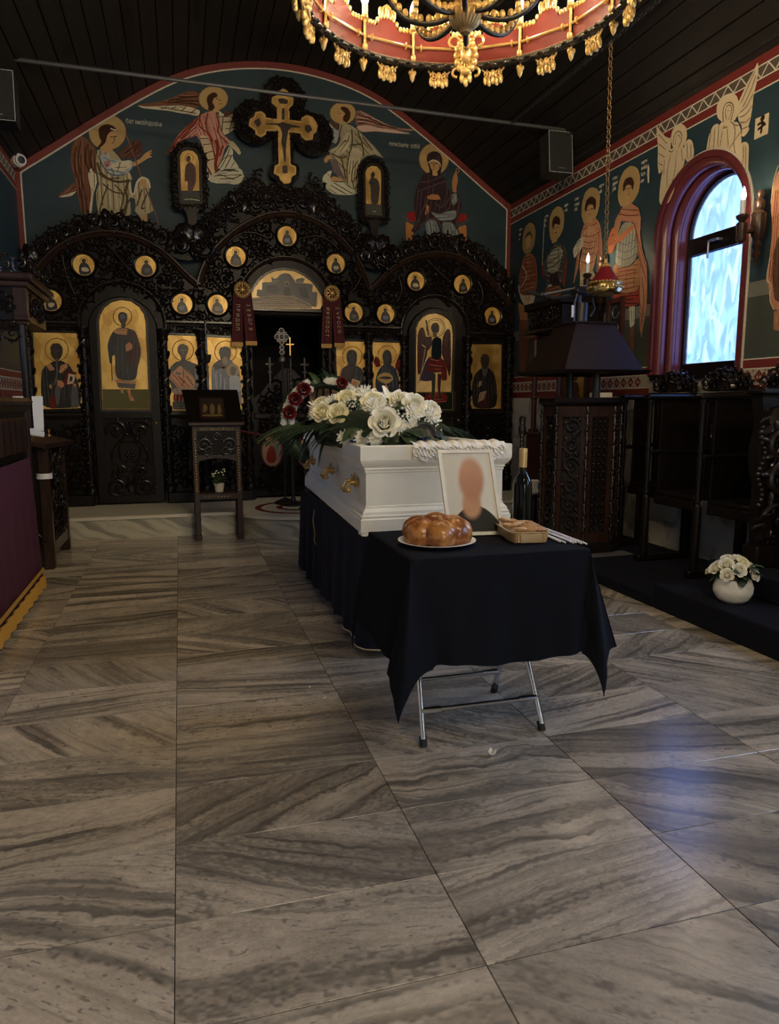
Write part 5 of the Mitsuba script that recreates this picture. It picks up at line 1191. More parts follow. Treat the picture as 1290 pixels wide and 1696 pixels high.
# ---- icons on stems standing over the valleys
def pylon(pname, cx, label):
    t = thing('stem_icon', label, 'icon', 'icons on carved stems')
    g = unary_union([Polygon(np.array(L).reshape(-1, 2)/1000).buffer(0) for pn, m, w, L in PAINT[pname] if pn in ('panel', 'ground')]).buffer(.006)
    x0, z0, x1, z1 = g.bounds
    fr_ = g.buffer(.07)
    scene[t+'__board'] = mikit.ply(prism(fr_, 0, .03, frame_y(YI+.02)), 'dark_wood'); used.add(t+'__board')
    part(t, 'inner_frame', prism(g.buffer(.02).difference(g), .03, .045, frame_y(YI+.02)), 'carved_wood')
    paint(t, pname, frame_y(YI-.0105), .0006, 1.25)
    ed = g.buffer(.052).exterior; n = 34; ms = []
    for k in range(n):
        p = ed.interpolate(k/n, normalized=True); m = scroll_small(k % 3).copy(); m.apply_transform(face_y((p.x, YI-.012, p.y), k*1.9, .072, flip=k % 2 == 0)); ms.append(m)
    part(t, 'carved_border', cat(ms), 'carved_wood', smooth=40)
    c = (x0+x1)/2; zb = z0-.06
    part(t, 'stem', prism(Polygon(chaikin([(c-.09, zb+.02), (c-.045, zb-.05), (c-.035, zb-.14), (c-.06, zb-.30), (c+.06, zb-.30), (c+.035, zb-.14), (c+.045, zb-.05), (c+.09, zb+.02)], 2)), 0, .05, frame_y(YI+.02)), 'carved_wood')
    for s in (-1, 1):
        put(t, 'carved_leaf', LEAVES[0], face_y((c+s*.02, YI-.03, zb-.30), s*-.7, .22)); put(t, 'carved_leaf', LEAVES[1], face_y((c+s*.03, YI-.04, zb-.30), s*-.25, .20))
        put(t, 'carved_scroll', SCROLLS[1], face_y((c+s*.12, YI-.02, zb-.36), 2.5 if s > 0 else .6, .24, flip=s < 0))
pylon('icon_pylon_left', .20, 'upright dark framed small icon on a carved stem, in front of the rose angel')
pylon('icon_pylon_right', 2.09, 'upright dark framed small icon on a carved stem, in front of the cream angel')
# ---- the gilded cross
t = thing('altar_cross', 'large gilded painted cross in a black carved frame at the top of the altar screen', 'cross')
CP = Polygon(np.array(PAINT['crucifix'][0][3]).reshape(-1, 2)/1000).buffer(0)
fr_ = CP.buffer(.02).union(unary_union([Point(x, z).buffer(r) for x, z, r in ((1.16, 4.30, .19), (.86, 4.06, .18), (1.45, 4.00, .18))]))
scene[t+'__backing'] = mikit.ply(prism(fr_.buffer(.03), 0, .03, frame_y(YI+.04)), 'dark_wood'); used.add(t+'__backing')
part(t, 'cross_board', prism(CP.buffer(.004), .03, .048, frame_y(YI+.04)), 'gilt_dark')
paint(t, 'crucifix', frame_y(YI-.0085), .0006, 1.25)
ms = []; ed = fr_.exterior; n = 86
for k in range(n):
    p = ed.interpolate(k/n, normalized=True)
    if CP.buffer(.005).contains(p): continue
    m = scroll_small(k % 3).copy(); m.apply_transform(face_y((p.x, YI+.012, p.y), k*1.7, .085 if p.y > 3.85 else .05, flip=k % 2 == 0)); ms.append(m)
for (x, z, r) in ((1.16, 4.30, .12), (.86, 4.06, .12), (1.45, 4.00, .12)):
    for k in range(12):
        q = Point(x+r*math.cos(k*.5236), z+r*math.sin(k*.5236))
        if not CP.buffer(.02).contains(q):
            m = scroll_small(k % 3).copy(); m.apply_transform(face_y((q.x, YI+.012, q.y), k*2.1, .09)); ms.append(m)
part(t, 'carved_border', cat(ms), 'carved_wood', smooth=40)
part(t, 'bevel', prism(CP.buffer(.012).difference(CP.buffer(-.006)), .030, .050, frame_y(YI+.04)), 'gilt')
part(t, 'post', box(1.10, 1.20, YI+.01, YI+.05, 3.30, 3.62), 'dark_wood')
# ---- royal gate
t = thing('royal_gate', 'low black carved double gate with crosses and small oval pictures in the middle opening', 'gate')
YG = 8.0; GF = frame_y(YG)
for s in (-1, 1):
    c = 1.14+s*.187
    edge = [(c-.183, .24), (c+.183, .24)]
    tops = [(c+s*-.18, 1.62), (c+s*-.12, 1.60), (c, 1.48), (c+s*.10, 1.36), (c+s*.18, 1.30)]
    leafp = Polygon([(1.14+s*.004, .24), (1.14+s*.374, .24), (1.14+s*.374, 1.26)]+[p for p in tops[::-1]]+[(1.14+s*.004, 1.62)]).buffer(0)
    k = part(t, 'leaf', prism(leafp, -.035, 0, GF), 'dark_wood')
    part(k, 'carving', fill_meshes(leafp.buffer(-.05).difference(Point(c, .72).buffer(.17)), .12, YG-.006, 60+s, 1.3), 'carved_wood', kind='stuff', smooth=40)
    part(k, 'rail', box(c-.18, c+.18, YG-.03, YG, 1.08, 1.14, .008), 'carved_wood')
    for (x, z) in ((c+s*.02, 1.66), (c-s*.15, 1.72)): pass
    cz = 1.60; part(k, 'finial_cross', cat([box(c-.010, c+.010, YG-.02, YG-.005, 1.44, cz+.13), box(c-.045, c+.045, YG-.02, YG-.005, cz+.05, cz+.07), box(c-.025, c+.025, YG-.02, YG-.005, cz-.03, cz-.015)]), 'carved_wood')
    ov = [(c+.105*math.cos(a), .73+.165*math.sin(a)) for a in np.linspace(0, 2*math.pi, 40, False)]
    pic = part(k, 'oval_picture', prism(Polygon(ov), 0, .012, GF), 'icon_tan')
    part(k, 'oval_frame', prism(Polygon(ov).buffer(.014).difference(Polygon(ov).buffer(-.002)), 0, .022, GF), 'red_paint')
    part(k, 'painted_figure', sheet(Polygon(chaikin([(c-.07, .62), (c-.05, .75), (c-.01, .80), (c+.03, .76), (c+.05, .63), (c, .59)], 2)), .0128, GF), 'red_robe'); part(k, 'painted_figure', sheet(Point(c-.01, .83).buffer(.022), .0131, GF), 'skin'); part(k, 'painted_wing', sheet(Polygon(chaikin([(c+.0, .78), (c+.07, .84), (c+.085, .76), (c+.05, .70)], 2)), .0125, GF), 'grey_blue')
# ---- banners with gilt rosettes
def banner(cx, z0, words, label):
    t = thing('banner', label, 'banner', 'banners beside the royal gate')
    Y = 7.82
    ros = [ball((cx, Y-.02, z0), (.030, .018, .030), 2)]
    for k in range(16):
        a = k*math.pi/8; ros.append(ball((cx+.066*math.cos(a), Y-.012, z0+.066*math.sin(a)), (.017, .012, .017), 1))
    for k in range(8):
        a = k*math.pi/4; ros.append(tube([(cx+.02*math.cos(a), Y-.018, z0+.02*math.sin(a)), (cx+.056*math.cos(a), Y-.014, z0+.056*math.sin(a))], .006, 5))
    rr = [(cx+.054*math.cos(a), Y-.01, z0+.054*math.sin(a)) for a in np.linspace(0, 2*math.pi, 30, False)]
    ros.append(tube(rr, .010, 6, closed=True)); rr = [(cx+.080*math.cos(a), Y-.008, z0+.080*math.sin(a)) for a in np.linspace(0, 2*math.pi, 40, False)]; ros.append(tube(rr, .007, 6, closed=True))
    scene[t+'__rosette'] = mikit.ply(cat(ros), 'gilt', smooth=40); used.add(t+'__rosette')
    part(t, 'rosette_backing', prism(Point(cx, z0).buffer(.055), 0, .006, frame_y(Y)), 'crimson_velvet')
    for s, w in zip((-1, 1), words):
        x0, x1 = (cx-.125, cx-.008) if s < 0 else (cx+.018, cx+.135); xt0, xt1 = (cx-.092, cx+.005) if s < 0 else (cx-.005, cx+.092)
        V, F = [], []; n, m = 14, 8
        for i in range(n+1):
            tt = i/n
            for j in range(m+1):
                q = j/m; V.append((xt0+(xt1-xt0)*q+(x0+(x1-x0)*q-xt0-(xt1-xt0)*q)*tt, Y-.012*math.sin(q*math.pi*2+tt)*tt-(.004 if s > 0 else 0), z0-.03-tt*(.495+(.012 if s < 0 else 0))))
        for i in range(n):
            for j in range(m): a = i*(m+1)+j; F += [[a, a+1, a+m+2], [a, a+m+2, a+m+1]]
        k = part(t, 'ribbon', TM(V, F), 'crimson_velvet', smooth=True)
        zb = z0-.03-.495-(.012 if s < 0 else 0)
        part(k, 'fringe', cat([box(x0+(x1-x0)*(i/22), x0+(x1-x0)*(i+.75)/22, Y-.016, Y-.004, zb-.028-.003*(i % 3), zb+.012) for i in range(22)]), 'gold_fringe')
        ch = []
        for i, l in enumerate(w):
            mm = meshkit.text_mesh(l, .034, .001, bold=True); v = mm.vertices
            xx = (xt0+xt1)/2+((x0+x1)/2-(xt0+xt1)/2)*(i+2)/(len(w)+2.5)
            part(k, 'letter', TM(np.stack([xx+(v[:, 1]-.015), np.full(len(v), Y-.020)-v[:, 2], z0-.145-.046*i-v[:, 0]], -1), mm.faces), 'robe_beige')
banner(.672, 2.395, ('ПРИДОП', 'ІЕВОГЅ'), 'dark red velvet ribbon banner with a gilt rosette, left of the royal gate')
banner(1.605, 2.395, ('ИКОПОСТ', 'ІѴРОСО'), 'dark red velvet ribbon banner with a gilt rosette, right of the royal gate')
# ---- hand crosses and candles in front of the gate
t = thing('altar_candlestick', 'thin dark beaded candlestick with a small bright cross in front of the royal gate', 'candlestick')
scene[t+'__stem'] = mikit.ply(lathe([(.10, 0), (.10, .02), (.03, .05), (.015, .10), (.013, 1.45), (.02, 1.47), (.008, 1.50)], 14, (1.08, 7.35, .215)), 'black_metal', smooth=40); used.add(t+'__stem')
part(t, 'beads', cat([ball((1.08, 7.335, .9+.045*k), .007, 1) for k in range(17)]), 'gilt', smooth=True)
part(t, 'cross', cat([box(1.074, 1.086, 7.344, 7.356, 1.70, 1.89), box(1.04, 1.12, 7.344, 7.356, 1.815, 1.828)]), 'gilt')
t = thing('processional_cross', 'grey openwork metal cross on a thin pole, left of the small bright cross', 'cross')
ms = [tube([(1.02, 7.5, .215), (1.02, 7.5, 1.66)], .009, 8)]
for (x, z, r) in ((1.02, 1.965, .024), (.975, 1.905, .024), (1.065, 1.905, .024), (1.02, 1.905, .026), (1.02, 1.85, .020), (1.02, 1.80, .020), (1.02, 1.755, .022), (.985, 1.94, .012), (1.055, 1.94, .012), (.985, 1.87, .012), (1.055, 1.87, .012)):
    ms.append(tube([(x+r*math.cos(a), 7.5, z+r*math.sin(a)) for a in np.linspace(0, 2*math.pi, 16, False)], .008, 5, closed=True)); ms.append(ball((x, 7.495, z), r*.62, 1))
ms.append(lathe([(.03, 0), (.034, .03), (.015, .06)], 10, (1.02, 7.5, 1.66)))
scene[t+'__head'] = mikit.ply(cat(ms[1:]), 'pewter', smooth=40); used.add(t+'__head'); part(t, 'pole', ms[0], 'black_metal')
part(t, 'foot', lathe([(.11, 0), (.11, .02), (.02, .06)], 16, (1.02, 7.5, .215)), 'black_metal', smooth=40)
# ------------------------------------------------------------------ coffin on its bier
def loft(rings, close_bottom=True, close_top=False):
    n = len(rings[0]); V = np.vstack(rings); F = []
    for i in range(len(rings)-1):
        for k in range(n):
            a0, a1, b0, b1 = i*n+k, i*n+(k+1) % n, (i+1)*n+k, (i+1)*n+(k+1) % n
            F += [[a0, a1, b1], [a0, b1, b0]]
    if close_bottom: F += [[0, k+1, k] for k in range(1, n-1)]
    if close_top: o = (len(rings)-1)*n; F += [[o, o+k, o+k+1] for k in range(1, n-1)]
    return TM(V, F)
CX0, CX1, CY0, CY1 = .80, 1.57, 3.29, 5.38      # outer base at the near end; the far end is narrower
def coffin_ring(o, z):
    return np.array([(CX0-o, CY0-o, z), (CX1+o, CY0-o, z), (CX1-.08+o, CY1+o, z), (CX0+.08-o, CY1+o, z)])
cf = thing('coffin', 'white lacquered open coffin with moulded sides and gilt handles on a dark draped bier', 'coffin')
prof = [(0, .640), (0, .700), (-.006, .706), (-.004, .716), (-.012, .722), (-.014, .735), (-.022, .744), (-.030, .752), (-.030, .760), (-.034, .764), (-.034, .918), (-.030, .922), (-.030, .932), (-.024, .938), (-.026, .945), (-.012, .960), (-.004, .972), (-.002, .980), (0, .984), (0, 1.046), (-.004, 1.050), (-.050, 1.050), (-.055, 1.044), (-.055, .80)]
scene[cf+'__body'] = mikit.ply(loft([coffin_ring(o, z) for o, z in prof], True, True), 'white_lacquer', smooth=32); used.add(cf+'__body')
part(cf, 'foot', box(CX0+.005, CX0+.07, CY0+.003, CY0+.08, .622, .640, .004), 'white_lacquer'); part(cf, 'foot', box(CX1-.07, CX1-.005, CY0+.003, CY0+.08, .622, .640, .004), 'white_lacquer')
part(cf, 'foot', box(CX0+.09, CX0+.15, CY1-.10, CY1-.02, .622, .640, .004), 'white_lacquer'); part(cf, 'foot', box(CX1-.15, CX1-.09, CY1-.10, CY1-.02, .622, .640, .004), 'white_lacquer')
# satin lining with a ruffled edge over the near rim
V, F = [], []; nu, nv = 90, 9
for i in range(nu+1):
    x = .825+(1.53-.825)*i/nu
    for j in range(nv+1):
        q = j/nv; w = .006*math.sin(i*.9+q*3)+.004*math.sin(i*2.1-q*7)
        if q < .35: V.append((x, CY0+.12-.118*q/.35, 1.054+.010*math.sin(q*6)+w))
        else:
            h = (q-.35)/.65; V.append((x, CY0-.006-abs(w)*.8, 1.056-h*(.074+.010*math.sin(i*.55)+.004*math.sin(i*1.7))+w*.3))
for i in range(nu):
    for j in range(nv): a = i*(nv+1)+j; F += [[a, a+1, a+nv+2], [a, a+nv+2, a+nv+1]]
lin = TM(V, F)
keep = [f for f in lin.faces if lin.vertices[f][:, 0].mean() > 1.055]
part(cf, 'lace_edge', TM(lin.vertices, keep), 'satin', smooth=True)
rf = []
for k in range(26):
    x = 1.07+.0175*k; P = [(x+.013*math.cos(a)*1.2, CY0-.012-.004*math.sin(a*2), 1.018+.020*math.sin(a)+.006*math.sin(k*1.3)) for a in np.linspace(0, 2*math.pi, 12, False)]
    rf.append(tube(P, .0042, 5, closed=True))
part(cf, 'lace_loops', cat(rf), 'satin', smooth=True)
part(cf, 'lining', box(CX0+.06, CX1-.06, CY0+.06, CY1-.07, .98, 1.005, .01), 'satin')
def coffin_handle(y, z):
    x = CX0+.034
    a = part(cf, 'handle', cat([tube([(x-.050, y-.065, z-.024), (x-.056, y, z-.034), (x-.050, y+.065, z-.024)], .0085, 10), ball((x-.05, y-.068, z-.024), .013, 1), ball((x-.05, y+.068, z-.024), .013, 1)]), 'gilt', smooth=True)
    br = []
    for s in (-1, 1):
        br += [lathe([(.022, 0), (.020, .006), (.010, .010), (.008, .035)], 12)]
        br[-1].apply_transform(mat4((x, y+s*.045, z+.012), (0, -math.pi/2, 0))); br.append(tube([(x-.034, y+s*.045, z+.012), (x-.048, y+s*.050, z-.02)], .007, 8))
    for a_, d in ((.6, .045), (2.2, .042), (-.2, .04), (3.4, .04)): br.append(moved(ball((0, 0, 0), (.005, .011, .024), 1), (x-.010, y+.03*math.cos(a_), z+d*math.sin(a_)+.005), (a_-1.57, 0, 0)))
    part(a, 'bracket', cat(br), 'gilt', smooth=40)
for y, z in ((3.545, .848), (4.11, .858), (4.72, .862)): coffin_handle(y, z)
# bier: a trolley hidden by a dark blue skirt
bi = thing('bier', 'bier under the coffin hidden by a pleated dark navy skirt with a pale hem', 'bier')
scene[bi+'__deck'] = mikit.ply(box(.85, 1.53, 3.36, 5.30, .575, .621, .008), 'dark_wood'); used.add(bi+'__deck')
ring0 = resample([(.84, 5.32), (.84, 3.44), (.86, 3.38), (.92, 3.355), (1.50, 3.355), (1.56, 3.38), (1.575, 3.44), (1.575, 5.32), (.84, 5.32)], .02)[:-1]
nn = len(ring0); V, F = [], []; nz = 12; cen = np.array([1.2, 4.3]); r = random.Random(4); ph = np.cumsum([r.uniform(.2, .62) for _ in range(nn)])
d = np.array([r.uniform(-.2, .2) for _ in range(nn)])
tg = np.roll(ring0, -1, 0)-np.roll(ring0, 1, 0); tg /= np.linalg.norm(tg, axis=1, keepdims=True); nr = np.stack([tg[:, 1], -tg[:, 0]], -1)
nr *= np.sign(((ring0-cen)*nr).sum(1, keepdims=True)+1e-9)
for i in range(nz+1):
    t = i/nz
    for k in range(nn):
        o = (.012*math.sin(ph[k])+.007*math.sin(ph[k]*2.3+1))*t**.6+.022*t
        V.append((ring0[k][0]+nr[k][0]*o, ring0[k][1]+nr[k][1]*o, .619-.57*t-(.012*math.sin(ph[k]*.2) if i == nz else 0)))
for i in range(nz):
    for k in range(nn): a, b = i*nn+k, i*nn+(k+1) % nn; F += [[a, b, b+nn], [a, b+nn, a+nn]]
part(bi, 'skirt', TM(V, F), 'navy_cloth', smooth=True)
hem = np.array(V[nz*nn:]); hem_pts = [p for p in hem if p[1] < 3.75 and p[0] < 1.3]
hem_pts = sorted(hem_pts, key=lambda p: math.atan2(p[1]-3.9, p[0]-1.3))
part(bi, 'hem_braid', tube(np.array(hem_pts)+[0, -.002, .004], .0045, 5), 'cream_warm', smooth=True)
part(bi, 'frame', cat([tube([(x, y0, .06), (x, y0, .575)], .014, 8) for x in (.93, 1.47) for y0 in (3.5, 5.1)]), 'steel_grey')
for x, y in ((.93, 3.5), (1.47, 3.5), (.93, 5.1), (1.47, 5.1)): part(bi, 'caster', moved(lathe([(.001, -.012), (.028, -.010), (.030, 0), (.028, .010), (.001, .012)], 16), (x, y, .032), (math.pi/2, 0, 0)), 'rubber', smooth=40)
part(bi, 'cord', tube([(.815, 4.62, .56), (.800, 4.60, .50), (.806, 4.57, .42), (.798, 4.55, .37), (.806, 4.52, .355)], .004, 6), 'gilt_dark', smooth=True)

# ------------------------------------------------------------------ small folding table with a black cloth
tb = thing('folding_table', 'small folding table on crossed chrome legs under a black cloth, before the coffin', 'table')
TX0, TX1, TY0, TY1, TZ = .715, 1.387, 2.25, 2.81, .732
scene[tb+'__tabletop'] = mikit.ply(box(TX0, TX1, TY0, TY1, TZ-.026, TZ-.002, .006), 'brown_wood'); used.add(tb+'__tabletop')
leg_r = .0105
for (x0, x1), yf, yt in (((.810, 1.291), 2.385, 2.72), ((.832, 1.268), 2.786, 2.34)):
    t_ = (x0+x1)/2
    for x in (x0, x1):
        k = part(tb, 'leg', tube([(x, yf, .028), (x+(t_-x)*.10, yf+(yt-yf)*.5, .37), (x+(t_-x)*.20, yt, .705)], leg_r, 10), 'chrome', smooth=True)
        part(k, 'rubber_foot', tube([(x, yf, 0.0), (x+(t_-x)*.008, yf+(yt-yf)*.04, .034)], .0145, 12), 'rubber')
    zc = .118; q = (zc-.028)/.68; xa, xb = x0+(t_-x0)*.2*q, x1+(t_-x1)*.2*q; yy = yf+(yt-yf)*q
    part(tb, 'cross_bar', cat([tube([(xa, yy, zc), (xb, yy, zc)], .0085, 10), tube([(xa, yy, zc), (xa+.075, yy, zc)], .0125, 10), tube([(xb-.075, yy, zc), (xb, yy, zc)], .0125, 10)]), 'chrome', smooth=40)
tc = thing('tablecloth', 'plain black cloth with hanging corner points draped over the folding table', 'tablecloth')
D = .372; n = 92; V, F = [], []
gx = np.r_[np.linspace(-D, 0, 30), np.linspace(0, TX1-TX0, 26)[1:], (TX1-TX0)+np.linspace(0, D, 30)[1:]]
gy = np.r_[np.linspace(-D, 0, 30), np.linspace(0, TY1-TY0, 22)[1:], (TY1-TY0)+np.linspace(0, D, 30)[1:]]
for b in gy:
    for a in gx:
        ex = a if a < 0 else (a-(TX1-TX0) if a > TX1-TX0 else 0); ey = b if b < 0 else (b-(TY1-TY0) if b > TY1-TY0 else 0)
        bx, by = TX0+min(max(a, 0), TX1-TX0), TY0+min(max(b, 0), TY1-TY0)
        rho = math.hypot(ex, ey)
        if rho == 0: V.append((a+TX0, b+TY0, TZ+.0008+.0006*math.sin(a*40)*math.sin(b*33))); continue
        ux, uy = ex/rho, ey/rho; s2 = abs(2*ux*uy); t = rho/D
        wave = (.012*math.sin((a if ex == 0 else b)*17+1.0)+.008*math.sin((a if ex == 0 else b)*39))*min(1, t)*(1-s2)
        side = (.25*ux*ux if ux > 0 else .22*ux*ux)*(1 if uy <= 0 else max(0, 1-uy*1.6))+.04*uy*uy
        fl_ = rho*side+(.13 if ux > 0 else .17)*s2*s2*(uy < 0)*D*math.sin(math.pi*min(1, t/1.5)**.8)+.004*min(1, rho/.02)+wave
        z = TZ-rho*.985+(.010*math.sin(a*11+.5) if ey < 0 and ex == 0 else 0)*t
        x, y = bx+ux*fl_, by+uy*fl_
        lft, rgt = ((-.085, .070) if ey < 0 else (-.05, .0)), ((.13, -.050) if ey < 0 else (.03, .0))
        sd, inr = lft if (a < 0 or (ex == 0 and a < .33)) else rgt; cx_ = TX0 if sd < 0 else TX1; sg = -1 if ey < 0 else 1
        if ex and ey:      # the corner square hangs as one broad fold
            q = math.atan2(abs(ey), abs(ex))/(math.pi/2); q2 = q**(2.4 if sd < 0 else .6)
            x = cx_+min(t, 1.3)*(sd*(1-q2)+inr*q2)+wave; y = by+sg*(min(1, t)*(.012+.04*q)+.060*math.sin(math.pi*q)*min(1, t)**.7)+.010*math.sin(q*9)*min(1, t)
        elif ex: x = bx+sd*t+wave*.5
        elif ey:
            dd = a if sd < 0 else (TX1-TX0)-a; k_ = max(0, 1-dd/.22)
            x = bx+inr*t*k_*k_; y = by+sg*(.052*t)+wave
        V.append((x, y, max(z, .12)))
m_ = len(gx)
for i in range(len(gy)-1):
    for k in range(m_-1): a = i*m_+k; F += [[a, a+1, a+m_+1], [a, a+m_+1, a+m_]]
scene[tc] = mikit.ply(TM(V, F), 'black_cloth', smooth=True)
# bread on its plate
pl = thing('plate', 'shallow white round plate under the bread', 'plate'); PXY = (.893, 2.49)
scene[pl] = mikit.ply(lathe([(.001, .000), (.085, .000), (.09, .003), (.138, .014), (.143, .016), (.144, .0185), (.139, .0185), (.095, .009), (.001, .006)], 48, (*PXY, TZ+.001)), 'plate_white', smooth=40)
br = thing('bread', 'shiny brown round loaf of braided lobes on the white plate', 'bread')
def lobe(c, rr, rz, seed):
    m = trimesh.creation.icosphere(subdivisions=4); v = m.vertices.copy(); v *= np.array([rr, rr, rz]); nn_ = meshkit.fbm(v*28+seed*7, 3, seed)-.5
    v = v*(1+.09*nn_[:, None]); v[:, 2] = np.where(v[:, 2] < -.55*rz, -.55*rz+(v[:, 2]+.55*rz)*.25, v[:, 2]); return TM(v+np.array(c), m.faces)
zb = TZ+.012
for k in range(6):
    a = math.radians(-100+60*k); part(br, 'lobe', lobe((PXY[0]+.073*math.cos(a), PXY[1]+.073*math.sin(a), zb+.036), .061, .056+.004*(k % 2), k), 'crust', smooth=True)
part(br, 'lobe', lobe((PXY[0]+.004, PXY[1]+.012, zb+.055), .062, .052, 9), 'crust', smooth=True)
part(br, 'base', moved(lobe((0, 0, 0), .105, .030, 12), (*PXY, zb+.018)), 'crust', smooth=True)
# portrait leaning back on its strut
pf = thing('portrait_frame', 'white framed portrait with a blurred face leaning back on the black cloth', 'picture frame')
B0, B1 = np.array([.984, 2.618, TZ+.001]), np.array([1.207, 2.590, TZ+.001]); UPV = np.array([.0, .135, .325]); ex_ = (B1-B0); wd_ = np.linalg.norm(ex_); ex_ /= wd_; hh_ = np.linalg.norm(UPV); ez_ = UPV/hh_; en_ = np.cross(ex_, ez_)
PFR = lambda u, v, w: B0+np.outer(u, ex_)+np.outer(v, ez_)+np.outer(w, en_)
fo = sbox(0, 0, wd_, hh_); fi = sbox(.014, .014, wd_-.014, hh_-.014)
scene[pf+'__frame'] = mikit.ply(prism(fo.difference(fi), 0, .014, PFR), 'frame_white'); used.add(pf+'__frame')
def portrait(p, n, uv):
    q = mi.Vector3f(p.x-float(B0[0]), p.y-float(B0[1]), p.z-float(B0[2]))
    u = (q.x*float(ex_[0])+q.y*float(ex_[1])+q.z*float(ex_[2]))/wd_; v = (q.x*float(ez_[0])+q.y*float(ez_[1])+q.z*float(ez_[2]))/hh_
    bg = mix((.56, .53, .45), (.68, .66, .58), smoothstep(.1, .9, u+.3*v))
    sh = smoothstep(.005, -.012, v-(.335-1.1*dr.square(u-.50)))
    sh = dr.select(v < .10, 1., sh)
    c = mix(bg, (.012, .011, .0095), sh)
    neck = smoothstep(1.15, .65, dr.sqrt(dr.square((u-.47)/.19)+dr.square((v-.34)/.17)))
    c = mix(c, (.50, .27, .15), neck)
    d = dr.sqrt(dr.square((u-.50)/.245)+dr.square((v-.635)/.275)); f = smoothstep(1.16, .70, d)
    skin = mix((.44, .205, .115), (.52, .275, .155), smoothstep(.5, .85, v))
    return mix(c, skin, f*.96)
mat('portrait_print', mikit.proc(portrait), .5, spec=.2)
part(pf, 'print', prism(fi.buffer(.001), .004, .006, PFR), 'portrait_print'); part(pf, 'backing', prism(fi.buffer(.004), -.004, .003, PFR), 'tan_board')
part(pf, 'strut', prism(sbox(wd_/2-.02, .0, wd_/2+.02, .2), 0, .004, lambda u, v, w: np.stack([B0[0]+u, B0[1]+.17-v*.55+w, B0[2]+v*.95], -1)), 'tan_board')
# tray of biscuits, wine bottle, tapers
tr = thing('biscuit_tray', 'ribbed straw-coloured tray of round biscuits at the right of the portrait', 'tray')
TC = np.array([1.243, 2.515]); ang = -.16
def tray_ring(hx, hy, z, rib=0):
    P = []
    for k in range(96):
        a = 2*math.pi*k/96; c, s = math.cos(a), math.sin(a); e = .25
        x = hx*np.sign(c)*abs(c)**e; y = hy*np.sign(s)*abs(s)**e; q = 1+rib*(k % 2)
        P.append((TC[0]+(x*math.cos(ang)-y*math.sin(ang))*q, TC[1]+(x*math.sin(ang)+y*math.cos(ang))*q, z))
    return np.array(P)
z0 = TZ+.002
scene[tr+'__tub'] = mikit.ply(loft([tray_ring(.060, .115, z0), tray_ring(.066, .122, z0+.005, .045), tray_ring(.072, .128, z0+.036, .045), tray_ring(.074, .130, z0+.040), tray_ring(.080, .136, z0+.043), tray_ring(.080, .136, z0+.046), tray_ring(.072, .128, z0+.044), tray_ring(.064, .118, z0+.008)], True, True), 'tray', smooth=40); used.add(tr+'__tub')
r = random.Random(8)
for k in range(11):
    x, y = TC[0]+(-.032+.032*(k % 3))+r.uniform(-.006, .006), TC[1]-.085+.055*(k//3)+r.uniform(-.008, .008)
    b = thing('biscuit', 'round brown biscuit lying in the ribbed tray', 'biscuit', 'biscuits in the tray')
    scene[b] = mikit.ply(moved(lathe([(.001, -.006), (.022, -.006), (.028, 0), (.025, .006), (.012, .009), (.001, .010)], 18), (x, y, z0+.046+.009*(k % 2)), (r.uniform(-.4, .4), r.uniform(-.4, .4), 0)), 'cookie' if k % 3 else 'cookie_pale', smooth=40)
bo = thing('wine_bottle', 'dark wine bottle with a gold capsule at the back corner of the table', 'bottle'); BC = (1.376, 2.775)
scene[bo+'__glass'] = mikit.ply(lathe([(.001, .004), (.030, .0), (.0385, .004), (.040, .012), (.0402, .165), (.038, .186), (.030, .205), (.020, .222), (.0155, .236), (.0150, .325), (.001, .326)], 40, (*BC, TZ+.001)), 'bottle_glass', smooth=40); used.add(bo+'__glass')
part(bo, 'capsule', lathe([(.0158, .248), (.0166, .250), (.0166, .305), (.0174, .308), (.0174, .316), (.0164, .319), (.0164, .328), (.001, .3285)], 28, (*BC, TZ+.001)), 'capsule', smooth=40)
for k in range(9):
    c = thing('taper_candle', 'thin white wax taper lying in the bundle at the right edge of the table', 'candle', 'bundle of white tapers')
    x = 1.345+.009*k-(k % 2)*.003; P = np.array([(1.415-.010*k+.012, 2.705-.006*k, TZ+.006+.004*(k % 3)), (1.385-.010*k+.026+.004*(k % 3), 2.315+.008*k, TZ+.006+.003*(k % 2))])
    scene[c] = mikit.ply(tube(resample(P, .08), .0034, 6), 'wax', smooth=40)
# ------------------------------------------------------------------ flowers on the coffin
r = random.Random(12)
def petal(w, h, cup, n=5, m=4, tip=.80):
    V, F = [], []
    for i in range(n+1):
        t = i/n; ww = w*math.sin(math.pi*(.12+tip*t))**.7
        for j in range(m+1):
            q = j/m*2-1; V.append((ww*q*.5, -cup*t*t*h+.25*ww*q*q, h*t))
    for i in range(n):
        for j in range(m): a = i*(m+1)+j; F += [[a, a+1, a+m+2], [a, a+m+2, a+m+1]]
    return TM(V, F)
def rose_mesh():
    ms = []
    for ring, (cnt, rad, tilt, h, cup) in enumerate(((3, .004, -.05, .033, -.25), (4, .010, .06, .036, -.20), (5, .017, .20, .037, -.12), (6, .023, .42, .036, .05), (6, .027, .78, .033, .25))):
        for k in range(cnt):
            p = petal(.030+.0045*ring, h, cup, 5, 4, .62); p.apply_transform(mat4((0, 0, 0), (tilt, 0, 0))); p.apply_translation((0, -rad, 0)); p.apply_transform(mat4((0, 0, 0), (0, 0, 2*math.pi*(k+.5*ring)/cnt+ring*.4))); ms.append(p)
    ms.append(ball((0, 0, .012), (.011, .011, .016), 1)); return cat(ms)
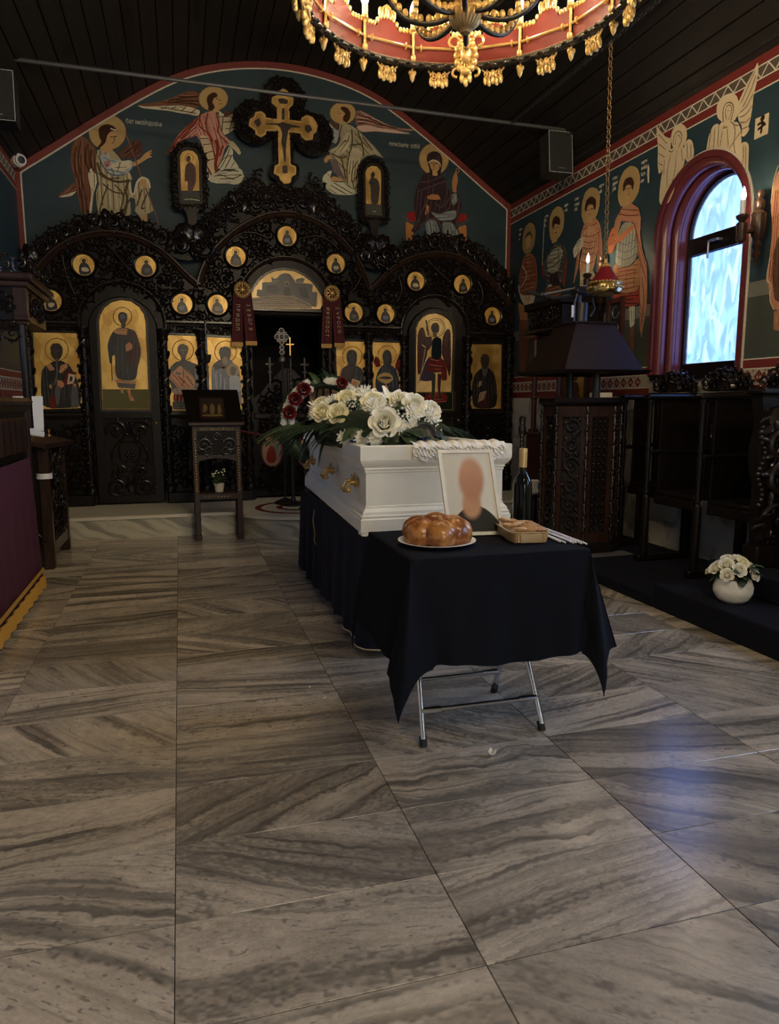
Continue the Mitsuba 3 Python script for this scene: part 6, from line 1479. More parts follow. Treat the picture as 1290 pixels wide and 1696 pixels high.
def mum_mesh(seed):
    q = random.Random(seed); ms = []
    for k in range(50):
        th, phi = math.acos(1-1.15*(k+.5)/50), k*2.39996; L = q.uniform(.030, .046); d = np.array([math.sin(th)*math.cos(phi), math.sin(th)*math.sin(phi), math.cos(th)]); b = d*.004
        up = np.array([0, 0, 1.]); c = d*L+up*q.uniform(-.004, .008); e = d*(L*1.12)+up*q.uniform(.004, .014)
        sd = np.cross(d, up+.01); sd /= np.linalg.norm(sd)+1e-9; w = .0029
        V = [b-sd*w*.6, b+sd*w*.6, c-sd*w, c+sd*w, e]; ms.append(TM(V, [[0, 1, 3], [0, 3, 2], [2, 3, 4]]))
    return cat(ms)
def lily_mesh():
    ms = []
    for k in range(6):
        p = petal(.036, .090, .65, 7, 4); p.apply_transform(mat4((0, 0, 0), (.55, 0, 0))); p.apply_transform(mat4((0, 0, 0), (0, 0, k*math.pi/3))); ms.append(p)
    return cat(ms)
def blade(L, w, droop, seed=0):
    V, F = [], []; n = 8
    for i in range(n+1):
        t = i/n; ww = w*math.sin(math.pi*min(1, .1+.88*t))**.8
        y = L*t*(1-.15*droop*t); z = .35*L*t-droop*L*t*t
        V += [(-ww, y, z-.15*ww), (0, y, z+.2*ww), (ww, y, z-.15*ww)]
    for i in range(n):
        a = i*3; F += [[a, a+1, a+4], [a, a+4, a+3], [a+1, a+2, a+5], [a+1, a+5, a+4]]
    return TM(V, F)
def frond(L, seed):
    q = random.Random(seed); ms = [tube([(0, 0, 0), (0, L*.5, .10*L), (0, L, -.12*L)], [.003, .0025, .001], 4)]
    for k in range(22):
        t = .12+.86*k/22; y = L*t; z = .4*L*t-.52*L*t*t
        for s in (-1, 1):
            b = blade(.34*L*(1-.65*abs(t-.35)), .006, .5); b.apply_transform(mat4((0, y, z), (0, 0, -s*(.75+.25*t)))); ms.append(b)
    return cat(ms)
ROSE = mikit.ply(rose_mesh(), 'petal_white', smooth=True); ROSE_C = mikit.ply(rose_mesh(), 'petal_cream', smooth=True); ROSE_R = mikit.ply(rose_mesh(), 'petal_red', smooth=True)
MUMS = [mikit.ply(mum_mesh(k), 'petal_white') for k in range(3)]; LILY = mikit.ply(lily_mesh(), 'petal_white', smooth=True); LILY_Y = mikit.ply(lily_mesh(), 'petal_yellow', smooth=True)
FROND = [mikit.ply(frond(.34, k), ('leaf_green', 'leaf_deep')[k % 2]) for k in range(2)]; BLADE = [mikit.ply(blade(.26, .011, .9), 'leaf_deep', smooth=True), mikit.ply(blade(.13, .032, .7), 'leaf_green', smooth=True), mikit.ply(blade(.13, .034, .6), 'leaf_deep', smooth=True)]
def aim(loc, d, s, spin=0):
    d = np.asarray(d, float); d /= np.linalg.norm(d); a = trimesh.geometry.align_vectors([0, 0, 1], d); M = np.eye(4); M[:3, :3] = a[:3, :3]@trimesh.transformations.euler_matrix(0, 0, spin)[:3, :3]*s; M[:3, 3] = loc; return M
sp = thing('funeral_spray', 'large spray of white roses, spider chrysanthemums and lilies lying on the coffin', 'flower arrangement')
mound = ball((1.06, 4.15, 1.06), (.30, .70, .15), 3); mound.vertices[:, 2] = np.maximum(mound.vertices[:, 2], 1.012); mound.vertices += (meshkit.fbm(mound.vertices*20, 3, 5)-.5)[:, None]*.03
scene[sp+'__moss'] = mikit.ply(mound, 'leaf_deep'); used.add(sp+'__moss')
def onm(x, y, lift=.02):
    u, v = (x-1.06)/.33, (y-4.15)/.74; h = math.sqrt(max(.0, 1-u*u-v*v)); return np.array([x, y, 1.07+.165*h+lift]), np.array([u*.9, v*.9-.25, h+.25])
for x, y, s, kind in ((.965, 3.47, 1.30, 0), (.97, 3.70, 1.05, 1), (1.16, 3.66, 1.15, 0), (.82, 3.78, 1.0, 1), (.78, 3.98, 1.0, 1), (1.27, 3.74, 1.0, 0), (1.10, 3.72, .9, 1), (.90, 3.98, 1.05, 1), (1.25, 4.1, 1., 0), (1.05, 4.45, 1., 0), (.84, 4.35, .9, 1)):
    p, d = onm(x, y); put(sp, 'rose', ROSE_C if kind else ROSE, aim(p+d/np.linalg.norm(d)*.035, d+np.array([-.2, -.7, 0]), s*1.12, r.uniform(0, 6)))
for x, y, s in ((1.10, 3.86, 1.05), (1.02, 4.02, .95), (1.20, 3.95, .85), (.92, 4.25, .85), (1.16, 4.3, .9)):
    p, d = onm(x, y, .025); put(sp, 'lily', LILY, aim(p, d+np.array([0, -.4, .3]), s, r.uniform(0, 6)))
for x, y in ((.83, 4.05), (.90, 4.2), (.80, 4.28)):
    p, d = onm(x, y, .02); put(sp, 'yellow_lily', LILY_Y, aim(p, d, .75, r.uniform(0, 6)))
for k in range(38):
    a, q = r.uniform(0, 6.28), math.sqrt(r.random()); x, y = 1.06+.31*q*math.cos(a), 4.1+.68*q*math.sin(a)
    p, d = onm(x, y, .02+r.uniform(0, .03)); put(sp, 'chrysanthemum', MUMS[k % 3], aim(p+np.array([0, 0, .012]), d+np.array([r.uniform(-.3, .3), r.uniform(-.5, .1), .2]), r.uniform(.95, 1.35), r.uniform(0, 6)))
for x, y in ((.86, 3.50), (.91, 3.44), (1.04, 3.46), (1.10, 3.47), (.80, 3.62)):
    p, d = onm(x, y, .005); put(sp, 'chrysanthemum', MUMS[0], aim(p, d+np.array([0, -.8, 0]), .95, r.uniform(0, 6)))
gy_ = []
for k in range(420):
    a, q = r.uniform(0, 6.28), math.sqrt(r.uniform(.1, 1)); x, y = 1.10+.33*q*math.cos(a), 4.15+.72*q*math.sin(a); p, d = onm(x, y, .03+r.uniform(0, .055)); gy_.append(ball(p, r.uniform(.004, .0075), 0))
part(sp, 'baby_breath', cat(gy_), 'petal_white', kind='stuff')
for k in range(24):
    x, y = 1.06+r.uniform(-.26, .26), 3.55+r.uniform(0, .7); p, d = onm(x, y, .045); put(sp, 'leaf', BLADE[1+k % 2], mat4(p, (r.uniform(.1, .6), r.uniform(-.4, .4), r.uniform(0, 6.3)), r.uniform(.6, .9)))
for k in range(44):
    a = r.uniform(0, 6.28); x, y = 1.06+.30*math.cos(a), 4.12+.69*math.sin(a); p, d = onm(x, y, .0)
    put(sp, 'leaf', BLADE[1+k % 2], mat4(p+np.array([0, 0, .0]), (r.uniform(-.3, .1), r.uniform(-.4, .4), a-math.pi/2+r.uniform(-.5, .5)), r.uniform(.7, 1.15)))
for k, (x, y, a, s) in enumerate(((.86, 4.30, 1.9, 1.0), (.82, 4.10, 1.65, 1.1), (.80, 4.45, 1.75, 1.1), (.86, 4.62, 2.0, 1.0), (.92, 4.74, 2.3, 1.0), (.80, 3.92, 1.5, .8), (1.32, 4.1, -1.4, 1.0), (1.34, 4.0, -1.6, .95), (1.30, 4.3, -1.2, 1.0), (1.30, 4.5, -1.3, .8))):
    put(sp, 'palm_frond', FROND[k % 2], mat4((x, y, 1.10), (-.12, 0, a), s))
for k in range(26):
    a = 1.57+r.uniform(-.6, .9); put(sp, 'grass_blade', BLADE[0], mat4((.84+r.uniform(-.02, .04), 4.25+r.uniform(-.45, .5), 1.10), (r.uniform(-.3, .2), 0, a), r.uniform(.8, 1.35)))
for k in range(9):
    a = r.uniform(0, 6.28); put(sp, 'grass_blade', BLADE[0], mat4((.96+.04*math.cos(a), 3.56+.03*math.sin(a), 1.10), (r.uniform(.1, .5), 0, a), .55))
V, F = [], []
for i in range(17):
    for j in range(9):
        u, v = i/16*2-1, j/8*2-1; V.append((.115*u, .085*v*math.cos(u*1.35), .085*math.cos(u*1.45)*(1-.35*v*v)-.004*abs(v)))
for i in range(16):
    for j in range(8): a = i*9+j; F += [[a, a+1, a+10], [a, a+10, a+9]]
put(sp, 'dark_leaf', mikit.ply(TM(V, F), 'leaf_black', smooth=True), mat4((1.165, 3.47, 1.055), (.25, .1, .25), 1.12))
# wreath standing behind the spray
wr = thing('wreath', 'standing wreath of white blossoms with dark red roses, behind the flower spray', 'wreath')
WC, WRAD = np.array([1.08, 5.53, 1.10]), .31
scene[wr+'__ring'] = mikit.ply(tube([(WC[0]+WRAD*math.cos(a), WC[1]+.06*math.sin(a), WC[2]+WRAD*math.sin(a)) for a in np.linspace(0, 2*math.pi, 40, False)], .055, 8, closed=True), 'leaf_deep', smooth=True); used.add(wr+'__ring')
for k in range(70):
    a = 2*math.pi*k/70+r.uniform(-.03, .03); put(wr, 'leaf', BLADE[1+k % 2], mat4((WC[0]+WRAD*math.cos(a), WC[1]-.04, WC[2]+WRAD*math.sin(a)), (r.uniform(.2, 1.4), a-1.57+r.uniform(-.5, .5), r.uniform(-1.2, 1.2)), r.uniform(.7, 1.0)))
for k in range(34):
    a = math.radians(118+62*(k//2)/16); q = WRAD+(.028 if k % 2 else -.028); put(wr, 'white_blossom', MUMS[k % 3], aim((WC[0]+q*math.cos(a), WC[1]-.085, WC[2]+q*math.sin(a)), (0, -1, .2), .62))
for a in (128, 146, 166):
    a = math.radians(a); put(wr, 'red_rose', ROSE_R, aim((WC[0]+WRAD*math.cos(a), WC[1]-.115, WC[2]+WRAD*math.sin(a)), (0, -1, .25), 1.0))
for k in range(10):
    a = math.radians(55+k*4); put(wr, 'white_blossom', MUMS[k % 3], aim((WC[0]+WRAD*math.cos(a), WC[1]-.085, WC[2]+WRAD*math.sin(a)), (0, -1, .2), .7))
put(wr, 'red_rose', ROSE_R, aim((WC[0]+WRAD*math.cos(1.25), WC[1]-.115, WC[2]+WRAD*math.sin(1.25)), (0, -1, .25), .85))
part(wr, 'easel', cat([tube([(WC[0]+x, WC[1]+.07, .0), (WC[0]+x*.2, WC[1]+.09, 1.4)], .010, 6) for x in (-.22, .22)]+[tube([(WC[0], WC[1]+.5, 0), (WC[0], WC[1]+.09, 1.4)], .010, 6)]), 'black_metal')
bd = thing('board', 'plain tan board propped behind the flowers beside the wreath', 'board')
scene[bd] = mikit.ply(moved(box(-.14, .14, -.01, .01, 0, .30, .004), (1.13, 5.72, 1.06), (-.1, 0, 0)), 'tan_board')
ea = part(wr, 'back_rest', box(.95, 1.35, 5.69, 5.76, 1.03, 1.06), 'black_metal')
sc = thing('fallen_blossom', 'small white fallen blossom lying alone on the floor before the folding table', 'flower')
scene[sc] = mikit.ply(cat([moved(petal(.014, .022, .4), (0, 0, .006), (-1.0, 0, k*1.25)) for k in range(5)]), 'petal_white')
scene[sc]['to_world'] = T4().translate([1.021, 2.246, .002])
for k, (x, y) in enumerate(((.505, 3.06), (.545, 2.92))):
    c = thing('crumb', 'tiny pale crumb on the floor left of the bier', 'crumb', 'crumbs on the floor'); scene[c] = mikit.ply(ball((x, y, .004), (.005, .004, .004), 1), 'petal_white')
# ------------------------------------------------------------------ reading stand left of the middle
ls = thing('reading_stand', 'tall brown reading stand with a sloping black top, left of the coffin', 'lectern')
LX0, LX1, LY0, LY1 = .098, .530, 6.79, 7.02
scene[ls+'__slope'] = mikit.ply(TM(np.array([(LX0-.02, 6.74, 1.088), (LX1+.02, 6.74, 1.088), (.53, 7.04, 1.372), (.03, 7.04, 1.372), (LX0-.02, 6.75, 1.065), (LX1+.02, 6.75, 1.065), (.53, 7.055, 1.350), (.03, 7.055, 1.350)]), [[0, 1, 2], [0, 2, 3], [4, 6, 5], [4, 7, 6], [0, 4, 5], [0, 5, 1], [1, 5, 6], [1, 6, 2], [2, 6, 7], [2, 7, 3], [3, 7, 4], [3, 4, 0]]), 'dark_wood'); used.add(ls+'__slope')
part(ls, 'ledge', box(LX0-.03, LX1+.035, 6.72, 6.80, 1.045, 1.085, .010), 'brown_wood')
for x in (LX0, LX1-.052):
    for y in (LY0, LY1-.05):
        k = part(ls, 'leg', box(x, x+.052, y, y+.05, 0 if y < 6.9 else 0, 1.05, .005), 'brown_wood')
        part(k, 'foot_block', box(x-.004, x+.056, y-.004, y+.054, 0, .055, .006), 'brown_wood')
        if y < 6.9: part(k, 'beads', cat([ball((x+.026, y-.002, .46+.026*i), (.009, .006, .010), 1) for i in range(22)]), 'gilt_dark' if x > .3 else 'brass', smooth=True)
LF = frame_y(LY0+.006)
part(ls, 'apron_ground', prism(sbox(LX0+.05, .79, LX1-.05, .995), -.012, 0, LF), 'matt_black')
part(ls, 'carved_apron', cat([moved(scroll_mesh(k, 1.5, 4), (x, LY0+.004, z), (0, rr, 0), (s*q, .6*q, q)) for k, (x, z, rr, q, s) in enumerate(((.20, .87, .3, .13, 1), (.43, .87, .3, .13, -1), (.235, .825, 2.2, .09, 1), (.395, .825, 2.2, .09, -1), (.315, .945, 0, .075, 1)))]), 'carved_wood', smooth=40)
part(ls, 'apron_rail', box(LX0+.045, LX1-.045, LY0, LY0+.03, .995, 1.045, .004), 'brown_wood')
part(ls, 'rail_beads', cat([ball((LX0+.075+.0205*i, LY0-.001, 1.018), (.008, .005, .010), 1) for i in range(15)]), 'brass', smooth=True)
part(ls, 'arched_rail', prism(Polygon([(LX0+.045, .785), (LX1-.045, .785), (LX1-.045, .715)]+[(x, .715+.038*math.sin(math.pi*(x-LX0-.045)/(LX1-LX0-.09))**.6) for x in np.linspace(LX1-.05, LX0+.05, 20)]+[(LX0+.045, .715)]), -.03, 0, frame_y(LY0)), 'brown_wood')
part(ls, 'shelf', box(LX0+.02, LX1-.02, LY0+.01, LY1-.01, .415, .435, .003), 'brown_wood'); part(ls, 'shelf_rail', box(LX0+.045, LX1-.045, LY0, LY0+.025, .375, .43, .004), 'brown_wood')
part(ls, 'rail_beads', cat([ball((LX0+.10+.028*i, LY0-.001, .402), (.006, .004, .007), 1) for i in range(9)]), 'brass', smooth=True)
pi_ = thing('icon', 'small brown relief picture leaning on the sloping top of the reading stand', 'icon')
SLOPE = lambda u, v, w: np.stack([u, 6.745+v*.725-w*.68, 1.090+v*.688+w*.73], -1)
scene[pi_+'__board'] = mikit.ply(prism(sbox(.175, .02, .395, .285), .0, .018, SLOPE), 'brown_wood'); used.add(pi_+'__board')
part(pi_, 'relief', cat([prism(Polygon(chaikin(p, 2)), .018, .024, SLOPE) for p in ([(.20, .07), (.25, .12), (.24, .19), (.21, .20)], [(.27, .06), (.31, .08), (.31, .18), (.28, .21), (.26, .14)], [(.33, .06), (.37, .08), (.36, .2), (.335, .18)], [(.19, .04), (.38, .04), (.37, .065), (.2, .062)])]), 'gilt_dark'); part(pi_, 'picture', prism(sbox(.19, .035, .38, .27), .018, .0195, SLOPE), 'icon_brown')
pp = thing('potted_plant', 'little green plant in a small cream pot on the shelf of the reading stand', 'plant')
PC = (.325, 6.88)
scene[pp+'__pot'] = mikit.ply(lathe([(.001, .0), (.036, 0), (.048, .075), (.050, .080), (.045, .080), (.040, .068), (.001, .068)], 24, (*PC, .436)), 'pot_cream', smooth=40); used.add(pp+'__pot')
r = random.Random(2); lv = mikit.ply(blade(.085, .016, .5), 'leaf_green', smooth=True)
for k in range(34): put(pp, 'leaf', lv, mat4((PC[0]+r.uniform(-.03, .03), PC[1]+r.uniform(-.03, .03), .515+r.uniform(0, .05)), (r.uniform(.2, 1.2), 0, r.uniform(0, 6.3)), r.uniform(.7, 1.2)))
part(pp, 'blossom', cat([ball((PC[0]+r.uniform(-.06, .06), PC[1]+r.uniform(-.06, .03), .60+r.uniform(-.02, .045)), .007, 1) for _ in range(16)]), 'petal_cream', kind='stuff')
rp = thing('rope_barrier', 'dark red sagging rope beside the reading stand in front of the royal gate', 'rope')
scene[rp] = mikit.ply(tube([(.53+.62*t, 7.0+.05*t, .995-.06*t-.10*math.sin(math.pi*t)*.3) for t in np.linspace(0, 1, 16)], .011, 8), 'crimson_velvet', smooth=True)
for k, x in enumerate((1.16,)):
    p_ = thing('barrier_post', 'thin dark post holding the red rope in front of the royal gate', 'post'); scene[p_] = mikit.ply(lathe([(.07, 0), (.07, .015), (.014, .03), (.012, .72), (.022, .73), (.020, .75), (.001, .765)], 14, (x, 7.05, .215)), 'black_metal', smooth=40)
# sanctuary lamp rod hanging between two icons
hr = thing('hanging_lamp', 'thin dark hanging rod lamp between two gold icons, above the reading stand', 'lamp')
scene[hr+'__rod'] = mikit.ply(tube([(.285+.004*math.sin(i*1.3), 7.60+.004*math.cos(i*1.3), 2.05-.0125*i) for i in range(30)], .007, 6), 'steel_grey', smooth=True); used.add(hr+'__rod')
part(hr, 'cup', lathe([(.001, -.03), (.022, -.02), (.034, .02), (.038, .055), (.034, .055), (.001, .02)], 18, (.292, 7.60, 1.67)), 'black_metal', smooth=40); part(hr, 'bracket', tube([(.285, 7.60, 2.05), (.285, 7.93, 2.05)], .008, 6), 'black_metal')
part(hr, 'drop', lathe([(.002, -.16), (.012, -.12), (.006, -.06), (.014, -.03)], 12, (.292, 7.60, 1.64)), 'gilt_dark', smooth=40)
# ------------------------------------------------------------------ left side: choir stand with a velvet front, carved desk, icon canopy
cs = thing('choir_stand', 'dark wooden choir stand with a rounded top ledge at the left edge of the photo', 'stand')
scene[cs+'__body'] = mikit.ply(box(XL+.01, -.965, 3.9, 5.28, .12, 1.20, .006), 'dark_wood'); used.add(cs+'__body')
part(cs, 'top_ledge', moved(lathe([(.001, 0), (.02, 0), (.031, .006), (.034, .02), (.030, .035), (.001, .042)], 4), (0, 0, -9)) if 0 else box(XL+.01, -.925, 3.86, 5.33, 1.235, 1.285, .022), 'brown_wood')
part(cs, 'cornice', box(XL+.01, -.945, 3.88, 5.31, 1.195, 1.24, .010), 'dark_wood')
for y in (3.92, 5.22): part(cs, 'leg', box(-1.02, -.950, y, y+.07, 0, 1.20, .006), 'brown_wood')
part(cs, 'side_panel', box(-.966, -.955, 4.0, 5.20, .95, 1.16, .003), 'brown_wood')
part(cs, 'panel_strip', cat([box(-.958, -.948, y, y+.012, .97, 1.14) for y in np.linspace(4.05, 5.15, 8)]), 'dark_wood')
vc = thing('velvet_cover', 'purple velvet cover with a gold fringe hanging on the choir stand', 'cloth cover')
V, F = [], []; nu, nv = 60, 16
for i in range(nu+1):
    for j in range(nv+1):
        y = 3.86+(5.17-3.86)*i/nu; q = j/nv; V.append((-.944+.012*math.sin(i*.55)*q+.016*q, y, .905-.80*q))
for i in range(nu):
    for j in range(nv): a = i*(nv+1)+j; F += [[a, a+1, a+nv+2], [a, a+nv+2, a+nv+1]]
scene[vc+'__velvet'] = mikit.ply(TM(V, F), 'purple_velvet', smooth=True); used.add(vc+'__velvet')
part(vc, 'gold_braid', box(-.913, -.906, 3.86, 5.17, .150, .176, .002), 'gold_fringe')
part(vc, 'fringe', cat([tube([(-.912+.005*math.sin(i*.5), 3.86+.0125*i, .122), (-.907+.006*math.sin(i*.5+.4), 3.86+.0125*i+.002, .045)], .0060, 4) for i in range(105)]), 'gold_fringe')
dk = thing('carved_desk', 'black carved desk with a sloping top and stout corner posts, behind the choir stand', 'desk')
scene[dk+'__body'] = mikit.ply(box(XL+.01, -.985, 5.92, 6.74, .14, .90, .006), 'dark_wood'); used.add(dk+'__body')
part(dk, 'sloping_top', TM(np.array([(-.95, 5.80, .955), (-.90, 6.90, .930), (-1.40, 6.90, 1.06), (-1.40, 5.80, 1.085), (-.95, 5.80, .92), (-.90, 6.90, .895), (-1.40, 6.90, 1.02), (-1.40, 5.80, 1.045)]), [[0, 1, 2], [0, 2, 3], [4, 6, 5], [4, 7, 6], [0, 4, 5], [0, 5, 1], [1, 5, 6], [1, 6, 2], [2, 6, 7], [2, 7, 3], [3, 7, 4], [3, 4, 0]]), 'brown_wood')
for y in (5.90, 6.68): part(dk, 'post', box(-1.035, -.955, y, y+.085, 0, .93, .012), 'brown_wood')
for y0, y1 in ((6.02, 6.64),):
    fm = fill_meshes(sbox(y0, .22, y1, .86), .13, 0, 71, 1.3); fm.vertices = np.stack([-.983-fm.vertices[:, 1], fm.vertices[:, 0], fm.vertices[:, 2]], -1)
    part(dk, 'carved_side', fm, 'carved_wood', kind='stuff', smooth=40)
fm = fill_meshes(sbox(XL+.06, .22, -1.05, .86), .12, 5.917, 72, 1.2); part(dk, 'carved_front', fm, 'carved_wood', kind='stuff', smooth=40)
part(dk, 'bottom_rail', box(-1.0, -.962, 5.98, 6.70, .10, .20, .006), 'brown_wood')
part(dk, 'pale_sleeve', lathe([(.056, 0), (.058, .004), (.058, .038), (.056, .042)], 24, (-.995, 5.942, .69)), 'white_plastic', smooth=40, label='pale band around the corner post')
pa = thing('paper_sheet', 'blank white paper sheet propped on the carved desk beside the choir stand', 'paper')
scene[pa] = mikit.ply(moved(box(-.10, .10, -.001, .001, 0, .26), (-1.06, 5.86, 1.05), (-.25, 0, .05)), 'paper')
pa = thing('paper_sheet', 'small folded white note at the foot of the propped paper sheet', 'paper')
scene[pa] = mikit.ply(moved(box(-.05, .05, -.03, .03, 0, .012), (-1.0, 5.80, 1.03), (.5, .2, .2)), 'paper')
kn = thing('brass_knob_lamp', 'tiny brass oil lamp on the carved desk beside the white paper', 'lamp'); scene[kn] = mikit.ply(lathe([(.02, 0), (.02, .008), (.006, .02), (.014, .035), (.016, .05), (.001, .06)], 16, (-.975, 6.15, 1.0)), 'brass', smooth=40)
cn = thing('icon_canopy', 'dark carved canopy on posts at the left edge, above the carved desk', 'canopy')
KX, KY0, KY1 = -.905, 5.47, 6.37
scene[cn+'__cornice'] = mikit.ply(cat([box(XL+.01, KX, KY0, KY1, 2.06, 2.11, .012), box(XL+.01, KX-.03, KY0+.03, KY1-.03, 2.02, 2.06, .008)]), 'brown_wood'); used.add(cn+'__cornice')
part(cn, 'frieze', box(XL+.01, KX-.06, KY0+.06, KY1-.06, 1.80, 2.03, .006), 'dark_wood')
for (x, y) in ((-1.03, KY0+.09), (-1.36, KY1-.15)):
    part(cn, 'pilaster', cat([box(x-.01, x+.075, y-.04, y+.05, 1.83, 2.02, .004), box(x-.015, x+.08, y-.045, y+.055, 1.80, 1.835, .008), box(x-.005, x+.07, y-.035, y+.045, 1.775, 1.80, .008)]), 'brown_wood')
    part(cn, 'post', tube([(x+.03, y, 1.08), (x+.03, y, 1.79)], .026, 10), 'dark_wood')
part(cn, 'frieze_carving', fill_meshes(sbox(XL+.05, 1.86, -1.06, 1.99), .075, KY0+.052, 73, 1.3), 'carved_wood', kind='stuff', smooth=40)
fm = fill_meshes(sbox(KY0+.16, 1.86, KY1-.16, 1.99), .075, 0, 74, 1.3); fm.vertices = np.stack([KX-.058-fm.vertices[:, 1], fm.vertices[:, 0], fm.vertices[:, 2]], -1); part(cn, 'frieze_carving', fm, 'carved_wood', kind='stuff', smooth=40)
for k, x in enumerate((-1.36, -1.26, -1.16, -1.06, -.97)): put(cn, 'carved_scroll', SCROLLS[k % 5], face_y((x, KY0+.03, 2.165), .4*k, .11, flip=k % 2 == 0))
for k in range(4): put(cn, 'carved_scroll', SCROLLS[k % 5], mat4((KX-.04, KY0+.15+.2*k, 2.16), (0, 0, math.pi/2))@face_y((0, 0, 0), k*1.1, .12))
part(cn, 'valance', cat([scr for scr in [fill_meshes(sbox(XL+.02, 1.66, -1.02, 1.80), .09, KY0+.08, 75, 1.2)]]), 'carved_wood', kind='stuff', smooth=40)
# ------------------------------------------------------------------ right side: platforms, candle stand under its hood, stalls
struct('floor_platform_far', box(2.75, XR, 3.735, 7.0, 0, .075, .008), 'navy_carpet'); struct('floor_platform_near', box(2.75, XR, -1.5, 3.73, 0, .150, .008), 'navy_carpet'); struct('floor_platform_top', box(3.09, XR, -1.5, 3.69, .150, .290, .008), 'navy_carpet')
hd = thing('candle_stand', 'octagonal carved black candle stand under a wide dark red metal hood', 'candle stand')
HC = np.array([3.09, 5.22]); R8 = .305
oct_ = lambda R, z: [(HC[0]+R*math.cos(math.radians(22.5+45*k)), HC[1]+R*math.sin(math.radians(22.5+45*k)), z) for k in range(8)]
scene[hd+'__core'] = mikit.ply(loft([oct_(R8-.03, .15), oct_(R8-.03, 1.24)], True, True), 'matt_black'); used.add(hd+'__core')
part(hd, 'base', loft([oct_(R8+.04, .076), oct_(R8+.04, .12), oct_(R8+.015, .15), oct_(R8, .165)], True, True), 'dark_wood')
part(hd, 'foot_plate', box(2.83, 3.34, 4.80, 4.94, .076, .088, .004), 'steel_grey')
part(hd, 'top', loft([oct_(R8, 1.22), oct_(R8+.02, 1.235), oct_(R8+.035, 1.25), oct_(R8+.035, 1.285)], True, True), 'dark_wood')
ap = R8*math.cos(math.pi/8); fw = 2*R8*math.sin(math.pi/8)
for k in range(8):
    a = math.radians(45*k); nx, ny = math.cos(a), math.sin(a); c0 = HC+np.array([nx, ny])*(ap-.012)
    FRk = lambda u, v, w, nx=nx, ny=ny, c0=c0: np.stack([c0[0]-ny*u+nx*w, c0[1]+nx*u+ny*w, v], -1)
    outer = sbox(-fw/2+.003, .165, fw/2-.003, 1.22); holeb = sbox(-fw/2+.045, .24, fw/2-.045, 1.14)
    p_ = part(hd, 'side_panel', prism(outer.difference(holeb), -.012, .012, FRk), 'brown_wood')
    m = []
    if k in (6, 7):
        for j in range(16):
            z = .26+.062*j
            m.append(prism(LineString([(-fw/2+.05, z), (fw/2-.05, z+.13 if z+.13 < 1.15 else 1.14)]).buffer(.009, quad_segs=1), -.01, .006, FRk))
            m.append(prism(LineString([(fw/2-.05, z), (-fw/2+.05, z+.13 if z+.13 < 1.15 else 1.14)]).buffer(.006, quad_segs=1), -.012, .0, FRk))
        for j in range(14):
            for q in (-1, 0, 1): m.append(ball(FRk(np.array([q*.042]), np.array([.27+.064*j]), np.array([.004]))[0], .011, 1))
    else:
        for j in range(6):
            z = .315+.15*j; s = scroll_mesh(j % 4, 1.5, 5, .2); s.apply_transform(face_y((0, 0, 0), j*2.2, .135, flip=j % 2 == 0))
            s.vertices = FRk(s.vertices[:, 0], s.vertices[:, 2]+z, -s.vertices[:, 1]-.01); m.append(s)
    part(p_, 'carving', cat(m), 'carved_wood', smooth=40)
    ac = math.radians(45*k+22.5); cx, cy = HC[0]+(R8+.004)*math.cos(ac), HC[1]+(R8+.004)*math.sin(ac)
    part(hd, 'corner_post', cat([tube([(cx, cy, .165), (cx, cy, 1.22)], .011, 8)]+[ball((cx+.008*math.cos(j*1.9), cy+.008*math.sin(j*1.9), .19+.034*j), (.013, .013, .019), 1) for j in range(30)]), 'carved_wood', smooth=40)
for sx in (-1, 1): part(hd, 'hood_post', tube([(HC[0]+sx*.0, HC[1]+.2*sx, 1.28), (HC[0], HC[1]+.2*sx, 1.5)], .030, 12), 'black_metal')
sq = lambda hx, cx, cy, z, r=.02: [(cx+sx*hx, cy+sy*hx, z) for sx, sy in ((-1, -1), (1, -1), (1, 1), (-1, 1))]
hc = (3.092, 5.25)
hood = loft([sq(.375, *hc, 1.488), sq(.365, *hc, 1.476), sq(.352, *hc, 1.470), sq(.340, *hc, 1.484), sq(.172, hc[0]+.01, hc[1], 1.835), sq(.172, hc[0]+.01, hc[1], 1.85), sq(.150, hc[0]+.01, hc[1], 1.85), sq(.330, *hc, 1.478), sq(.345, *hc, 1.462), sq(.362, *hc, 1.468), sq(.385, *hc, 1.492)], False, False)
part(hd, 'hood', hood, 'hood_metal'); part(hd, 'hood_cap', box(hc[0]-.175, hc[0]+.195, hc[1]-.185, hc[1]+.185, 1.846, 1.862, .005), 'hood_metal')
part(hd, 'flue', tube([(hc[0]-.02, hc[1], 1.86), (hc[0]-.02, hc[1], 2.02)], .050, 14), 'black_metal', smooth=40)
bx_ = thing('small_box', 'small cream cardboard box on top of the candle stand beneath the hood', 'box')
scene[bx_] = mikit.ply(box(3.08, 3.235, 5.02, 5.10, 1.286, 1.325, .003), 'box_cream')
am = thing('lamp_arm', 'black jointed metal arm with a pale bar reaching out above the hood', 'metal arm')
scene[am+'__post'] = mikit.ply(cat([tube([(3.05, 5.25, 1.86), (3.05, 5.25, 2.10)], .018, 10), tube([(2.98, 5.2, 1.86), (2.98, 5.2, 2.02), (3.0, 5.2, 2.08)], .009, 8)]), 'black_metal'); used.add(am+'__post')
part(am, 'bar', tube([(2.62, 5.3, 2.095), (2.85, 5.28, 2.05), (3.16, 5.25, 2.09)], .014, 8), 'black_metal', smooth=40); part(am, 'pale_bar', tube([(2.74, 5.28, 2.075), (3.22, 5.22, 2.175)], .009, 8), 'steel_grey')
for g in (ball((2.74, 5.28, 2.075), .022, 1), box(3.0, 3.1, 5.2, 5.3, 2.08, 2.14, .01)): part(am, 'clamp', g, 'black_metal', smooth=40)
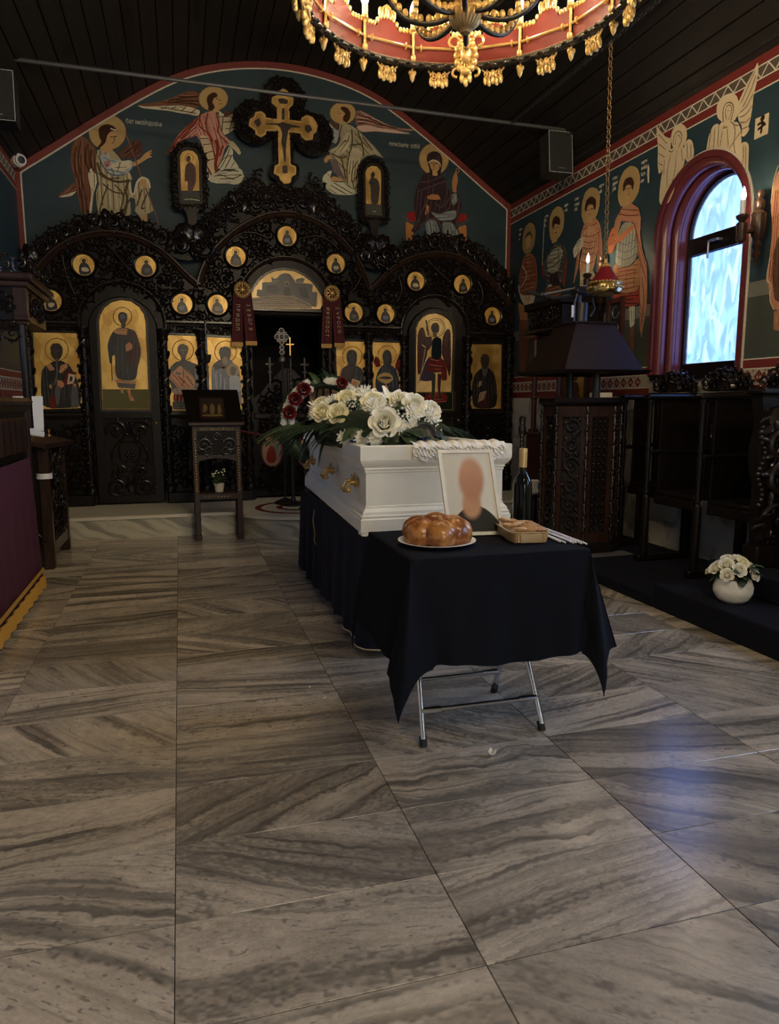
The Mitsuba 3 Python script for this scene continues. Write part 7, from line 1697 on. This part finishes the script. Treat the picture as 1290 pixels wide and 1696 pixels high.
part(am, 'hook', tube([(3.16, 5.25, 2.06), (3.19, 5.25, 1.98), (3.15, 5.25, 1.92)], .008, 6), 'black_metal')
part(am, 'candle_stub', tube([(2.955, 5.18, 1.90), (2.955, 5.18, 1.99)], .010, 10), 'wax')
# icon shrine against the right wall, behind the candle stand
sh = thing('icon_shrine', 'dark red wooden wall shrine with a carved cornice behind the hooded candle stand', 'shrine')
SH0, SH1, SXF = 6.02, 6.75, 3.34
scene[sh+'__cornice'] = mikit.ply(cat([box(SXF-.02, XR-.005, SH0, SH1+.02, 2.13, 2.20, .012), box(SXF+.01, XR-.005, SH0+.03, SH1-.01, 1.95, 2.13, .006), box(SXF-.015, XR-.005, SH0+.01, SH1+.01, 1.905, 1.95, .010)]), 'dark_wood'); used.add(sh+'__cornice')
fm = fill_meshes(sbox(SH0+.06, 1.98, SH1-.05, 2.11), .085, 0, 76, 1.3); fm.vertices = np.stack([SXF+.012+fm.vertices[:, 1], fm.vertices[:, 0], fm.vertices[:, 2]], -1); part(sh, 'cornice_carving', fm, 'carved_wood', kind='stuff', smooth=40)
for y in (SH0+.12, SH1-.12): part(sh, 'post', cat([tube([(SXF+.05, y, .94), (SXF+.05, y, 1.90)], .026, 12), ball((SXF+.05, y, 1.3), (.036, .036, .03), 2), box(SXF+.01, SXF+.09, y-.045, y+.045, .92, .99, .01), box(SXF+.005, SXF+.095, y-.05, y+.05, 1.86, 1.905, .008)]), 'red_wood', smooth=40)
part(sh, 'cabinet', box(SXF+.0, XR-.005, SH0+.06, SH1-.06, .076, .93, .01), 'red_wood'); part(sh, 'counter', box(SXF-.02, XR-.005, SH0+.04, SH1-.04, .93, .96, .008), 'red_wood')
part(sh, 'back_panel', box(XR-.06, XR-.005, SH0+.05, SH1-.05, .96, 1.905), 'red_wood')
ic2 = thing('icon', 'small gold picture in shadow inside the wall shrine behind the candle stand', 'icon')
SFR = frame_x(XR-.062, -1)
scene[ic2+'__board'] = mikit.ply(prism(sbox(6.20, 1.16, 6.55, 1.64), 0, .02, SFR), 'brown_wood'); used.add(ic2+'__board'); part(ic2, 'panel', prism(sbox(6.23, 1.19, 6.52, 1.61), .02, .022, SFR), 'dull_gilding'); part(ic2, 'robe', sheet(Polygon(chaikin([(6.28, 1.19), (6.30, 1.38), (6.35, 1.45), (6.41, 1.45), (6.46, 1.38), (6.48, 1.19)], 2)), .0225, SFR), 'icon_maroon'); part(ic2, 'head', sheet(Point(6.38, 1.50).buffer(.045), .023, SFR), 'icon_brown')
nd = thing('icon', 'narrow red framed dark picture on the right wall behind the hood', 'icon')
scene[nd+'__board'] = mikit.ply(prism(sbox(5.72, 1.78, 5.98, 2.16).difference(sbox(5.76, 1.82, 5.94, 2.12)), 0, .03, RIGHT), 'red_wood'); used.add(nd+'__board'); part(nd, 'panel', prism(sbox(5.76, 1.82, 5.94, 2.12), 0, .012, RIGHT), 'icon_dark')
part(nd, 'scrollwork', cat([tube(RIGHT(5.85+.05*np.cos(t_)*q, zc+.05*np.sin(t_)*q, np.full(20, .016)), .005, 5) for zc, q in ((1.90, 1), (2.04, -1)) for t_ in [np.linspace(0, 5, 20)]]), 'steel_grey', smooth=True)
# tall twisted candle tray stand between coffin and shrine, small package
ct = thing('tall_candlestick', 'tall black candlestick with a row of bright beads, behind the wine bottle', 'candlestick')
scene[ct+'__stem'] = mikit.ply(lathe([(.13, 0), (.13, .02), (.04, .06), (.018, .12), (.016, .95), (.030, .99), (.034, 1.03), (.024, 1.06), (.030, 1.12), (.010, 1.14)], 16, (2.80, 5.68, 0)), 'black_metal', smooth=40); used.add(ct+'__stem')
part(ct, 'beads', cat([ball((2.79, 5.662, .80+.035*k), .008, 1) for k in range(9)]), 'gilt', smooth=True)
pk = thing('package', 'white cardboard package standing behind the wine bottle', 'package')
scene[pk] = mikit.ply(moved(box(-.07, .07, -.05, .05, 0, .11, .004), (2.93, 5.72, .47), (0, .0, .3)), 'paper')
stl = thing('low_stool', 'low dark stool carrying the white package behind the wine bottle', 'stool')
scene[stl+'__seat'] = mikit.ply(box(2.84, 3.04, 5.60, 5.86, .445, .468, .006), 'dark_wood'); used.add(stl+'__seat')
for x in (2.86, 3.0):
    for y in (5.62, 5.81): part(stl, 'leg', box(x, x+.028, y, y+.028, .075 if x > 2.75 else 0, .447, .003), 'dark_wood')
# stalls
def stall(i, y0, y1, label, xf=3.29):
    t = thing('stall', label, 'church stall', 'stalls along the right wall')
    xb = XR-.03; c = (y0+y1)/2; w = y1-y0; z0 = .076
    scene[t+'__back'] = mikit.ply(box(xb-.035, xb, y0+.02, y1-.02, .56, 1.30, .004), 'dark_wood'); used.add(t+'__back')
    part(t, 'back_frame', cat([box(xb-.05, xb-.03, y0+.02, y0+.075, .56, 1.30, .004), box(xb-.05, xb-.03, y1-.075, y1-.02, .56, 1.30, .004), box(xb-.05, xb-.03, y0+.02, y1-.02, 1.24, 1.30, .004)]), 'dark_wood')
    fm = fill_meshes(sbox(y0+.11, .98, y1-.11, 1.20), .085, 0, 80+i, 1.3); fm.vertices = np.stack([xb-.035+fm.vertices[:, 1], fm.vertices[:, 0], fm.vertices[:, 2]], -1); part(t, 'back_carving', fm, 'carved_wood', kind='stuff', smooth=40)
    part(t, 'seat', box(xf+.03, xb-.04, y0+.03, y1-.03, .585, .615, .008), 'dark_wood')
    part(t, 'shelf_rail', box(xb-.09, xb-.03, y0+.03, y1-.03, .905, .925, .006), 'dark_wood'); part(t, 'seat_rail', box(xf+.02, xf+.05, y0+.03, y1-.03, .52, .585, .006), 'dark_wood')
    part(t, 'top_rail', box(xb-.10, xb, y0, y1, 1.295, 1.325, .008), 'dark_wood')
    ys = np.linspace(y0+.04, y1-.04, 40); hz = lambda y: .155*max(0, math.cos((y-c)/(w*.5)*math.pi/2))**.7
    part(t, 'crest', prism(Polygon([(y0+.03, 1.32)]+[(y, 1.325+hz(y)) for y in ys]+[(y1-.03, 1.32)]), .03, .06, RIGHT), 'dark_wood')
    for k in range(7):
        q = -.42+.14*k; y = c+q*w; put(t, 'crest_scroll', SCROLLS[k % 5], mat4((xb-.035, y, 1.345+hz(y)*.62), (0, 0, -math.pi/2))@face_y((0, 0, 0), k*1.4, .095, flip=k % 2 == 0))
    for k in range(3): put(t, 'crest_leaf', LEAVES[k], mat4((xb-.045, c+(k-1)*.055, 1.33), (0, 0, -math.pi/2))@face_y((0, 0, 0), (k-1)*-.45, .15))
    return t
def divider(y, label, xf=3.285):
    t = thing('stall_divider', label, 'stall divider', 'dividers between the stalls')
    xb = XR-.03
    scene[t+'__arm'] = mikit.ply(cat([box(xf-.03, xb-.02, y-.038, y+.038, 1.268, 1.305, .012)]), 'dark_wood'); used.add(t+'__arm')
    part(t, 'lower_arm', box(xf+.02, xb-.02, y-.022, y+.022, .875, .905, .008), 'dark_wood')
    part(t, 'side_board', box(xf+.10, xb-.03, y-.012, y+.012, .50, 1.27, .003), 'dark_wood')
    part(t, 'front_post', lathe([(.030, 0), (.030, .48), (.018, .50), (.026, .52), (.016, .56), (.020, .70), (.024, .80), (.016, .83), (.027, .86), (.016, .89), (.021, 1.0), (.015, 1.14), (.026, 1.17), (.026, 1.195)], 14, (xf+.01, y, .076)), 'dark_wood', smooth=40)
    part(t, 'foot', cat([box(xf-.05, xb-.05, y-.03, y+.03, .076, .125, .01), box(xb-.12, xb-.06, y-.03, y+.03, .12, .52, .006)]), 'dark_wood')
for y, s, x_ in ((4.06, 'nearest the carved throne', 3.285), (4.62, 'second from the carved throne', 3.285), (5.20, 'beside the octagonal candle stand', 3.46)): divider(y, f'dark turned stall divider with a high arm, {s}', x_)
for i, (a, b, s, x_) in enumerate(((3.58, 4.02, 'beside the carved throne', 3.29), (4.10, 4.58, 'below the right half of the window', 3.29), (4.66, 5.16, 'below the left half of the window', 3.46))): stall(i, a, b, f'dark carved wall stall with an openwork crest, {s}', x_)
th = thing('carved_throne', 'massive black carved throne side at the right edge, behind the flower pot', 'throne')
TXF = 3.20; FT = frame_y(3.42)
edge = [(TXF+.02, .29), (TXF+.02, .50), (TXF-.005, .62), (TXF+.03, .72), (TXF-.02, .85), (TXF-.035, .98), (TXF+.0, 1.10), (TXF-.02, 1.20), (TXF-.03, 1.29)]
sidep = Polygon(chaikin(edge, 2, False).tolist()+[(XR-.03, 1.29), (XR-.03, .29)])
scene[th+'__side'] = mikit.ply(prism(sidep, -.08, 0, FT), 'dark_wood'); used.add(th+'__side')
part(th, 'arm_top', box(TXF-.06, XR-.03, 3.38, 3.52, 1.29, 1.325, .012), 'dark_wood'); part(th, 'plinth', box(TXF-.02, XR-.03, 3.39, 3.52, .29, .42, .012), 'dark_wood')
r = random.Random(5)
for k, (x, z, s, a) in enumerate(((3.30, .58, .20, .5), (3.45, .55, .22, 2.0), (3.60, .60, .2, 4.), (3.32, .80, .22, 1.2), (3.50, .78, .22, 3.0), (3.66, .82, .18, 5.0), (3.30, 1.02, .20, 2.2), (3.47, 1.0, .24, .2), (3.64, 1.04, .2, 1.0), (3.33, 1.20, .15, 3.3), (3.48, 1.21, .16, .9), (3.62, 1.21, .15, 2.4))): put(th, 'carved_scroll', SCROLLS[k % 5], face_y((x, 3.415, z), a, s, flip=k % 2 == 0))
for k, (x, z, a) in enumerate(((3.24, .46, .2), (3.38, .66, -.4), (3.55, .44, .3), (3.42, .88, .1), (3.58, .90, -.3), (3.25, 1.08, .3))): put(th, 'carved_leaf', LEAVES[k % 3], face_y((x, 3.41, z), a, .22))
part(th, 'edge_beads', cat([ball((TXF-.01+.02*math.sin(k*.8), 3.415, .66+.030*k), (.014, .016, .017), 1) for k in range(19)]), 'carved_wood', smooth=True)
fm = fill_meshes(sbox(3.27, .46, 3.72, 1.25), .10, 3.418, 90, 1.3); part(th, 'ground_carving', fm, 'carved_wood', kind='stuff', smooth=40)
part(th, 'seat', box(TXF+.1, XR-.03, 2.90, 3.40, .70, .74, .01), 'dark_wood'); part(th, 'far_base', box(TXF+.1, XR-.03, 2.90, 3.40, .29, .70, .01), 'dark_wood')
# pot of roses on the step
po = thing('flower_pot', 'round white pot of cream roses standing on the dark platform step', 'potted flowers'); FP = (2.925, 3.27)
scene[po+'__pot'] = mikit.ply(lathe([(.001, 0), (.062, 0), (.085, .018), (.103, .055), (.104, .085), (.092, .122), (.083, .132), (.080, .130), (.088, .10), (.001, .10)], 36, (*FP, .1505)), 'pot_white', smooth=40); used.add(po+'__pot')
r = random.Random(9)
for k in range(15):
    a, q = k*2.4, .118*math.sqrt((k+.5)/15); put(po, 'rose', (ROSE, ROSE, ROSE_C)[k % 3], aim((FP[0]+q*math.cos(a), FP[1]+q*math.sin(a), .305+.075*(1-(q/.11)**2)+r.uniform(-.01, .01)), (math.cos(a)*q*8, math.sin(a)*q*8-.35, .6), r.uniform(.70, .88), r.uniform(0, 6)))
for k in range(34): put(po, 'leaf', BLADE[1+k % 2], mat4((FP[0]+r.uniform(-.05, .05), FP[1]+r.uniform(-.05, .05), .285+r.uniform(0, .06)), (r.uniform(-.2, .7), 0, r.uniform(0, 6.3)), r.uniform(.6, .95)))
# ------------------------------------------------------------------ overhead
def chain(a, b, link=.045, r_=.0045, sag=0.):
    a, b = np.asarray(a, float), np.asarray(b, float); n = max(2, int(np.linalg.norm(b-a)/(link*.72))); ms = []
    base = [tube([(math.cos(t)*.32, 0, math.sin(t)*.5) for t in np.linspace(0, 2*math.pi, 10, False)], r_/link, 4, closed=True), None]
    base[1] = moved(base[0], (0, 0, 0), (0, 0, math.pi/2))
    for k in range(n):
        q = (k+.5)/n; p = a+(b-a)*q; p[2] -= sag*4*q*(1-q); d = (b-a).copy(); d[2] -= sag*4*(1-2*q); d /= np.linalg.norm(d)
        m = base[k % 2].copy(); M = np.eye(4); M[:3, :3] = trimesh.geometry.align_vectors([0, 0, 1], d)[:3, :3]*link; M[:3, 3] = p; m.apply_transform(M); ms.append(m)
    return cat(ms)
ti = thing('tie_rod', 'thin grey steel tie rod spanning the vault in front of the lunette', 'rod')
scene[ti] = mikit.ply(tube([(-1.16, 6.35, 3.765), (3.50, 6.35, 3.700)], .016, 8), 'rod_grey')
for cx, s, lab in ((3.425, 1, 'black speaker with a pale edge hanging from the rod on the right side'), (-1.19, -1, 'black speaker with a pale edge at the left edge of the photo')):
    sp_ = thing('speaker', lab, 'speaker', 'speakers on the rod')
    zt, zb_ = 3.675, 3.310
    scene[sp_+'__box'] = mikit.ply(moved(box(-.118, .118, -.02, .16, zb_-zt, 0, .006), (cx, 6.35, zt), (-.10, 0, 0)), 'black_plastic'); used.add(sp_+'__box')
    part(sp_, 'front_grille', moved(prism(sbox(-.110, zb_-zt+.008, .110, -.008), 0, .006, frame_y(-.02)), (cx, 6.35, zt), (-.10, 0, 0)), 'grille')
    part(sp_, 'edge_line', moved(prism(sbox(-.118, zb_-zt, .118, 0).difference(sbox(-.114, zb_-zt+.004, .114, -.004)), 0, .004, frame_y(-.02)), (cx, 6.35, zt), (-.10, 0, 0)), 'pale_blue')
    part(sp_, 'badge', moved(prism(sbox(-.025, zb_-zt+.035, .035, zb_-zt+.043), .006, .008, frame_y(-.02)), (cx, 6.35, zt), (-.10, 0, 0)), 'steel_grey'); part(sp_, 'bracket', tube([(cx, 6.40, zt-.01), (cx, 6.36, zt+.05)], .012, 8), 'black_metal')
cc = thing('security_camera', 'white bullet security camera at the left corner of the lunette', 'camera')
scene[cc+'__body'] = mikit.ply(moved(lathe([(.001, -.11), (.05, -.11), (.058, -.09), (.058, .02), (.050, .025), (.050, .055), (.044, .060), (.040, .058), (.001, .050)], 24), (-1.345, 7.90, 3.50), (math.pi/2+.15, .15, .6)), 'white_plastic', smooth=40); used.add(cc+'__body')
part(cc, 'lens', moved(lathe([(.001, .053), (.030, .055), (.034, .062), (.001, .064)], 20), (-1.345, 7.90, 3.50), (math.pi/2+.15, .15, .6)), 'black_plastic'); part(cc, 'bracket', tube([(-1.35, 7.93, 3.50), (-1.38, 8.10, 3.50)], .018, 10), 'white_plastic')
ch = thing('chain', 'thin black chain running from the tie rod up to the vault on the right', 'chain')
H0, HK, H1 = np.array([2.94, 6.35, 3.70]), np.array([3.085, 5.0, 3.805]), np.array([3.20, 3.7, 3.915])
scene[ch] = mikit.ply(cat([chain(H0, HK), chain(HK, H1)]), 'black_metal')
# hanging oil lamp
hl = thing('oil_lamp', 'hanging oil lamp with a red cone and beaded gilt rim on a long chain', 'lamp'); LC = np.array([3.115, 5.0])
scene[hl+'__chain'] = mikit.ply(chain((LC[0], LC[1], 2.30), HK, .045, .0042), 'bronze_gold'); used.add(hl+'__chain')
part(hl, 'rim', lathe([(.075, 2.055), (.115, 2.06), (.128, 2.075), (.130, 2.10), (.124, 2.125), (.112, 2.14), (.108, 2.138), (.118, 2.10), (.112, 2.075), (.070, 2.065)], 40, (*LC, 0)), 'brass', smooth=40)
part(hl, 'beads', cat([ball((LC[0]+.116*math.cos(a), LC[1]+.116*math.sin(a), 2.137), .011, 1) for a in np.linspace(0, 2*math.pi, 28, False)]+[ball((LC[0]+.129*math.cos(a), LC[1]+.129*math.sin(a), 2.098), .011, 1) for a in np.linspace(0, 2*math.pi, 34, False)]), 'brass', smooth=True)
part(hl, 'shade', lathe([(.110, 2.140), (.102, 2.15), (.036, 2.245), (.030, 2.255)], 32, (*LC, 0)), 'lamp_red', smooth=40); part(hl, 'cap', cat([lathe([(.030, 2.25), (.040, 2.258), (.036, 2.27), (.016, 2.28), (.010, 2.31)], 20, (*LC, 0))]+[ball((LC[0]+.036*math.cos(a), LC[1]+.036*math.sin(a), 2.258), .009, 1) for a in np.linspace(0, 6.283, 10, False)]), 'gilt', smooth=40)
part(hl, 'bowl', lathe([(.001, 2.035), (.05, 2.04), (.085, 2.062)], 28, (*LC, 0)), 'gilt_dark', smooth=40)
# wall brackets with candle bulbs
def flame(name_parent, c, h=.085, rr=.017, L=BULB_LIGHT):
    m = lathe([(.001, 0), (rr*.6, h*.06), (rr, h*.30), (rr*.80, h*.58), (rr*.35, h*.85), (.001, h)], 10, c); k = part(name_parent, 'bulb', m, 'white_plastic'); scene[k]['emitter'] = glow(L); return k
for cy, zz, lab, hide in ((4.15, 2.40, 'turned brown wooden wall bracket with a lit candle bulb, right of the window', False), (6.02, 2.34, 'lit candle bulb on a wall bracket behind the hanging oil lamp', True)):
    b = thing('wall_bracket', lab, 'wall light', 'wall brackets with candle bulbs')
    prof_ = [(.004, -.27), (.012, -.22), (.030, -.19), (.018, -.16), (.032, -.13), (.022, -.10), (.042, -.06), (.050, 0), (.044, .05), (.048, .07), (.026, .09), (.034, .11), (.030, .15), (.016, .165), (.026, .19), (.022, .215), (.001, .22)]
    scene[b+'__stem'] = mikit.ply(lathe(prof_, 24, (XR-.07, cy, zz)), 'brown_wood', smooth=40); used.add(b+'__stem')
    part(b, 'arm', cat([tube([(XR-.07, cy, zz-.03), (XR-.16, cy-.01, zz-.045), (XR-.23, cy-.03, zz-.06)], .018, 10)]), 'brown_wood', smooth=40)
    part(b, 'cup', lathe([(.012, -.14), (.030, -.12), (.034, -.02), (.018, -.005), (.036, .015), (.038, .03), (.020, .04)], 20, (XR-.23, cy-.035, zz+.01)), 'brown_wood', smooth=40)
    part(b, 'candle_tube', tube([(XR-.23, cy-.035, zz+.04), (XR-.23, cy-.035, zz+.135)], .017, 12), 'white_plastic', smooth=40); flame(b, (XR-.23, cy-.035, zz+.135), L=tuple(.5*x for x in BULB_LIGHT))
# ------------------------------------------------------------------ chandelier
cd = thing('chandelier', 'great ring chandelier of red panels with gilt crests and lit candle bulbs', 'chandelier')
CC = np.array([1.18, 3.0]); CR, CZ = .685, 2.885
def cyl(u, v, w): a = np.asarray(u)/CR; rr = CR-np.asarray(w); return np.stack([CC[0]+rr*np.cos(a), CC[1]+rr*np.sin(a), np.asarray(v)], -1)
def wrap(g, w0, w1, dens=.03):
    out = []
    for p in polys(g):
        p = p.segmentize(dens); m = trimesh.creation.extrude_polygon(p, w1-w0, engine='earcut')
        v, f = trimesh.remesh.subdivide_to_size(m.vertices, m.faces, .06); out.append(TM(cyl(v[:, 0], v[:, 1], v[:, 2]+w0), f))
    return cat(out)
NB = 16; seg = 2*math.pi*CR/NB; A0 = math.radians(68)*CR
for k in range(NB):
    u0 = A0+seg*k+.010; u1 = A0+seg*(k+1)-.010; um = (u0+u1)/2
    top_ = [(u0, CZ+.145), (um-.065, CZ+.145)]+[(um-.055*math.cos(t), CZ+.150+.045*math.sin(t)) for t in np.linspace(0, math.pi, 10)]+[(um+.065, CZ+.145), (u1, CZ+.145)]
    pn = part(cd, 'red_panel', wrap(Polygon([(u0, CZ+.02), *top_, (u1, CZ+.02)]), -.004, .004), 'chandelier_red')
    part(pn, 'gilt_line', cat([tube(cyl(np.linspace(u0, u1, 8), np.full(8, CZ+.022), np.full(8, .006)), .003, 5)]), 'cream_warm')
    part(pn, 'gilt_rail', cat([tube(cyl(np.linspace(u0, u1, 8), CZ+.078+.006*np.sin(np.linspace(0, 3.14, 8)), np.full(8, .016)), .0065, 6)]+[tube([cyl(u, CZ+.08+.014*math.sin(t), .016+.012*math.cos(t)) for t in np.linspace(0, 6.28, 9, False)], .0035, 5, closed=True) for u in (u0+.03, u1-.03)]), 'gilt', smooth=40)
    cr = []
    for q in np.linspace(0, 1, 15):
        u = u0+(u1-u0)*q; z = CZ+.150+(.045*math.sqrt(max(0, 1-((u-um)/.058)**2)) if abs(u-um) < .058 else 0)
        cr.append(ball(cyl(u, z+.006, 0), (.010, .010, .015), 1))
    for q, hh in ((-.035, .03), (0, .05), (.035, .03)): cr.append(ball(cyl(um+q, CZ+.20+hh*.4, .0), (.014, .012, .5*hh+.012), 1))
    cr += [tube([cyl(um+.022*math.cos(t), CZ+.225+.022*math.sin(t), 0) for t in np.linspace(0, 6.28, 10, False)], .006, 5, closed=True)]
    part(pn, 'gilt_crest', cat(cr), 'gilt', smooth=40)
    ub = A0+seg*k
    if k % 4:
        part(cd, 'upright', cat([tube([cyl(ub, CZ-.005, .012), cyl(ub, CZ+.17, .012)], .007, 8), box(*(0, 0, 0, 0, 0, 0)) if False else ball(cyl(ub, CZ+.03, .014), (.014, .014, .02), 1), ball(cyl(ub, CZ+.16, .012), (.018, .018, .012), 1)]), 'gilt', smooth=40)
    cb = cyl(ub, CZ+.165, .015); part(cd, 'candle_tube', tube([cb, cb+[0, 0, .045]], .015, 12), 'cream', smooth=40); flame(cd, cb+[0, 0, .045], .080, .020)
    # pendant below each panel and acorn below each upright
    pe = [tube([cyl(um-.055+.011*i, CZ-.012-.034*math.sin(i/10*math.pi), .0) for i in range(11)], .005, 5)]+[tube([cyl(um+s_*(.028+.016*math.cos(a_)), CZ-.040+.016*math.sin(a_), .006) for a_ in np.linspace(0, 5.2, 9)], .0045, 5) for s_ in (-1, 1)]
    for i in range(5): pe.append(ball(cyl(um-.038+.019*i, CZ-.062-.008*(i % 2), 0), (.012, .007, .024), 1))
    pe += [ball(cyl(um, CZ-.035, 0), (.016, .010, .02), 1), ball(cyl(um-.03, CZ-.03, 0), (.008, .008, .02), 1), ball(cyl(um+.03, CZ-.03, 0), (.008, .008, .02), 1)]
    part(cd, 'pendant', cat(pe), 'gilt', smooth=40)
    c0 = cyl(ub, 0, .0); part(cd, 'acorn', cat([lathe([(.001, -.075), (.010, -.062), (.014, -.045), (.016, -.036), (.008, -.028), (.004, -.010)], 12, (c0[0], c0[1], CZ))]+[ball((c0[0]+.012, c0[1], CZ-.03), (.008, .012, .012), 1), ball((c0[0]-.012, c0[1], CZ-.03), (.008, .012, .012), 1)]), 'gilt', smooth=40)
aa = np.linspace(0, 2*math.pi*CR, 97)[:-1]
part(cd, 'rim', tube(cyl(aa, np.full(96, CZ+.006), np.full(96, .004)), .017, 10, closed=True), 'bronze_dark', smooth=True)
part(cd, 'rim_leaves', cat([ball(cyl(u, CZ-.004+.010*(k % 2), .018), (.016, .016, .009), 1) for k, u in enumerate(np.linspace(0, 2*math.pi*CR, 129)[:-1])]), 'bronze_dark', smooth=40)
for k in range(4):
    u = A0+seg*4*k; q = []
    for t in np.linspace(0, 6.283, 14, False):
        q.append(ball(cyl(u+.045*math.cos(t), CZ+.045+.070*math.sin(t), .030), (.020, .014, .020), 1)); q.append(tube([cyl(u, CZ+.045, .045), cyl(u+.055*math.cos(t), CZ+.045+.085*math.sin(t), .025)], .006, 5))
    q.append(ball(cyl(u, CZ+.045, .04), (.03, .022, .04), 2))
    for t in (-1, 1):
        q.append(tube([cyl(u+t*(.06+.028*math.cos(a)), CZ+.11+.024*math.sin(a), .028) for a in np.linspace(-1.6, 3.6, 12)], .007, 5)); q.append(tube([cyl(u+t*(.045+.024*math.cos(a)), CZ-.03+.02*math.sin(a), .028) for a in np.linspace(-1.6, 3.6, 12)], .007, 5))
    q += [ball(cyl(u+x, CZ-.055-y, .025), (.013, .01, .024), 1) for x, y in ((-.02, 0), (0, .018), (.02, 0))]
    part(cd, 'gilt_plate', cat(q), 'gilt', smooth=40)
    # arms from the hub and chains to the vault
    e = cyl(u, CZ+.05, .03); h = np.array([CC[0], CC[1], 2.83]); d = e-h
    part(cd, 'arm', tube([h+d*.08+[0, 0, .02], h+d*.3+[0, 0, .03], h+d*.6+[0, 0, .05], h+d*.9+[0, 0, .05], e], [.016, .02, .014, .012, .010], 8), 'bronze_dark', smooth=True)
    part(cd, 'arm_filigree', cat([ball(h+d*t+[0, 0, .045-.02*(i % 2)], (.016, .016, .020), 1) for i, t in enumerate(np.linspace(.15, .92, 14))]), 'gilt_dark', smooth=40)
    part(cd, 'rod', tube([cyl(u, CZ+.17, .01), (CC[0]+.05*math.cos(u/CR), CC[1]+.05*math.sin(u/CR), 4.35)], .006, 6), 'gilt_dark')
for k in range(8):
    a = k*math.pi/4+.39; P = [np.array([CC[0]+q*math.cos(a), CC[1]+q*math.sin(a), z]) for q, z in ((.05, 2.80), (.14, 2.775), (.24, 2.80), (.30, 2.87), (.31, 2.95))]
    part(cd, 'hub_arm', tube(spline(P, 14), .011, 8), 'bronze_dark', smooth=True); part(cd, 'hub_ornament', cat([ball(p+[0, 0, .016], (.014, .014, .02), 1) for p in spline(P, 12)]), 'gilt', smooth=40)
part(cd, 'hub_bowl', lathe([(.001, -.010), (.018, -.004), (.024, .006), (.030, .010), (.052, .030), (.062, .055), (.060, .075), (.045, .090), (.050, .105), (.030, .12)], 48, (CC[0], CC[1], 2.735), lobes=24, amp=.10), 'gilt_dark', smooth=40)
part(cd, 'red_column', cat([box(CC[0]-.05+.05*i-.012, CC[0]-.05+.05*i+.012, CC[1]-.055, CC[1]+.055, 2.85, 3.35, .004) for i in (0, 2)]), 'chandelier_red'); part(cd, 'dark_column', tube([(CC[0], CC[1], 2.84), (CC[0], CC[1], 4.66)], .028, 10), 'bronze_dark')

# the nave's second chandelier, behind the camera: a plain ring of the same lamps
c2 = thing('chandelier', 'second ring chandelier with candle bulbs, hanging behind the camera', 'chandelier')
C2 = np.array([1.18, -.6, 2.95])
scene[c2+'__rim'] = mikit.ply(tube([(C2[0]+CR*math.cos(t), C2[1]+CR*math.sin(t), C2[2]) for t in np.linspace(0, 2*math.pi, 48, False)], .03, 8, closed=True), 'gilt_dark', smooth=True); used.add(c2+'__rim')
for k in range(12):
    t = k*math.pi/6; cb = np.array([C2[0]+CR*math.cos(t), C2[1]+CR*math.sin(t), C2[2]+.03]); part(c2, 'candle_tube', tube([cb, cb+[0, 0, .12]], .015, 8), 'cream'); flame(c2, cb+[0, 0, .12], .080, .020, tuple(1.8*x for x in BULB_LIGHT))
part(c2, 'rod', tube([C2, (C2[0], C2[1], 4.66)], .02, 8), 'bronze_dark'); part(c2, 'arm', cat([tube([C2-[CR, 0, 0], C2+[CR, 0, 0]], .012, 6), tube([C2-[0, CR, 0], C2+[0, CR, 0]], .012, 6)]), 'bronze_dark')
